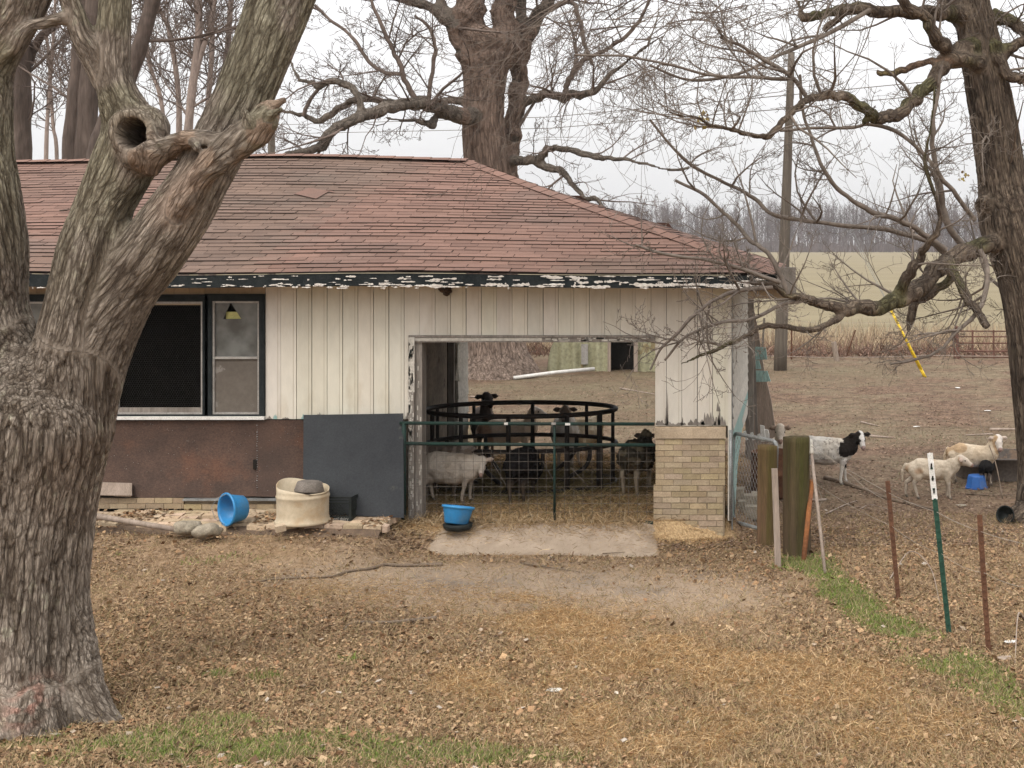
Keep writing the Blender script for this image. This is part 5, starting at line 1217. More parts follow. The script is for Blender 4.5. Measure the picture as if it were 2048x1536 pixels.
for (pa, pb, r, lb_) in (((1735, 874), (1785, 877), .03, 'pale slat lying on bare ground beyond the black and white sheep'), ((1722, 846), (1755, 853), .02, 'short white stick lying farther out in the yard'), ((1980, 861), (2060, 860), .03, 'long pale pole lying near the right tree in the yard'), ((1985, 870), (1930, 872), .02, 'thin pale pole on bare ground left of the right tree'),
                       ((940, 795), (990, 797), .02, 'pale slat lying beyond the round feeder'), ((1240, 778), (1310, 790), .02, 'dark stick in the leaves before the corrugated hut')):
    stick([pa, pb], r, lb_, 'stake_wood', 'slat', 'slat')
def scrap(px, py, s, label, mat='white_paint'):
    g = G(px, py); m = MB(); r = random.Random(px); n = 7; V = [(s*math.cos(6.28*k/n)*r.uniform(.6, 1.2), s*.7*math.sin(6.28*k/n)*r.uniform(.6, 1.2), r.uniform(0, .012)) for k in range(n)]
    m.add(V + [(0, 0, .012)] + [(v[0], v[1], v[2]-.006) for v in V], [(k, (k+1) % n, n) for k in range(n)] + [(k, k+n+1, (k+1) % n+n+1, (k+1) % n) for k in range(n)]); o = m.build('scrap', MAT[mat]); o.location = (g.x, g.y, g.z+.015); return tag(o, label, 'scrap')
scrap(1110, 1384, .06, 'white scrap of paper lying in the drive', 'clapboard'); scrap(2020, 1288, .06, 'crumpled white rubbish by the rusty steel post nearest the viewer')
scrap(1925, 1014, .09, 'pale flat stone lying behind the green steel post', 'rock'); scrap(1640, 1002, .10, 'pale wood chip beside the leaning rod', 'stake_wood'); scrap(1833, 855, .06, 'white scrap far out in the yard right of the pole')
scrap(1975, 823, .07, 'small white scrap in the leaves near the right trunk'); scrap(1915, 777, .07, 'white litter in the leaves past the guy wires')
scrap(2010, 1320, .08, 'grey dry leaf cluster at the right edge', 'stake_wood')

# ================================================================== sheep
def capsule(mb, p0, p1, r0, r1, flat=1.0, up=(0, 0, 1), nn=14):
    """tapered, rounded limb; flat scales it along the side axis"""
    p0, p1 = Vector(p0), Vector(p1); d = (p1 - p0); Ln = d.length; d = d / Ln if Ln > 1e-6 else Vector((1, 0, 0))
    u = Vector(up); a = d.cross(u)
    if a.length < 1e-3: a = d.cross(Vector((0, 1, 0)))
    a.normalize(); b = a.cross(d); V = []; rings = []
    for t in (-90, -65, -38, -12): rings.append((p0 + d*math.sin(R(t))*r0, r0*math.cos(R(t))))
    for t in (12, 38, 65, 90): rings.append((p1 + d*math.sin(R(t))*r1, r1*math.cos(R(t))))
    for c, r in rings:
        r = max(r, 1e-4)
        for k in range(nn):
            th = 2*math.pi*k/nn; V.append(c + a*(r*flat*math.cos(th)) + b*(r*math.sin(th)))
    n = nn; F = [(i*n+k, (i+1)*n+k, (i+1)*n+(k+1) % n, i*n+(k+1) % n) for i in range(len(rings)-1) for k in range(n)] + [tuple(range(n)), tuple(range(len(V)-n, len(V)))[::-1]]
    mb.add(V, F)
def sheep(label, at, heading, colour, s=1.0, head_yaw=None, head_pitch=-35, neck=(.24, .30), neck_yaw=None, fluffy=0.0, legs=None, tail=True, fat=1.0, graze=False, voxel=.013, ears=1.0, zoff=0, group='sheep of the flock', ear_drop=.02, name='sheep'):
    """heading: 0 faces screen right, 90 away, -90 towards the camera. head_yaw is absolute"""
    hd = R(heading); hy = R(head_yaw if head_yaw is not None else heading); ny = R(neck_yaw if neck_yaw is not None else heading)
    def W(x, y, z): return Vector((s*(x*math.cos(hd) - y*math.sin(hd)), s*(x*math.sin(hd) + y*math.cos(hd)), s*z))
    mb = MB(); pcs = []
    def cap(kind, p0, p1, r0, r1, flat=1.0, up=(0, 0, 1)):
        capsule(mb, p0, p1, r0*s, r1*s, flat, up); pcs.append((kind, np.array(p0), np.array(p1), (r0+r1)*s/2))
    cap('body', W(-.20, 0, .495), W(.20, 0, .475), .185*fat, .180*fat, .92); cap('body', W(-.12, 0, .455), W(.06, 0, .45), .185*fat, .185*fat, 1.02)
    cap('body', W(-.335, 0, .485), W(-.25, 0, .495), .125*fat, .165*fat); cap('body', W(.24, 0, .49), W(.33, 0, .52), .165*fat, .12*fat, .85)
    nd = Vector((math.cos(ny), math.sin(ny), 0))
    base = W(.27, 0, .55); poll = base + nd * (neck[0]*s) + Vector((0, 0, neck[1]*s))
    cap('neck', W(.22, 0, .50), base + nd*.03*s, .135, .12, .85); cap('neck', base, poll - nd*.02*s + Vector((0, 0, -.02*s)), .115*min(fat, 1.1), .075, .85)
    fd_ = Vector((math.cos(hy)*math.cos(R(head_pitch)), math.sin(hy)*math.cos(R(head_pitch)), math.sin(R(head_pitch))))
    sd2 = Vector((-math.sin(hy), math.cos(hy), 0)); hup = sd2.cross(fd_) * -1
    if hup.z < 0: hup = -hup
    muz = poll + fd_ * .195*s
    cap('head', poll, poll + fd_*.08*s, .080, .070, .88, tuple(hup)); cap('head', poll + fd_*.05*s - hup*.008*s, muz, .065, .041, .85, tuple(hup)); cap('head', muz - hup*.006*s, muz + fd_*.012*s - hup*.01*s, .036, .031, .9, tuple(hup))
    for sg in (-1, 1):
        e0 = poll + sd2*sg*.055*s + hup*.022*s - fd_*.01*s; e1 = e0 + sd2*sg*.105*s*ears - Vector((0, 0, ear_drop*s)) - fd_*.01*s
        cap('ear', e0, e1 - (e1-e0)*.45, .020, .038, 1.0, tuple(fd_)); cap('ear', e1 - (e1-e0)*.5, e1, .033, .012, 1.0, tuple(fd_))
    lg = legs or dict(fl=(0, 0), fr=(0, 0), rl=(0, 0), rr=(0, 0)); hoofs = []
    for k, sx, sy in (('fl', 1, 1), ('fr', 1, -1), ('rl', -1, 1), ('rr', -1, -1)):
        dx, dz = lg.get(k, (0, 0)); y = sy*.085
        if sx > 0:
            cap('body', W(.22, y*.9, .45), W(.235, y, .33), .085, .05, .8); kn = W(.24 + dx*.5, y, .235 + dz); an = W(.235 + dx, y, .07 + dz)
            cap('leg', W(.235, y, .34), kn, .050, .032); cap('leg', kn, an, .029, .022); cap('leg', an, W(.245 + dx, y, .045 + dz), .025, .027); hf = W(.255+dx, y, .022+dz)
        else:
            cap('body', W(-.30, y*.95, .46), W(-.24, y*1.05, .35), .115*fat, .075, .8); hk = W(-.345 + dx*.7, y, .245 + dz); an = W(-.315 + dx, y, .07 + dz)
            cap('leg', W(-.25, y, .36), hk, .068, .034); cap('leg', hk, an, .032, .023); cap('leg', an, W(-.305 + dx, y, .045 + dz), .022, .024); hf = W(-.295+dx, y, .022+dz)
        cap('hoof', an + (hf-an)*.6, hf, .024, .027)
    if tail: cap('tail', W(-.44, 0, .55), W(-.49, 0, .44), .026, .026); cap('tail', W(-.49, 0, .44), W(-.485, .01, .27), .026, .018)
    V, F, Nn = remesh(mb, voxel, 3)
    # nearest piece
    best = np.full(len(V), 9e9); idx = np.zeros(len(V), int)
    for i, (k, a, b, r) in enumerate(pcs):
        ab = b - a; t = np.clip(((V - a) @ ab) / max(ab @ ab, 1e-9), 0, 1); dd = np.linalg.norm(V - (a + t[:, None]*ab), axis=1) - r
        u = dd < best; best[u] = dd[u]; idx[u] = i
    kinds = np.array([p[0] for p in pcs])[idx]
    loc_x = (V[:, 0]*math.cos(hd) + V[:, 1]*math.sin(hd))/s; loc_y = (-V[:, 0]*math.sin(hd) + V[:, 1]*math.cos(hd))/s; loc_z = V[:, 2]/s
    hx_ = ((V - np.array(poll)) @ np.array(fd_))/s; hs_ = ((V - np.array(poll)) @ np.array(sd2))/s
    woolly = np.isin(kinds, ['body', 'neck', 'tail'])
    amp = np.where(woolly, .009 + .024*fluffy, .001); V = V + Nn * (amp * ((vn(V*9+2) - .5)*1.4 + (vn(V*24) - .5)*1.2 + (vn(V*50+7) - .5)*.8))[:, None]
    c = colour(kinds, loc_x, loc_y, loc_z, hx_, hs_, V); c = c * (.88 + .24*vn(V*np.array([[14., 14., 14.]])+3))[:, None]; dirt = (sstep(.5, .8, vn(V*5+11))*np.where(woolly, .45, .15))[:, None]; c = c*(1-dirt) + c*A_((.72, .62, .5))*dirt; c[kinds == 'hoof'] = c[kinds == 'hoof']*.35 + .02
    nose = (hx_ > .188) & (kinds == 'head'); c[nose] = c[nose]*np.array([[.55, .42, .40]])
    root = thing(name, label, 'sheep', at, group)
    o = mesh_obj('body', V, F, MAT['wool'], None, True, col=c); o.parent = root
    for sg in (-1, 1):
        m = MB(); m.lathe([(.0, -.013*s), (.009*s, -.009*s), (.013*s, 0), (.009*s, .009*s), (0, .013*s)], (0, 0, 0), 10); e = m.build('eye', MAT['eye'], smooth=True); e.location = poll + fd_*.066*s + sd2*sg*.057*s + hup*.018*s; e.parent = root
    return root
A_ = np.array
def plain(c, face=None, leg=None, ear=None, seed=0, patch=None):
    def f(k, x, y, z, hx_, hs_, V):
        o = np.tile(A_(c, float), (len(x), 1)); 
        if patch: 
            pc, sc, th = patch; w_ = sstep(th, th+.08, vn(V*sc+seed)); w_ = np.where(np.isin(k, ['body', 'neck']), w_, 0)[:, None]; o = o*(1-w_) + A_(pc)*w_
        if face is not None: o[k == 'head'] = face
        if ear is not None: o[k == 'ear'] = ear
        if leg is not None: o[(k == 'leg') | (k == 'hoof')] = leg
        # dirt on the belly and shanks
        d = sstep(.34, .2, z) if False else np.clip((.36 - z)/.5, 0, .25)[:, None]; return o*(1-d) + A_((.25, .18, .12))*d
    return f
CREAM = (.58, .47, .35); WHITE = (.62, .56, .48); GREY = (.28, .24, .21); DARK = (.022, .018, .016); BROWN = (.10, .07, .05)
def at(px, py): g = G(px, py); return (g.x, g.y, g.z - .005)
# outside, at the right
def bw(k, x, y, z, hx_, hs_, V):
    o = np.tile(A_((.58, .55, .50)), (len(x), 1)); speck = vn(V*60) > .74; o[speck & (k == 'body')] = (.30, .28, .26)
    n = vn(V*11)*.07
    blk = ((x > .16 + n) & (x < .62) & (z > .36 + n*1.5)) & np.isin(k, ['body', 'neck']); blk &= ~((z > .60) & (x < .25)); blk |= (k == 'neck') & (x > .2)
    o[blk] = DARK; hd_ = k == 'head'; o[hd_] = DARK; o[hd_ & (np.abs(hs_) < .026 + .012*(hx_ < .1))] = (.62, .60, .57); o[hd_ & (hx_ > .12) & (np.abs(hs_) < .04)] = (.58, .55, .52); o[k == 'ear'] = DARK
    o[(k == 'leg')] = (.60, .56, .5); o[(k == 'leg') & (y > 0) & (x > .1) & (z > .22)] = DARK; o[(z < .36) & (k == 'body')] = (.5, .46, .42); return o
sheep('black and white sheep with a black neck standing right of the mossy post', at(1652, 968), -4, bw, .97, head_yaw=-70, head_pitch=-48, neck=(.20, .13), legs=dict(fl=(.03, 0), fr=(-.03, 0), rl=(.05, 0), rr=(-.04, 0)), ears=1.05, ear_drop=.01)
sheep('young cream sheep standing side on behind the green steel post', at(1866, 997), -8, plain((.56, .475, .37), (.58, .50, .41), (.53, .46, .38), (.50, .39, .32), 5, ((.42, .29, .19), 5.5, .64)), .80, head_yaw=-2, head_pitch=-28, neck=(.17, .09), legs=dict(fl=(-.02, 0), fr=(.03, 0), rl=(-.13, 0), rr=(.07, 0)), fat=.86, ears=.8, ear_drop=.05)
sheep('cream sheep looking at the viewer in front of the stock tank', at(1946, 970), -32, plain((.58, .48, .36), (.68, .62, .56), (.58, .50, .41), (.54, .44, .37), 2, ((.44, .31, .19), 6, .62)), .86, head_yaw=-80, head_pitch=-48, neck=(.14, .20), legs=dict(rl=(-.04, 0), rr=(-.08, 0), fl=(.02, 0)), fat=.9, neck_yaw=0)
sheep('black sheep with its head down behind the stock tank and the deep blue tub', at(1974, 972), 75, plain((.015, .014, .014), (.014, .013, .013), (.06, .05, .05)), .60, head_pitch=-50, neck=(.18, .05), fat=.8, ears=.9)
sheep('pale sheep peering out between the two wooden fence posts', at(1556, 968), -84, plain((.52, .44, .36), (.50, .44, .37), (.5, .42, .34), (.22, .16, .12)), .98, head_yaw=-88, head_pitch=-50, neck=(.06, .26), fat=.75, ears=.85)
# in the bay
sheep('white sheep side on just behind the green gate with its face to the viewer', at(902, 1005), -6, plain((.56, .49, .41), (.60, .53, .46), (.52, .45, .37), (.5, .40, .33)), .87, head_yaw=-84, head_pitch=-58, neck=(.16, .02), legs=dict(fl=(.0, 0), fr=(-.06, 0), rl=(.03, 0), rr=(-.07, 0)), fat=1.12, ears=1.0, ear_drop=.0)
sheep('grey horned looking sheep with pale ears behind the white sheep in the bay', at(892, 992), -35, plain((.20, .16, .13), (.30, .26, .23), (.22, .17, .13), (.26, .21, .18)), .95, head_yaw=-92, head_pitch=-55, neck=(.06, .08), fat=1.02, fluffy=.4, ear_drop=.03)
sheep('black sheep seen from behind at the middle of the green gate', at(1045, 1001), 88, plain((.010, .009, .009), (.009, .008, .008), (.012, .011, .011)), 0.93, neck=(.2, -.12), head_pitch=-60, fat=1.12, fluffy=.8)
sheep('dark shaggy sheep with pale shanks beside the brick pier in the bay', at(1275, 984), 80, plain((.05, .042, .03), (.045, .036, .028), (.34, .29, .22), (.07, .05, .04), 0, ((.14, .115, .075), 7, .5)), 0.97, neck=(.12, .10), head_pitch=-40, fat=1.08, fluffy=1.0)
# behind the bay
sheep('dark faced sheep standing tall behind the feeder at the left', at(968, 915), -72, plain((.14, .115, .10), (.045, .034, .03), (.16, .13, .11), (.03, .022, .018), 3, ((.05, .04, .035), 4, .45)), 1.06, head_yaw=-60, head_pitch=-25, neck=(.08, .30), fat=1.0)
sheep('tan and white sheep turned to the right behind the feeder', at(1018, 925), 8, plain((.75, .62, .50), (.8, .72, .64), (.6, .46, .36), (.7, .58, .5), 1, ((.45, .30, .21), 3.4, .55)), .93, head_yaw=5, head_pitch=-22, neck=(.10, .22), fat=.92)
sheep('pale grey sheep facing the viewer behind the middle of the feeder', at(1130, 932), -80, plain((.66, .62, .56), (.26, .21, .18), (.3, .26, .22), (.12, .09, .075)), 1.0, head_yaw=-88, head_pitch=-45, neck=(.06, .25), fat=1.1)
sheep('cream sheep seen from behind at the right of the feeder', at(1168, 925), 70, plain((.76, .66, .5), None, (.66, .56, .44), None, 2, ((.55, .44, .3), 6, .5)), .92, neck=(.2, -.02), head_pitch=-60, fat=1.0, fluffy=.5)
# ================================================================== TREES
class Twigs:
    """collects many thin tubes, builds them in one mesh"""
    def __init__(s): s.b = {}
    def add(s, pts, rad):
        s.b.setdefault(len(pts), []).append((pts, rad))
    def build(s, name, mat, parent, n=3, nbig=5, thick=.02):
        Vs = []; Fs = []; b = 0
        for K, lst in s.b.items():
            P_ = np.array([a for a, _ in lst]); R_ = np.array([r for _, r in lst])
            for msk, nn in ((R_[:, 0] >= thick, nbig), (R_[:, 0] < thick, n)):
                if msk.any(): v, f = tube_arr(P_[msk], R_[msk], nn); Vs.append(v); Fs.append(f + b); b += len(v)
        V = np.concatenate(Vs); c = np.ones((len(V), 3)) * (.85 + .3*vn(V*2.3))[:, None]
        return mesh_obj(name, V, np.concatenate(Fs), mat, parent, True, col=c)
def grow(tw, p, d, Ln, r, lvl, rr, K=7, wig=.30, up=.25, kids=(6, 5, 4, 3), rmin=.0018, drop=.72, ang=(25, 65), spread=.55, flat=1.0):
    """one branch and its side branches"""
    p = np.array(p, float); d = np.array(d, float); d /= np.linalg.norm(d); pts = [p.copy()]; st = Ln/(K-1); cur = rr.normal(0, wig*.5, 3); dirs = [d.copy()]
    for i in range(K-1):
        cur = cur*.6 + rr.normal(0, wig, 3); cur[1] *= flat; d = d + cur*.5; d[2] += up/(K-1); d /= np.linalg.norm(d); p = p + d*st; pts.append(p.copy()); dirs.append(d.copy())
    rad = np.maximum(r*(1 - .78*np.linspace(0, 1, K)), rmin); tw.add(np.array(pts), rad)
    if lvl < len(kids):
        n = kids[lvl]; n = max(1, int(n*rr.uniform(.7, 1.35)))
        for _ in range(n):
            t = rr.uniform(.12, .98); i = min(int(t*(K-1)), K-2); f = t*(K-1)-i; q = pts[i] + (pts[i+1]-pts[i])*f; dd = dirs[i+1]
            a = R(rr.uniform(*ang)); ax = rr.normal(0, 1, 3); ax -= ax.dot(dd)*dd; ax[1] *= flat; ax /= np.linalg.norm(ax) + 1e-9
            nd = dd*math.cos(a) + ax*math.sin(a); rq = rad[0]*(1-.78*t)
            grow(tw, q, nd, Ln*spread*(1.15-.5*t)*rr.uniform(.55, 1.2), max(rq*drop*.8, rmin), lvl+1, rr, max(K-1, 5), wig, up, kids, rmin, drop, ang, spread, flat)
def along(tw, pts, rad, n, Ln, rr, lvl=0, t0=.1, updir=.4, rk=.5, **kw):
    """side branches along a traced limb"""
    K = len(pts)
    for _ in range(n):
        t = rr.uniform(t0, 1.0)**.85; i = min(int(t*(K-1)), K-2); q = pts[i]; d = pts[i+1]-pts[i]; d /= np.linalg.norm(d) + 1e-9
        ax = rr.normal(0, 1, 3); ax[2] = abs(ax[2])*updir + rr.normal(0, .35); ax -= ax.dot(d)*d; ax /= np.linalg.norm(ax)+1e-9; a = R(rr.uniform(35, 80)); nd = d*math.cos(a)+ax*math.sin(a)
        L_ = Ln*rr.uniform(.45, 1.2)*(1.1-.5*t); grow(tw, q, nd, L_, min(rad[i]*rk, L_*.014+.003), lvl, rr, **kw)
def tree_mesh(paths, voxel, extra=None, smooth=3, n=20):
    mb = MB()
    for pts, rad in paths: mb.tube([tuple(p) for p in pts], list(rad), n)
    if extra: extra(mb)
    return remesh(mb, voxel, smooth)
def bark_coords(V, paths, bias=None):
    """along-grain coordinates: offset from the nearest limb axis, and length along it"""
    A0 = []; AB = []; S0 = []; RR = []; ID = []
    for pi, (pts, rad) in enumerate(paths):
        s = 0
        for i in range(0, len(pts)-1):
            a, b = pts[i], pts[i+1]; A0.append(a); AB.append(b-a); S0.append(s); s += np.linalg.norm(b-a); RR.append((rad[i]+rad[i+1])/2); ID.append(pi)
    A0 = np.array(A0); AB = np.array(AB); L2 = (AB**2).sum(1); S0 = np.array(S0); RR = np.array(RR); ID = np.array(ID)
    off = np.empty_like(V); S = np.empty(len(V)); pid = np.empty(len(V), int)
    for k in range(0, len(V), 20000):
        v = V[k:k+20000]; w_ = v[:, None]-A0[None]; t = np.clip((w_*AB).sum(2)/L2, 0, 1); q = w_ - t[:, :, None]*AB; dist = np.linalg.norm(q, axis=2)-RR[None]
        if bias: dist = dist + bias(v, ID)
        j = dist.argmin(1); ar = np.arange(len(v)); wt = np.exp(-(dist - dist[ar, j][:, None])/np.maximum(RR[j]*.10, .004)[:, None])*(ID[None] == ID[j][:, None]); wt /= wt.sum(1, keepdims=True)
        off[k:k+20000] = (q*wt[:, :, None]).sum(1); S[k:k+20000] = ((S0[None]+t*np.sqrt(L2)[None])*wt).sum(1); pid[k:k+20000] = ID[j]
    return off, S, pid
def seams(F, pid, n):
    F = np.asarray(F); s = np.zeros(n); 
    for _ in range(3):
        bad = (pid[F].max(1) != pid[F].min(1)) | (s[F].max(1) > 0) if _ else (pid[F].max(1) != pid[F].min(1))
        v = F[bad].ravel(); t = s.copy(); t[v] = np.maximum(t[v], 1 - .3*_); s = t
    return np.stack([s, s, s], 1)
def ridged(x): return 1 - np.abs(2*x - 1)
def barked(V, Nn, off, S, sc, amp, stretch=.17, warp=.5):
    c = np.column_stack([off, S*0]); q = np.stack([off[:, 0], off[:, 1], off[:, 2]*.0 + S], 1)
    q = np.stack([off[:, 0]*sc, (off[:, 1] + off[:, 2]*.35)*sc, S*sc*stretch], 1)
    rot = np.stack([q[:, 0]*.8 + q[:, 1]*.6, -q[:, 0]*.6 + q[:, 1]*.8], 1); sh = 3.2*vn(np.stack([rot[:, 0]*.55, rot[:, 1]*.55, q[:, 2]*.15], 1)+3) + 1.2*vn(np.stack([rot[:, 0]*1.7, rot[:, 1]*1.7, q[:, 2]*.2], 1)+13)
    q = np.stack([rot[:, 0], rot[:, 1], q[:, 2] + sh], 1)
    q = q + warp*np.stack([vn(V*sc*.35)-.5, vn(V*sc*.35+9)-.5, vn(V*sc*.35+21)-.5], 1)*1.6
    r1 = ridged(vn(q)); r2 = ridged(vn(q*2.1+5)); f1 = sstep(.76, .97, r1); f2 = sstep(.78, .97, r2)
    pl = vn(q*.8+31)
    d = amp*(-1.0*f1 - .45*f2 + .2*(pl-.5) + .35*(vn(q*4.2)-.5)); return d, np.clip(f1 + .5*f2, 0, 1), q

# ---------------------------------------------------------------- big forked maple at the left
YT = 9.85; rt1 = np.random.default_rng(21)
left_tree = thing('forked_tree', 'huge rough barked tree with forked trunk and a round hollow, nearest at left', 'tree', P(60, 1470, YT))
def T_(c, sub=7): return pxpath(c, YT, sub)
trunk = T_([(35, 1530, 190), (38, 1450, 160), (36, 1350, 140), (34, 1200, 132), (38, 1080, 136), (45, 960, 146), (58, 850, 158), (72, 795, 148), (86, 745, 112), (102, 695, 66)])
leftst = T_([(40, 930, 70, .05), (22, 840, 98, .05), (0, 720, 86, .0), (-24, 620, 76, 0), (-44, 500, 92, -.05), (-65, 400, 98, -.1), (-75, 300, 92, -.1), (-72, 200, 88, -.1), (-52, 120, 76, -.1), (-12, 50, 72, -.1), (32, -20, 66, -.1), (80, -120, 62, 0)])
mid = T_([(80, 900, 60, -.02), (108, 800, 84, -.05), (134, 700, 66, -.08), (152, 600, 58, -.08), (180, 500, 61, -.06), (210, 410, 56, 0), (242, 340, 61, .04), (262, 292, 63, .06), (259, 248, 55, .06), (238, 195, 41, .06), (226, 145, 36, .06), (226, 90, 34, .06), (231, 0, 31, .06), (236, -120, 30, .1)])
right = T_([(68, 980, 70, .06), (108, 860, 108, .06), (156, 750, 88, .05), (198, 660, 76, .04), (248, 575, 67, .02), (305, 500, 66, 0), (366, 415, 61, 0), (412, 340, 55, .05), (448, 270, 56, .12), (483, 200, 58, .2), (524, 100, 61, .3), (562, 0, 65, .4), (610, -120, 62, .5)])
sideb = T_([(212, 165, 26, .05), (185, 108, 26, 0), (163, 70, 22, -.04), (150, 30, 20, -.06), (128, -30, 19, -.1), (105, -110, 18, -.1)])
droop = T_([(172, 62, 17, 0), (150, 38, 17, -.05), (118, 38, 13, -.12), (90, 46, 12, -.16), (62, 52, 12, -.2), (40, 72, 13, -.22), (28, 96, 13, -.2), (4, 112, 11, -.2), (-40, 150, 9, -.2)])
stub = T_([(352, 432, 30, -.12), (378, 388, 29, -.17), (410, 344, 28, -.2), (450, 306, 30, -.2), (488, 278, 33, -.18), (515, 252, 30, -.16), (538, 226, 23, -.15), (548, 214, 14, -.15)])
spike = T_([(520, 226, 13, -.17), (545, 212, 11, -.17), (562, 204, 9, -.17), (574, 200, 7, -.17)])
link = T_([(300, 318, 34, -.04), (325, 300, 27, -.08), (352, 283, 19, -.12), (385, 276, 18, -.15), (420, 278, 16, -.17), (450, 283, 17, -.19), (478, 284, 20, -.2)])
sp2 = T_([(528, 240, 12, -.2), (556, 222, 7, -.24), (566, 216, 3, -.25)], 3); sp3 = T_([(500, 250, 16, -.24), (492, 228, 8, -.27), (488, 216, 3, -.27)], 3); sp4 = T_([(530, 250, 14, -.16), (546, 240, 10, -.17), (550, 256, 5, -.18)], 3)
nub = T_([(385, 284, 10, -.2), (398, 300, 7, -.25)], 3)
burl = T_([(140, 520, 45, -.12), (150, 560, 40, -.12)], 3)
paths1 = [trunk, leftst, mid, right, sideb, droop, stub, spike, link, nub, sp2, sp3, sp4]
for c in ([(95, 1150, 70, .05), (118, 1270, 66, .0), (150, 1370, 56, -.08), (192, 1430, 38, -.18), (240, 1462, 22, -.26), (300, 1488, 9, -.3)], [(0, 1180, 60, .1), (-25, 1300, 72, -.08), (-20, 1420, 86, -.33), (5, 1500, 82, -.42)], [(60, 1200, 50, .1), (72, 1330, 62, -.08), (66, 1440, 74, -.32), (62, 1520, 78, -.38)], [(-40, 1180, 60, 0), (-85, 1340, 56, 0), (-130, 1430, 40, 0), (-185, 1490, 20, 0), (-230, 1510, 8, 0)], [(120, 1350, 60, .3), (190, 1440, 46, .5)]): paths1.append(T_(c, 5))
HC = np.array(P(271, 268, YT - .115)); pxm = YT/F_
def hollow(mb):
    pts = []
    for a in np.linspace(0, 2*math.pi, 33)[:-1]:
        rx = 34*pxm*(1 - .12*math.sin(a)*math.cos(a)); rz = 39*pxm; pts.append((HC[0] + rx*math.cos(a) + .02*math.sin(a)*-1, HC[1] - .03 + .035*math.cos(a), HC[2] + rz*math.sin(a)*(1.06 if math.sin(a) < 0 else 1)))
    mb.tube(pts, .040, 12, closed=True)
    capsule(mb, (HC[0]-.01, HC[1]+.15, HC[2]-.06), (HC[0]+.0, HC[1]+.15, HC[2]+.05), .17, .165)
    capsule(mb, P(275, 310, YT-.1), P(300, 330, YT-.06), .12, .09)
V, F, Nn = tree_mesh(paths1, .0125, hollow, 4)
zc = P(0, 770, YT)[2]; stems = np.array([1, 2, 3]); rts = np.arange(13, len(paths1))
off, S, pid = bark_coords(V, paths1, lambda v, ID: .30*np.clip((zc + .18 + .5*(vn(v*2.6)-.5) - v[:, 2])/.4, 0, 1)[:, None]*np.isin(ID, stems)[None] + .25*np.clip((v[:, 2]-.22)/.3, 0, 1)[:, None]*(ID >= 13)[None])
# cut the hollow
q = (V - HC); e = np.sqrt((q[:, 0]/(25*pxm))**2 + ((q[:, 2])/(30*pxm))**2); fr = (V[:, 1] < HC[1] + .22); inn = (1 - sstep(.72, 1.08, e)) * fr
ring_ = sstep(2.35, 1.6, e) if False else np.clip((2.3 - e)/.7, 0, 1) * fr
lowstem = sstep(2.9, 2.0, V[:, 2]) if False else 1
smooth_up = np.clip((V[:, 2] - P(0, 210, YT)[2]) / .45, 0, 1) * (pid == 2)      # young smooth bark high on the middle stem
dead = np.isin(pid, [6, 7, 8]) * 1.0
d, fis, qq = barked(V, Nn, off, S, 20, .013, .075, .3); d *= np.clip(np.linalg.norm(off, axis=1)/.36, .3, 1.25)
d2, fis2, _ = barked(V, Nn, off, S, 34, .0045, .15, .3)
calm = np.clip(np.maximum(smooth_up*.85, np.maximum(ring_, dead*.12)), 0, 1)
dd = d*(1 - calm) + d2*(1 - ring_*.85); dd *= 1 - .9*seams(F, pid, len(V))[:, 0]; V = V + Nn*dd[:, None]
V = V + Nn*(dead*(.035*(vn(V*8)-.5) + .02*(vn(V*19+3)-.5)))[:, None]; V[:, 1] += inn*.26
f = np.clip(fis*(1-calm) + .4*fis2*(1-ring_), 0, 1)[:, None]
ln_ = vn(V*np.array([[2.2, 2.2, 1.3]]))[:, None]; hz = V[:, 2:3]
c = A_((1.05, 1.0, .94)) * (.70 + .42*ln_ + .22*vn(V*.9+40)[:, None])
up_ = np.clip((hz - 2.6)/1.2, 0, 1); grn = sstep(.45, .65, vn(V*3.1+4))[:, None]; c = c*(1 - up_*.04) * (1 - grn*up_*A_((.08, .02, .13)))
warm = sstep(.5, .72, vn(V*1.9+14))[:, None]*np.clip(1 - np.abs(hz-2.0)/1.1, 0, 1); c = c*(1 - warm*A_((.12, .19, .24)))
lich = (sstep(.70, .78, vn(V*26)) * sstep(.45, .7, vn(V*2.5+3)))[:, None]; c = c*(1-lich*.6) + A_((1.5, 1.6, 1.4))*lich*.6
c = c*(1 - f*A_((.50, .53, .56)))
pale = (np.clip((.75 - V[:, 2])/.55, 0, 1)*np.clip((-5.05 - V[:, 0])/.25, 0, 1))[:, None]; c = c*(1 + pale*A_((.45, .42, .42)))
rd = (np.clip(1 - np.hypot((V[:, 0]-P(60, 1420, 9.4)[0])/.16, (V[:, 2]-.22)/.2), 0, 1)*sstep(.4, .6, vn(V*20)))[:, None]; c = c*(1 - rd*A_((-.25, .25, .3)))
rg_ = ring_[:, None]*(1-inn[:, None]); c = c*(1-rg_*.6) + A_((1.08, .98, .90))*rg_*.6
dm = dead[:, None]*sstep(.46, .6, vn(V*6+2))[:, None]; c = c*(1-dm) + A_((1.0, .84, .72))*dm
scar = T_([(362, 415, 1), (385, 380, 1), (400, 355, 1)], 2)[0]; sc_d = np.min([np.linalg.norm(V - (p - np.array([0, .25, 0])), axis=1) for p in scar], 0); sm = np.clip(1.3 - sc_d/.17, 0, 1)[:, None]; c = c*(1-sm*.8) + A_((1.15, .98, .88))*sm*.8
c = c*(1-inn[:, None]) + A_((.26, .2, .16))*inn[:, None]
mesh_obj('trunk', V, F, MAT['bark'], left_tree, True, col=np.clip(c, .05, 2), attr={'bark': np.stack([off[:, 0], off[:, 1] + off[:, 2]*.35, S*.5], 1), 'seam': seams(F, pid, len(V))})
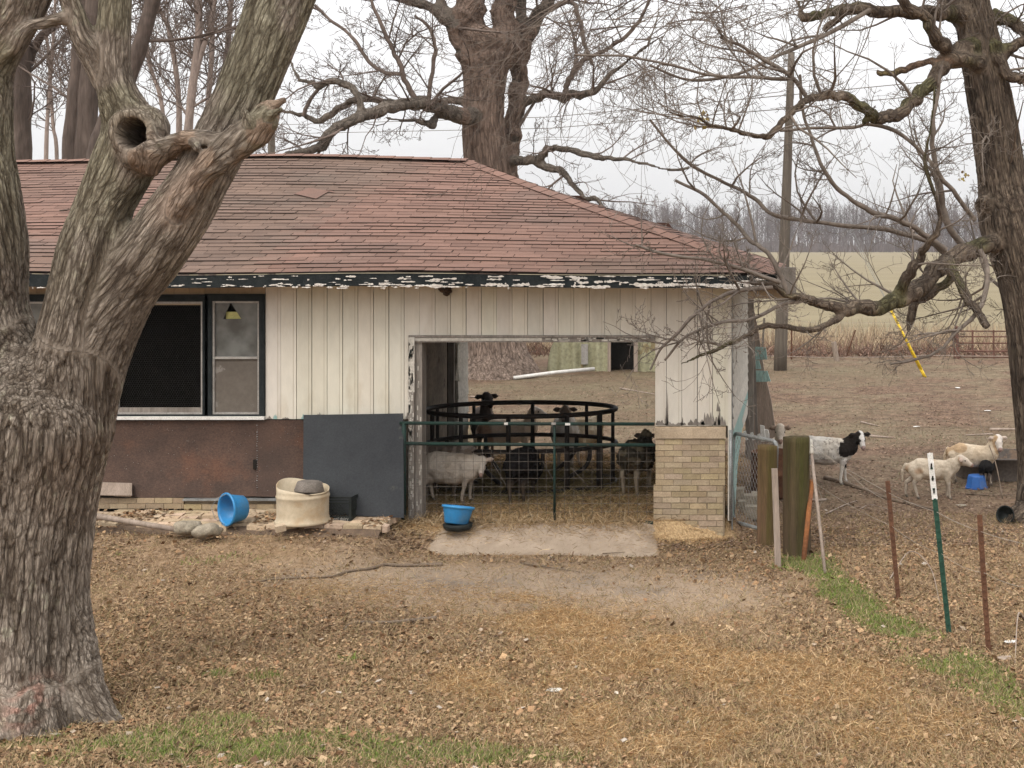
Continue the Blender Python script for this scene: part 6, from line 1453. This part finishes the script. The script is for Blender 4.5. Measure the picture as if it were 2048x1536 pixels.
# crown of the left tree continues above the frame
tw = Twigs()
for pth, n, L_ in ((leftst, 3, 2.0), (sideb, 5, 1.2)):
    e = pth[0][-1]; dr = pth[0][-1]-pth[0][-3]
    for k in range(n): grow(tw, e, dr/np.linalg.norm(dr) + rt1.normal(0, .35, 3), L_*1.5, pth[1][-1]*.7, 0, rt1, kids=(6, 4, 3), up=.5)
for pth in (mid, right):
    e = pth[0][-1]; dr = pth[0][-1]-pth[0][-3]
    for k in range(3): grow(tw, e, dr/np.linalg.norm(dr) + rt1.normal(0, .3, 3), 3.5, pth[1][-1]*.6, 0, rt1, kids=(7, 5, 4), up=.5)
tw.build('crown', MAT['twig'], left_tree)

# ---------------------------------------------------------------- great tree behind the building
YB = 35.0; rb = np.random.default_rng(5); back = thing('great_tree', 'great bare tree with stout trunk rising behind the brown roof', 'tree', G(990, 752))
def rough(p, k=.35, seed=0):
    pts, rad = p; n = len(pts); a = np.arange(n)
    j = np.stack([vn(np.stack([a*.55, a*0+seed+i*7.3, a*0], 1))-.5 for i in range(3)], 1); t = np.clip(a/3., 0, 1)
    return pts + j*(rad*k*2*t)[:, None], rad*(1 + .22*t*(vn(np.stack([a*.8, a*0+seed, a*0+3], 1))-.5))
def B_(c, sub=6): return rough(pxpath(c, YB, sub), .5, c[-1][0]*.13) if c[0][2] < 40 else pxpath(c, YB, sub)
bt = B_([(996, 800, 118), (995, 757, 92), (992, 725, 74), (989, 690, 62), (985, 600, 54), (982, 480, 50), (978, 380, 46), (972, 320, 45), (967, 260, 43), (968, 200, 41), (970, 150, 45), (968, 110, 50)])
b1 = B_([(965, 130, 34, -.2), (955, 80, 32, -.2), (947, 40, 30, -.2), (945, 0, 29, -.2), (946, -60, 26), (940, -140, 22)])
b2 = B_([(980, 150, 34, .1), (1000, 90, 30, .1), (1008, 40, 24, .1), (1010, 0, 22, .1), (1018, -80, 20), (1030, -160, 16)])
b3 = B_([(940, 120, 22, -.3), (918, 70, 19, -.4), (902, 45, 15, -.5), (880, 25, 12, -.6), (850, 10, 10, -.8), (808, 0, 8, -1), (760, -10, 7, -1.2), (700, -40, 6, -1.6)])
b3b = B_([(903, 42, 13, -.5), (890, 15, 11, -.5), (872, -20, 9, -.6)], 4)
b4 = B_([(1005, 420, 24, .4), (1015, 340, 23, .6), (1024, 280, 20, .7), (1032, 220, 18, .8), (1037, 160, 18, .8), (1045, 100, 19, .8), (1052, 68, 18, .8), (1072, 32, 15, .7), (1095, 5, 13, .6), (1120, -40, 11, .5)])
b4b = B_([(1046, 90, 14, .8), (1040, 40, 12, .9), (1040, -10, 11, 1)], 4)
la = B_([(950, 232, 16, -.6), (918, 226, 17, -1), (885, 217, 15, -1.6), (858, 210, 14, -2), (830, 205, 13, -2.4), (800, 207, 12, -2.8), (765, 218, 12, -3.2), (730, 230, 11, -3.5), (700, 240, 10, -3.8), (672, 256, 9, -4), (656, 272, 9, -4.1), (652, 288, 10, -4.1), (636, 299, 8, -4.2), (600, 305, 7, -4.4), (565, 312, 6, -4.6), (520, 318, 5, -4.8)])
lb2 = B_([(945, 205, 10, -.2), (912, 202, 9, .2), (880, 206, 8, .4), (840, 208, 8, .6), (800, 206, 8, .8), (770, 202, 7, 1), (735, 200, 8, 1.2), (700, 206, 8, 1.4), (672, 222, 8, 1.6), (650, 236, 8, 1.7), (630, 243, 7, 1.8), (612, 232, 6, 1.9), (585, 226, 5, 2), (555, 222, 4, 2.2)])
lc = B_([(720, 232, 9, -3.6), (722, 212, 7, -3.6), (714, 188, 7, -3.6), (700, 172, 7, -3.5), (680, 163, 7, -3.4), (658, 163, 7, -3.4), (640, 173, 6, -3.3), (618, 163, 5, -3.2), (600, 160, 4, -3.2), (590, 145, 4, -3.1), (580, 120, 3, -3)])
ld = B_([(607, 232, 5, 1.8), (618, 205, 4, 1.8), (638, 175, 4, 1.8)], 4)
le = B_([(868, 235, 8, -1.6), (864, 250, 8, -1.8), (852, 247, 6, -1.8), (830, 240, 5, -1.8), (800, 240, 4, -1.8), (770, 236, 3, -1.8)])
lf = B_([(830, 198, 6, -2.4), (812, 165, 5, -2.5), (800, 130, 5, -2.6), (785, 100, 4, -2.6), (768, 60, 4, -2.6), (745, 10, 3, -2.6), (735, -30, 3, -2.6)])
lg = B_([(800, 148, 4, -2.5), (770, 145, 4, -2.4), (735, 120, 4, -2.3), (705, 75, 3.5, -2.2), (660, 40, 3, -2), (630, 10, 3, -2)])
lh = B_([(855, 203, 5, -2), (862, 170, 4, -2), (868, 120, 4, -2), (870, 90, 3.5, -2), (858, 55, 3, -2), (830, 30, 2.5, -2)])
ra = B_([(1048, 205, 9, .8), (1070, 195, 9, .6), (1095, 189, 9, .3), (1115, 191, 9, .1), (1130, 196, 10, 0), (1140, 186, 8, -.1), (1155, 192, 9, -.2), (1170, 188, 8, -.3), (1190, 182, 7, -.5), (1205, 168, 6, -.6), (1225, 145, 5, -.8), (1250, 125, 4, -1), (1290, 95, 4, -1.4), (1330, 70, 3, -1.6)])
rb_ = B_([(1130, 186, 6, 0), (1135, 165, 6, 0), (1150, 140, 6, 0), (1175, 115, 5, 0), (1220, 95, 4, 0), (1265, 60, 4, -.2), (1290, 20, 3, -.4), (1310, -20, 3, -.5)])
rc = B_([(1022, 325, 11, .5), (1048, 318, 10, .2), (1070, 322, 9, 0), (1085, 310, 8, -.2), (1095, 298, 7, -.3), (1115, 295, 7, -.5), (1150, 300, 7, -.7), (1190, 312, 7, -1), (1215, 316, 6, -1.2), (1245, 317, 5, -1.4), (1290, 328, 4, -1.6), (1340, 340, 4, -1.8), (1380, 335, 4, -2)])
rd_ = B_([(1070, 322, 9, 0), (1092, 334, 9, -.2), (1118, 337, 8, -.4), (1134, 352, 7, -.5), (1150, 372, 6, -.7), (1165, 392, 6, -.8), (1172, 402, 6, -.9), (1188, 396, 6, -1), (1200, 405, 5, -1.1), (1212, 422, 5, -1.2), (1240, 440, 4, -1.4)])
re_ = B_([(1100, 20, 7, .5), (1130, 5, 5, .4), (1150, 10, 5, .3), (1160, 45, 5, .2), (1170, 90, 4, .1), (1185, 130, 3, 0)])
pathsB = [bt, b1, b2, b3, b3b, b4, b4b, la, lb2, lc, le, ra, rc, rd_]
for c_ in ([(995, 560, 30, .2), (1012, 680, 36, .1), (1030, 730, 26, .3), (1050, 750, 14, .4), (1066, 758, 6, .5)],): pathsB.append(B_(c_, 4))
V, F, Nn = tree_mesh(pathsB, .055, None, 2, 14); off, S, pid = bark_coords(V, pathsB)
d, fis, _ = barked(V, Nn, off, S, 10.0, .035, .08); d *= np.clip(np.linalg.norm(off, axis=1)/.35, .12, 1); V = V + Nn*d[:, None]
c = A_((1.15, 1.05, 1.0))*(.85+.3*vn(V*1.3))[:, None]*(1 - .3*fis[:, None]); limb = (np.linalg.norm(off, axis=1) < .2)[:, None]*1.0; c = c*(1 - limb*A_((.28, .16, .12)))
lowp = np.clip((1.6-V[:, 2])/1.2, 0, 1)[:, None]; c = c*(1 + lowp*A_((.15, .22, .25)))
mesh_obj('trunk', V, F, MAT['bark_great'], back, True, col=c, attr={'bark': np.stack([off[:, 0], off[:, 1] + off[:, 2]*.35, S*.5], 1), 'seam': seams(F, pid, len(V))})
tw = Twigs()
for p_, r_ in (lf, lg, lh, rb_, re_, ld): tw.b.setdefault(len(p_), []).append((p_, r_))
kw = dict(kids=(6, 4, 3), rmin=.005, wig=.34, up=.22, K=6)
for pth, n, L_ in ((la, 12, 2.4), (lb2, 9, 2.0), (lc, 6, 1.9), (lf, 7, 2.4), (lg, 7, 2.2), (lh, 5, 2.0), (b3, 7, 3.0), (ra, 10, 2.8), (rb_, 7, 2.6), (rc, 7, 2.2), (rd_, 5, 2.0), (re_, 6, 2.2), (b4, 7, 3), (bt, 7, 2.0), (le, 4, 1.6), (b2, 5, 3)):
    along(tw, pth[0], pth[1], n, L_, rb, 0, **kw)
for pth in (b1, b2, b4, b4b, b3b, b3):
    e = pth[0][-1]; dr = pth[0][-1]-pth[0][-3]
    for k in range(3): grow(tw, e, dr/np.linalg.norm(dr)+rb.normal(0, .4, 3), 5, pth[1][-1]*.7, 0, rb, kids=(7, 5, 3), rmin=.006, up=.3)
# long sweeping outer twigs hanging to the right of the crown
for k in range(18):
    px = rb.uniform(1090, 1420); p0 = P(px, rb.uniform(-60, 150), YB + rb.uniform(-4, 3)); grow(tw, p0, (rb.uniform(.2, 1), rb.uniform(-.5, .5), rb.uniform(-.5, .3)), rb.uniform(1.8, 3.6), .022, 0, rb, kids=(6, 4, 3), rmin=.006, wig=.25, up=.1, K=7)
tw.build('crown', MAT['twig_far'], back, thick=.03)

# ---------------------------------------------------------------- tree at the right edge
YR = 16.9; rr_ = np.random.default_rng(9); rtree = thing('yard_tree', 'ridged bare tree at the right edge with limbs reaching over the roof corner', 'tree', P(2080, 1040, YR))
def Q_(c, sub=6): return rough(pxpath(c, YR, sub), .45, c[-1][0]*.13) if c[0][2] < 40 else pxpath(c, YR, sub)
rt0 = Q_([(2098, 1085, 92), (2096, 1040, 72), (2092, 950, 58), (2084, 850, 55), (2074, 750, 54), (2064, 650, 54), (2052, 560, 58), (2036, 490, 64), (2018, 430, 64), (2006, 370, 52), (1996, 300, 49), (1980, 200, 47), (1962, 100, 44), (1946, 20, 38), (1938, -40, 34), (1928, -150, 30)])
R1 = Q_([(2045, 465, 24, .1), (1996, 484, 20, -.2), (1950, 500, 19, -.6), (1912, 516, 18, -.9), (1876, 540, 17, -1.2), (1848, 566, 17, -1.5), (1815, 590, 16, -1.8), (1780, 606, 15, -2), (1740, 616, 14, -2.2), (1700, 617, 13, -2.4), (1660, 612, 10, -2.6), (1625, 603, 9, -2.8), (1600, 595, 7, -3), (1570, 588, 6, -3.1), (1545, 570, 5, -3.2), (1500, 566, 4, -3.3)])
R1b = Q_([(1895, 528, 12, -1), (1905, 560, 9, -.9), (1870, 582, 9, -1), (1838, 602, 9, -1.2), (1824, 625, 9, -1.3), (1820, 645, 8, -1.3), (1818, 662, 4, -1.3)])
R1c = Q_([(1800, 600, 13, -1.9), (1806, 570, 11, -2), (1822, 540, 10, -2.1), (1840, 518, 9, -2.1), (1850, 495, 7, -2.2), (1870, 470, 6, -2.3), (1880, 440, 5, -2.3), (1872, 400, 4, -2.4), (1850, 330, 4, -2.5), (1858, 270, 3, -2.5), (1872, 170, 3, -2.5)])
R1d = Q_([(1900, 520, 9, -1.2), (1910, 555, 9, -1.4), (1930, 590, 9, -1.6), (1955, 625, 8, -1.8), (1975, 655, 7, -1.9)])
R1e = Q_([(1690, 618, 7, -2.4), (1672, 640, 6, -2.6), (1640, 655, 6, -2.8), (1600, 658, 5.5, -3), (1560, 650, 5, -3.2), (1520, 655, 5, -3.3), (1490, 672, 4.5, -3.4), (1450, 692, 4, -3.5), (1400, 712, 3.4, -3.6), (1362, 728, 2.6, -3.7)])
R2 = Q_([(1965, 95, 26, 0), (1925, 105, 20, -.3), (1895, 122, 17, -.5), (1870, 150, 14, -.8), (1845, 180, 13, -1), (1820, 210, 12, -1.2), (1795, 228, 12, -1.4), (1765, 234, 12, -1.6), (1740, 226, 11, -1.8), (1712, 206, 10, -2), (1680, 194, 9, -2.2), (1650, 192, 8, -2.4), (1618, 200, 7, -2.6), (1590, 218, 6.5, -2.8), (1570, 238, 6, -3), (1545, 265, 6, -3.1), (1532, 274, 6, -3.2), (1505, 270, 4.5, -3.4), (1470, 262, 4, -3.6), (1445, 255, 3.6, -3.8), (1420, 250, 3.2, -4), (1395, 235, 2.8, -4.1), (1360, 230, 2.5, -4.2), (1310, 215, 2, -4.4)])
R2b = Q_([(1740, 226, 8, -1.8), (1732, 240, 6, -1.8), (1724, 247, 5, -1.8)], 3)
R3 = Q_([(1945, 40, 22, 0), (1905, 30, 17, -.2), (1860, 27, 13, -.5), (1810, 26, 12, -.8), (1760, 22, 12, -1), (1710, 18, 12, -1.2), (1670, 22, 10, -1.4), (1630, 32, 9, -1.6), (1604, 36, 8, -1.7), (1600, 20, 4, -1.7), (1598, 0, 3, -1.7)])
R3b = Q_([(1700, 18, 9, -1.2), (1680, 32, 7, -1.2), (1660, 48, 7, -1.2), (1645, 62, 6, -1.2)], 4)
R4 = Q_([(1962, 130, 22, -.1), (1925, 118, 14, -.5), (1888, 100, 15, -.7), (1870, 70, 13, -.9), (1850, 40, 12, -1), (1822, 15, 11, -1.1), (1800, -10, 10, -1.2), (1770, -60, 9, -1.3)])
R5 = Q_([(1905, 118, 12, -.6), (1880, 122, 8, -.7), (1850, 125, 7, -.8), (1825, 132, 7, -.9), (1800, 142, 7, -1), (1775, 147, 6, -1.1), (1756, 146, 5, -1.1), (1754, 140, 3, -1.1)])
R6 = Q_([(1950, 60, 26, .1), (1900, 10, 22, .3), (1870, -30, 20, .5), (1840, -80, 16, .6)])
R7 = Q_([(1985, 30, 16, .1), (2015, 40, 14, .1), (2050, 58, 12, .1), (2110, 80, 10, .1)])
R8 = Q_([(1995, 150, 16, -.1), (2002, 108, 14, -.1), (2025, 92, 12, -.1), (2060, 75, 11, -.1), (2110, 50, 9)])
R9 = Q_([(1990, 90, 16, -.2), (2006, 128, 12, -.3), (2018, 150, 11, -.3), (2040, 158, 10, -.3), (2080, 150, 9, -.3)])
knob = Q_([(1985, 405, 20, -.15), (1962, 412, 15, -.25)], 3)
pathsR = [rt0, R1, R1b, R1c, R1d, R1e, R2, R2b, R3, R3b, R4, R5, R6, R7, R8, R9, knob]
for c_ in ([(2070, 980, 34, -.3), (2040, 1035, 26, -.45), (2000, 1062, 14, -.55)], [(2100, 980, 40, -.3), (2100, 1070, 34, -.5)]): pathsR.append(Q_(c_, 4))
V, F, Nn = tree_mesh(pathsR, .019, None, 2, 14); off, S, pid = bark_coords(V, pathsR); rad_ = np.linalg.norm(off, axis=1)
d, fis, _ = barked(V, Nn, off, S, 20, .016, .09); V = V + Nn*(d*np.clip(rad_/.2, .08, 1))[:, None]
c = A_((1.1, 1.05, 1.0))*(.8+.4*vn(V*2.3))[:, None]*(1 - .55*fis[:, None]*np.clip(rad_/.15, .2, 1)[:, None]); g_ = (sstep(.5, .7, vn(V*3+5))*(rad_ < .14))[:, None]; c = c*(1 - g_*A_((.16, .02, .3)))
c[pid == 11] *= A_((1.1, .95, .88))
mesh_obj('trunk', V, F, MAT['bark_right'], rtree, True, col=c, attr={'bark': np.stack([off[:, 0], off[:, 1] + off[:, 2]*.35, S*.5], 1), 'seam': seams(F, pid, len(V))})
tw = Twigs()
X1 = [[(1575, 588, 5, -3.1), (1560, 545, 4.5, -3.1), (1530, 500, 4, -3.1), (1500, 480, 4, -3), (1465, 440, 3.5, -3), (1440, 420, 3, -3), (1400, 385, 3, -3), (1350, 360, 2.5, -3)],
      [(1905, 530, 7, -.8), (1885, 500, 6, -1), (1850, 480, 6, -1.2), (1800, 465, 5, -1.4), (1740, 455, 4.5, -1.6), (1680, 450, 4, -1.8), (1600, 440, 4, -2), (1540, 425, 4, -2.2), (1500, 390, 3.5, -2.2), (1440, 360, 3, -2.4), (1390, 335, 3, -2.6), (1350, 300, 2.5, -2.8), (1300, 240, 2, -3)],
      [(1890, 500, 7, -1.4), (1850, 470, 6, -1.6), (1800, 440, 5, -1.8), (1760, 430, 5, -2), (1710, 405, 4.5, -2.1), (1670, 370, 4, -2.2), (1645, 335, 3.6, -2.3), (1625, 280, 3, -2.3), (1605, 220, 3, -2.3), (1600, 150, 2.4, -2.4)],
      [(1940, 505, 8, -.5), (1900, 460, 7, -.7), (1885, 400, 7, -.8), (1870, 330, 6, -.9), (1866, 260, 5, -1), (1874, 190, 4, -1), (1885, 130, 4, -1)],
      [(1950, 440, 5, -.8), (1920, 400, 4.5, -1), (1880, 350, 4.5, -1.2), (1840, 300, 4, -1.3), (1790, 262, 4, -1.4), (1735, 248, 3.6, -1.5), (1710, 255, 3, -1.6), (1640, 256, 3, -1.8), (1560, 262, 2.4, -2)],
      [(1960, 500, 5, -1.4), (1975, 540, 5, -1.5), (1965, 600, 5, -1.6), (1940, 640, 4, -1.8), (1910, 665, 3.4, -2), (1880, 700, 3, -2.1), (1830, 720, 2.6, -2.2), (1780, 728, 2, -2.3)],
      [(1545, 575, 4, -3.3), (1480, 580, 3.5, -3.4), (1430, 600, 3, -3.5), (1390, 630, 3, -3.6), (1350, 670, 2.6, -3.6), (1320, 700, 2, -3.6), (1300, 740, 1.6, -3.6)],
      [(1560, 565, 4, -3.3), (1500, 545, 3.4, -3.4), (1420, 520, 3, -3.6), (1340, 510, 2.6, -3.7), (1270, 490, 2, -3.8)],
      [(1620, 598, 4, -2.9), (1560, 610, 3.2, -3.1), (1500, 640, 3, -3.3), (1440, 645, 2.6, -3.4), (1370, 675, 2.4, -3.5), (1330, 720, 2, -3.5)],
      [(1740, 20, 5, -1.2), (1650, 70, 4, -1.6), (1560, 110, 3.6, -2), (1470, 150, 3, -2.4), (1380, 160, 2.6, -2.6), (1300, 130, 2, -2.8)],
      [(1618, 200, 4, -2.6), (1580, 150, 4, -2.7), (1520, 115, 3.6, -2.8), (1480, 90, 3, -2.9), (1440, 75, 2.6, -3)],
      [(1575, 158, 3.6, -2.7), (1500, 155, 3, -2.9), (1420, 150, 2.6, -3.1), (1340, 130, 2.2, -3.3), (1250, 112, 2, -3.5), (1150, 110, 1.8, -3.6)]]
XP_ = [Q_(c_, 5) for c_ in X1]
for p_, r_ in XP_: tw.b.setdefault(len(p_), []).append((p_, r_))
kw = dict(kids=(6, 4, 3), rmin=.0022, wig=.30, up=.28, K=6)
for k_, pth in enumerate(XP_): along(tw, pth[0], pth[1], 10 if k_ in (1, 2, 3, 4) else 8, 1.0, rr_, 0, rk=.7, **dict(kw, kids=(5, 4, 2)))
for pth, n, L_ in ((R1, 15, 1.1), (R1c, 9, 1.0), (R1d, 6, .9), (R1e, 6, .7), (R2, 20, 1.4), (R3, 11, 1.6), (R4, 6, 1.4), (R8, 5, 1.2), (R7, 5, 1.2), (R9, 5, 1), (R1b, 5, .7)): along(tw, pth[0], pth[1], n, L_, rr_, 0, rk=.5, **kw)
along(tw, rt0[0][20:], rt0[1][20:]*.4, 20, 1.5, rr_, 0, updir=.2, kids=(5, 4, 3), rmin=.0026, K=6, wig=.3, up=.25)
for pth in (rt0, R4, R6, R7, R8):
    e = pth[0][-1]; dr = pth[0][-1]-pth[0][-3]
    for k in range(3): grow(tw, e, dr/np.linalg.norm(dr)+rr_.normal(0, .4, 3), 3, pth[1][-1]*.6, 0, rr_, kids=(7, 5, 3), rmin=.003)
# sweeping twigs drooping from the top over the middle of the sky
for k in range(30):
    px = rr_.uniform(1150, 1750); p0 = P(px, rr_.uniform(-70, 40), 15 + rr_.uniform(-1, 1)); grow(tw, p0, (rr_.uniform(-1, -.1), rr_.uniform(-.3, .3), rr_.uniform(-.75, -.1)), rr_.uniform(1.2, 2.6), .007, 0, rr_, kids=(5, 3), rmin=.0022, wig=.16, up=-.25, K=8)
tw.build('crown', MAT['twig'], rtree, thick=.012)
# last clinging leaves
for i, (px, py, Yl, s, lb_) in enumerate(((1403, 230, 13.1, .05, 'cluster of dead yellow leaves still hanging in the bare branches'), (1222, 0, 13, .01, ''), (1925, 355, 16, .035, 'small dead leaf cluster hanging beside the right trunk'))):
    if not lb_: continue
    N = 16; q = np.array(P(px, py, Yl)) + rr_.normal(0, s, (N, 3)); v, f, c = leaves(q, s*1.1, [(.38, .30, .10), (.30, .22, .08), (.22, .15, .06)], lift=.0, flat=2)
    tag(mesh_obj('dead_leaves', v, f, MAT['litter'], col=c), lb_, 'leaves')

# ---------------------------------------------------------------- trees beyond the ridge at the left
def bgtree(name, label, stems, Y, mat, seed, nb, L_, kids=(6, 5, 3), group=None, twmat='twig_far', t0=.25, up=.5, rmin=.006):
    r = np.random.default_rng(seed); root = thing(name, label, 'tree', P(stems[0][0][0], 700, Y), group)
    pp_ = [pxpath(s, Y, 5) for s in stems]; mb = MB()
    for pts, rad in pp_: mb.tube([tuple(p) for p in pts], list(rad*(1+.05*np.sin(np.arange(len(rad))*1.3))), 12)
    mb.c = [tuple([.8+.4*r.random()]*3) for _ in mb.v]; mb.build('trunk', MAT[mat], root, smooth=True)
    tw = Twigs()
    for pts, rad in pp_: along(tw, pts, rad, nb, L_, r, 0, t0=t0, updir=.6, rk=.32, kids=kids, rmin=rmin, wig=.28, up=up, K=6)
    for pts, rad in pp_:
        for k in range(3): grow(tw, pts[-1], (r.normal(0, .4), r.normal(0, .3), 1), L_*1.5, rad[-1]*.6, 0, r, kids=kids, rmin=rmin, K=6)
    tw.build('crown', MAT[twmat], root, thick=.03); return root
bgtree('shade_tree', 'dark trunk seen far left past the drooping branch of the forked tree', [[(38, 760, 26), (38, 480, 23), (39, 320, 22), (41, 220, 20), (42, 120, 19), (46, 40, 17), (50, -60, 18), (55, -220, 14)], [(55, 130, 10, .2), (66, 100, 9, .2), (85, 70, 8, 0), (112, 50, 7, -.3), (140, 10, 6, -.4), (165, -40, 5, -.4)]], 33, 'bark_far', 2, 10, 3.2, group='trees behind the roof at left')
bgtree('shade_tree', 'pair of dark trunks grown together behind the roof at left', [[(146, 780, 26), (145, 450, 22), (144, 300, 18), (150, 200, 15), (158, 110, 14), (163, 40, 13), (168, -60, 15), (170, -220, 12)], [(172, 780, 32), (172, 420, 26), (172, 320, 23), (176, 200, 19), (182, 100, 17), (186, 30, 16), (190, -60, 18), (200, -220, 14)]], 31, 'bark_far', 4, 10, 3.2, group='trees behind the roof at left')
bgtree('shade_tree', 'leaning dark trunk behind the middle stem of the forked tree', [[(175, 760, 30), (184, 420, 25), (198, 300, 20), (216, 240, 18), (250, 170, 16), (276, 105, 15), (292, 50, 14), (306, 0, 14), (322, -80, 15), (350, -220, 12)]], 30, 'bark_far', 6, 14, 3.2, group='trees behind the roof at left')
pale = [('tallest pale slender tree, with a pair of upright stems between the two big stems', [[(365, 700, 11), (370, 400, 10), (374, 300, 9), (382, 200, 8), (392, 120, 8), (398, 60, 7), (396, 0, 7), (392, -120, 5)], [(384, 180, 5), (402, 110, 5), (418, 60, 4.5), (430, 0, 4), (440, -90, 3.5)]]),
        ('thin pale tree curving left between the two big stems', [[(340, 700, 7), (352, 400, 6), (358, 260, 5.5), (356, 180, 5), (346, 100, 5), (335, 50, 4.5), (318, 15, 4), (300, -50, 3)]]),
        ('thin pale upright tree close against the right leaning stem', [[(402, 700, 7), (406, 380, 6), (412, 260, 5.5), (418, 180, 5), (424, 100, 5), (424, 0, 4), (430, -100, 3)]]),
        ('thin pale tree leaning right behind the right leaning stem', [[(420, 700, 8), (432, 300, 7), (446, 190, 6.5), (455, 110, 6), (462, 0, 5), (476, -100, 4)]]),
        ('thin pale sapling just right of the hollow', [[(310, 700, 5), (322, 400, 4.5), (330, 300, 4), (322, 200, 4), (300, 130, 3.6), (292, 60, 3), (290, -20, 2.4)]]),
        ('faint slim tree between the far left trunks', [[(88, 700, 5), (92, 330, 4), (96, 220, 3.6), (104, 120, 3), (110, 20, 2.6), (112, -60, 2)]]),
        ('faint slim tree left of the joined pair of trunks', [[(112, 700, 4), (114, 330, 3.6), (106, 250, 3.2), (100, 150, 3), (92, 40, 2.4), (90, -60, 2)]])]
for i, (lb_, st) in enumerate(pale): bgtree('slender_tree', lb_, st, 46 + i*1.3, 'bark_pale', 30+i, 22 if i < 4 else 26, 3.0, kids=(6, 4), group='slender trees behind the roof', t0=.3, rmin=.009, up=.7)

# ---------------------------------------------------------------- thin winter haze over the fields
hzm = bpy.data.materials.new('haze'); hzm.use_nodes = True; hn = hzm.node_tree; hn.nodes.clear(); ho = hn.nodes.new('ShaderNodeOutputMaterial'); hv = hn.nodes.new('ShaderNodeVolumePrincipled')
hv.inputs['Density'].default_value = .00022; hv.inputs['Color'].default_value = (.93, .94, .96, 1); hv.inputs['Anisotropy'].default_value = .2; hn.links.new(hv.outputs[0], ho.inputs['Volume'])
hb_ = MB(); hb_.box(-1520, 1520, -100, 2700, -1.5, 32); hzo = hb_.build('haze', hzm); tag(hzo, kind='stuff', label='thin pale winter haze over the fields', cat='haze'); hzo.data.color_attributes.remove(hzo.data.color_attributes[0])
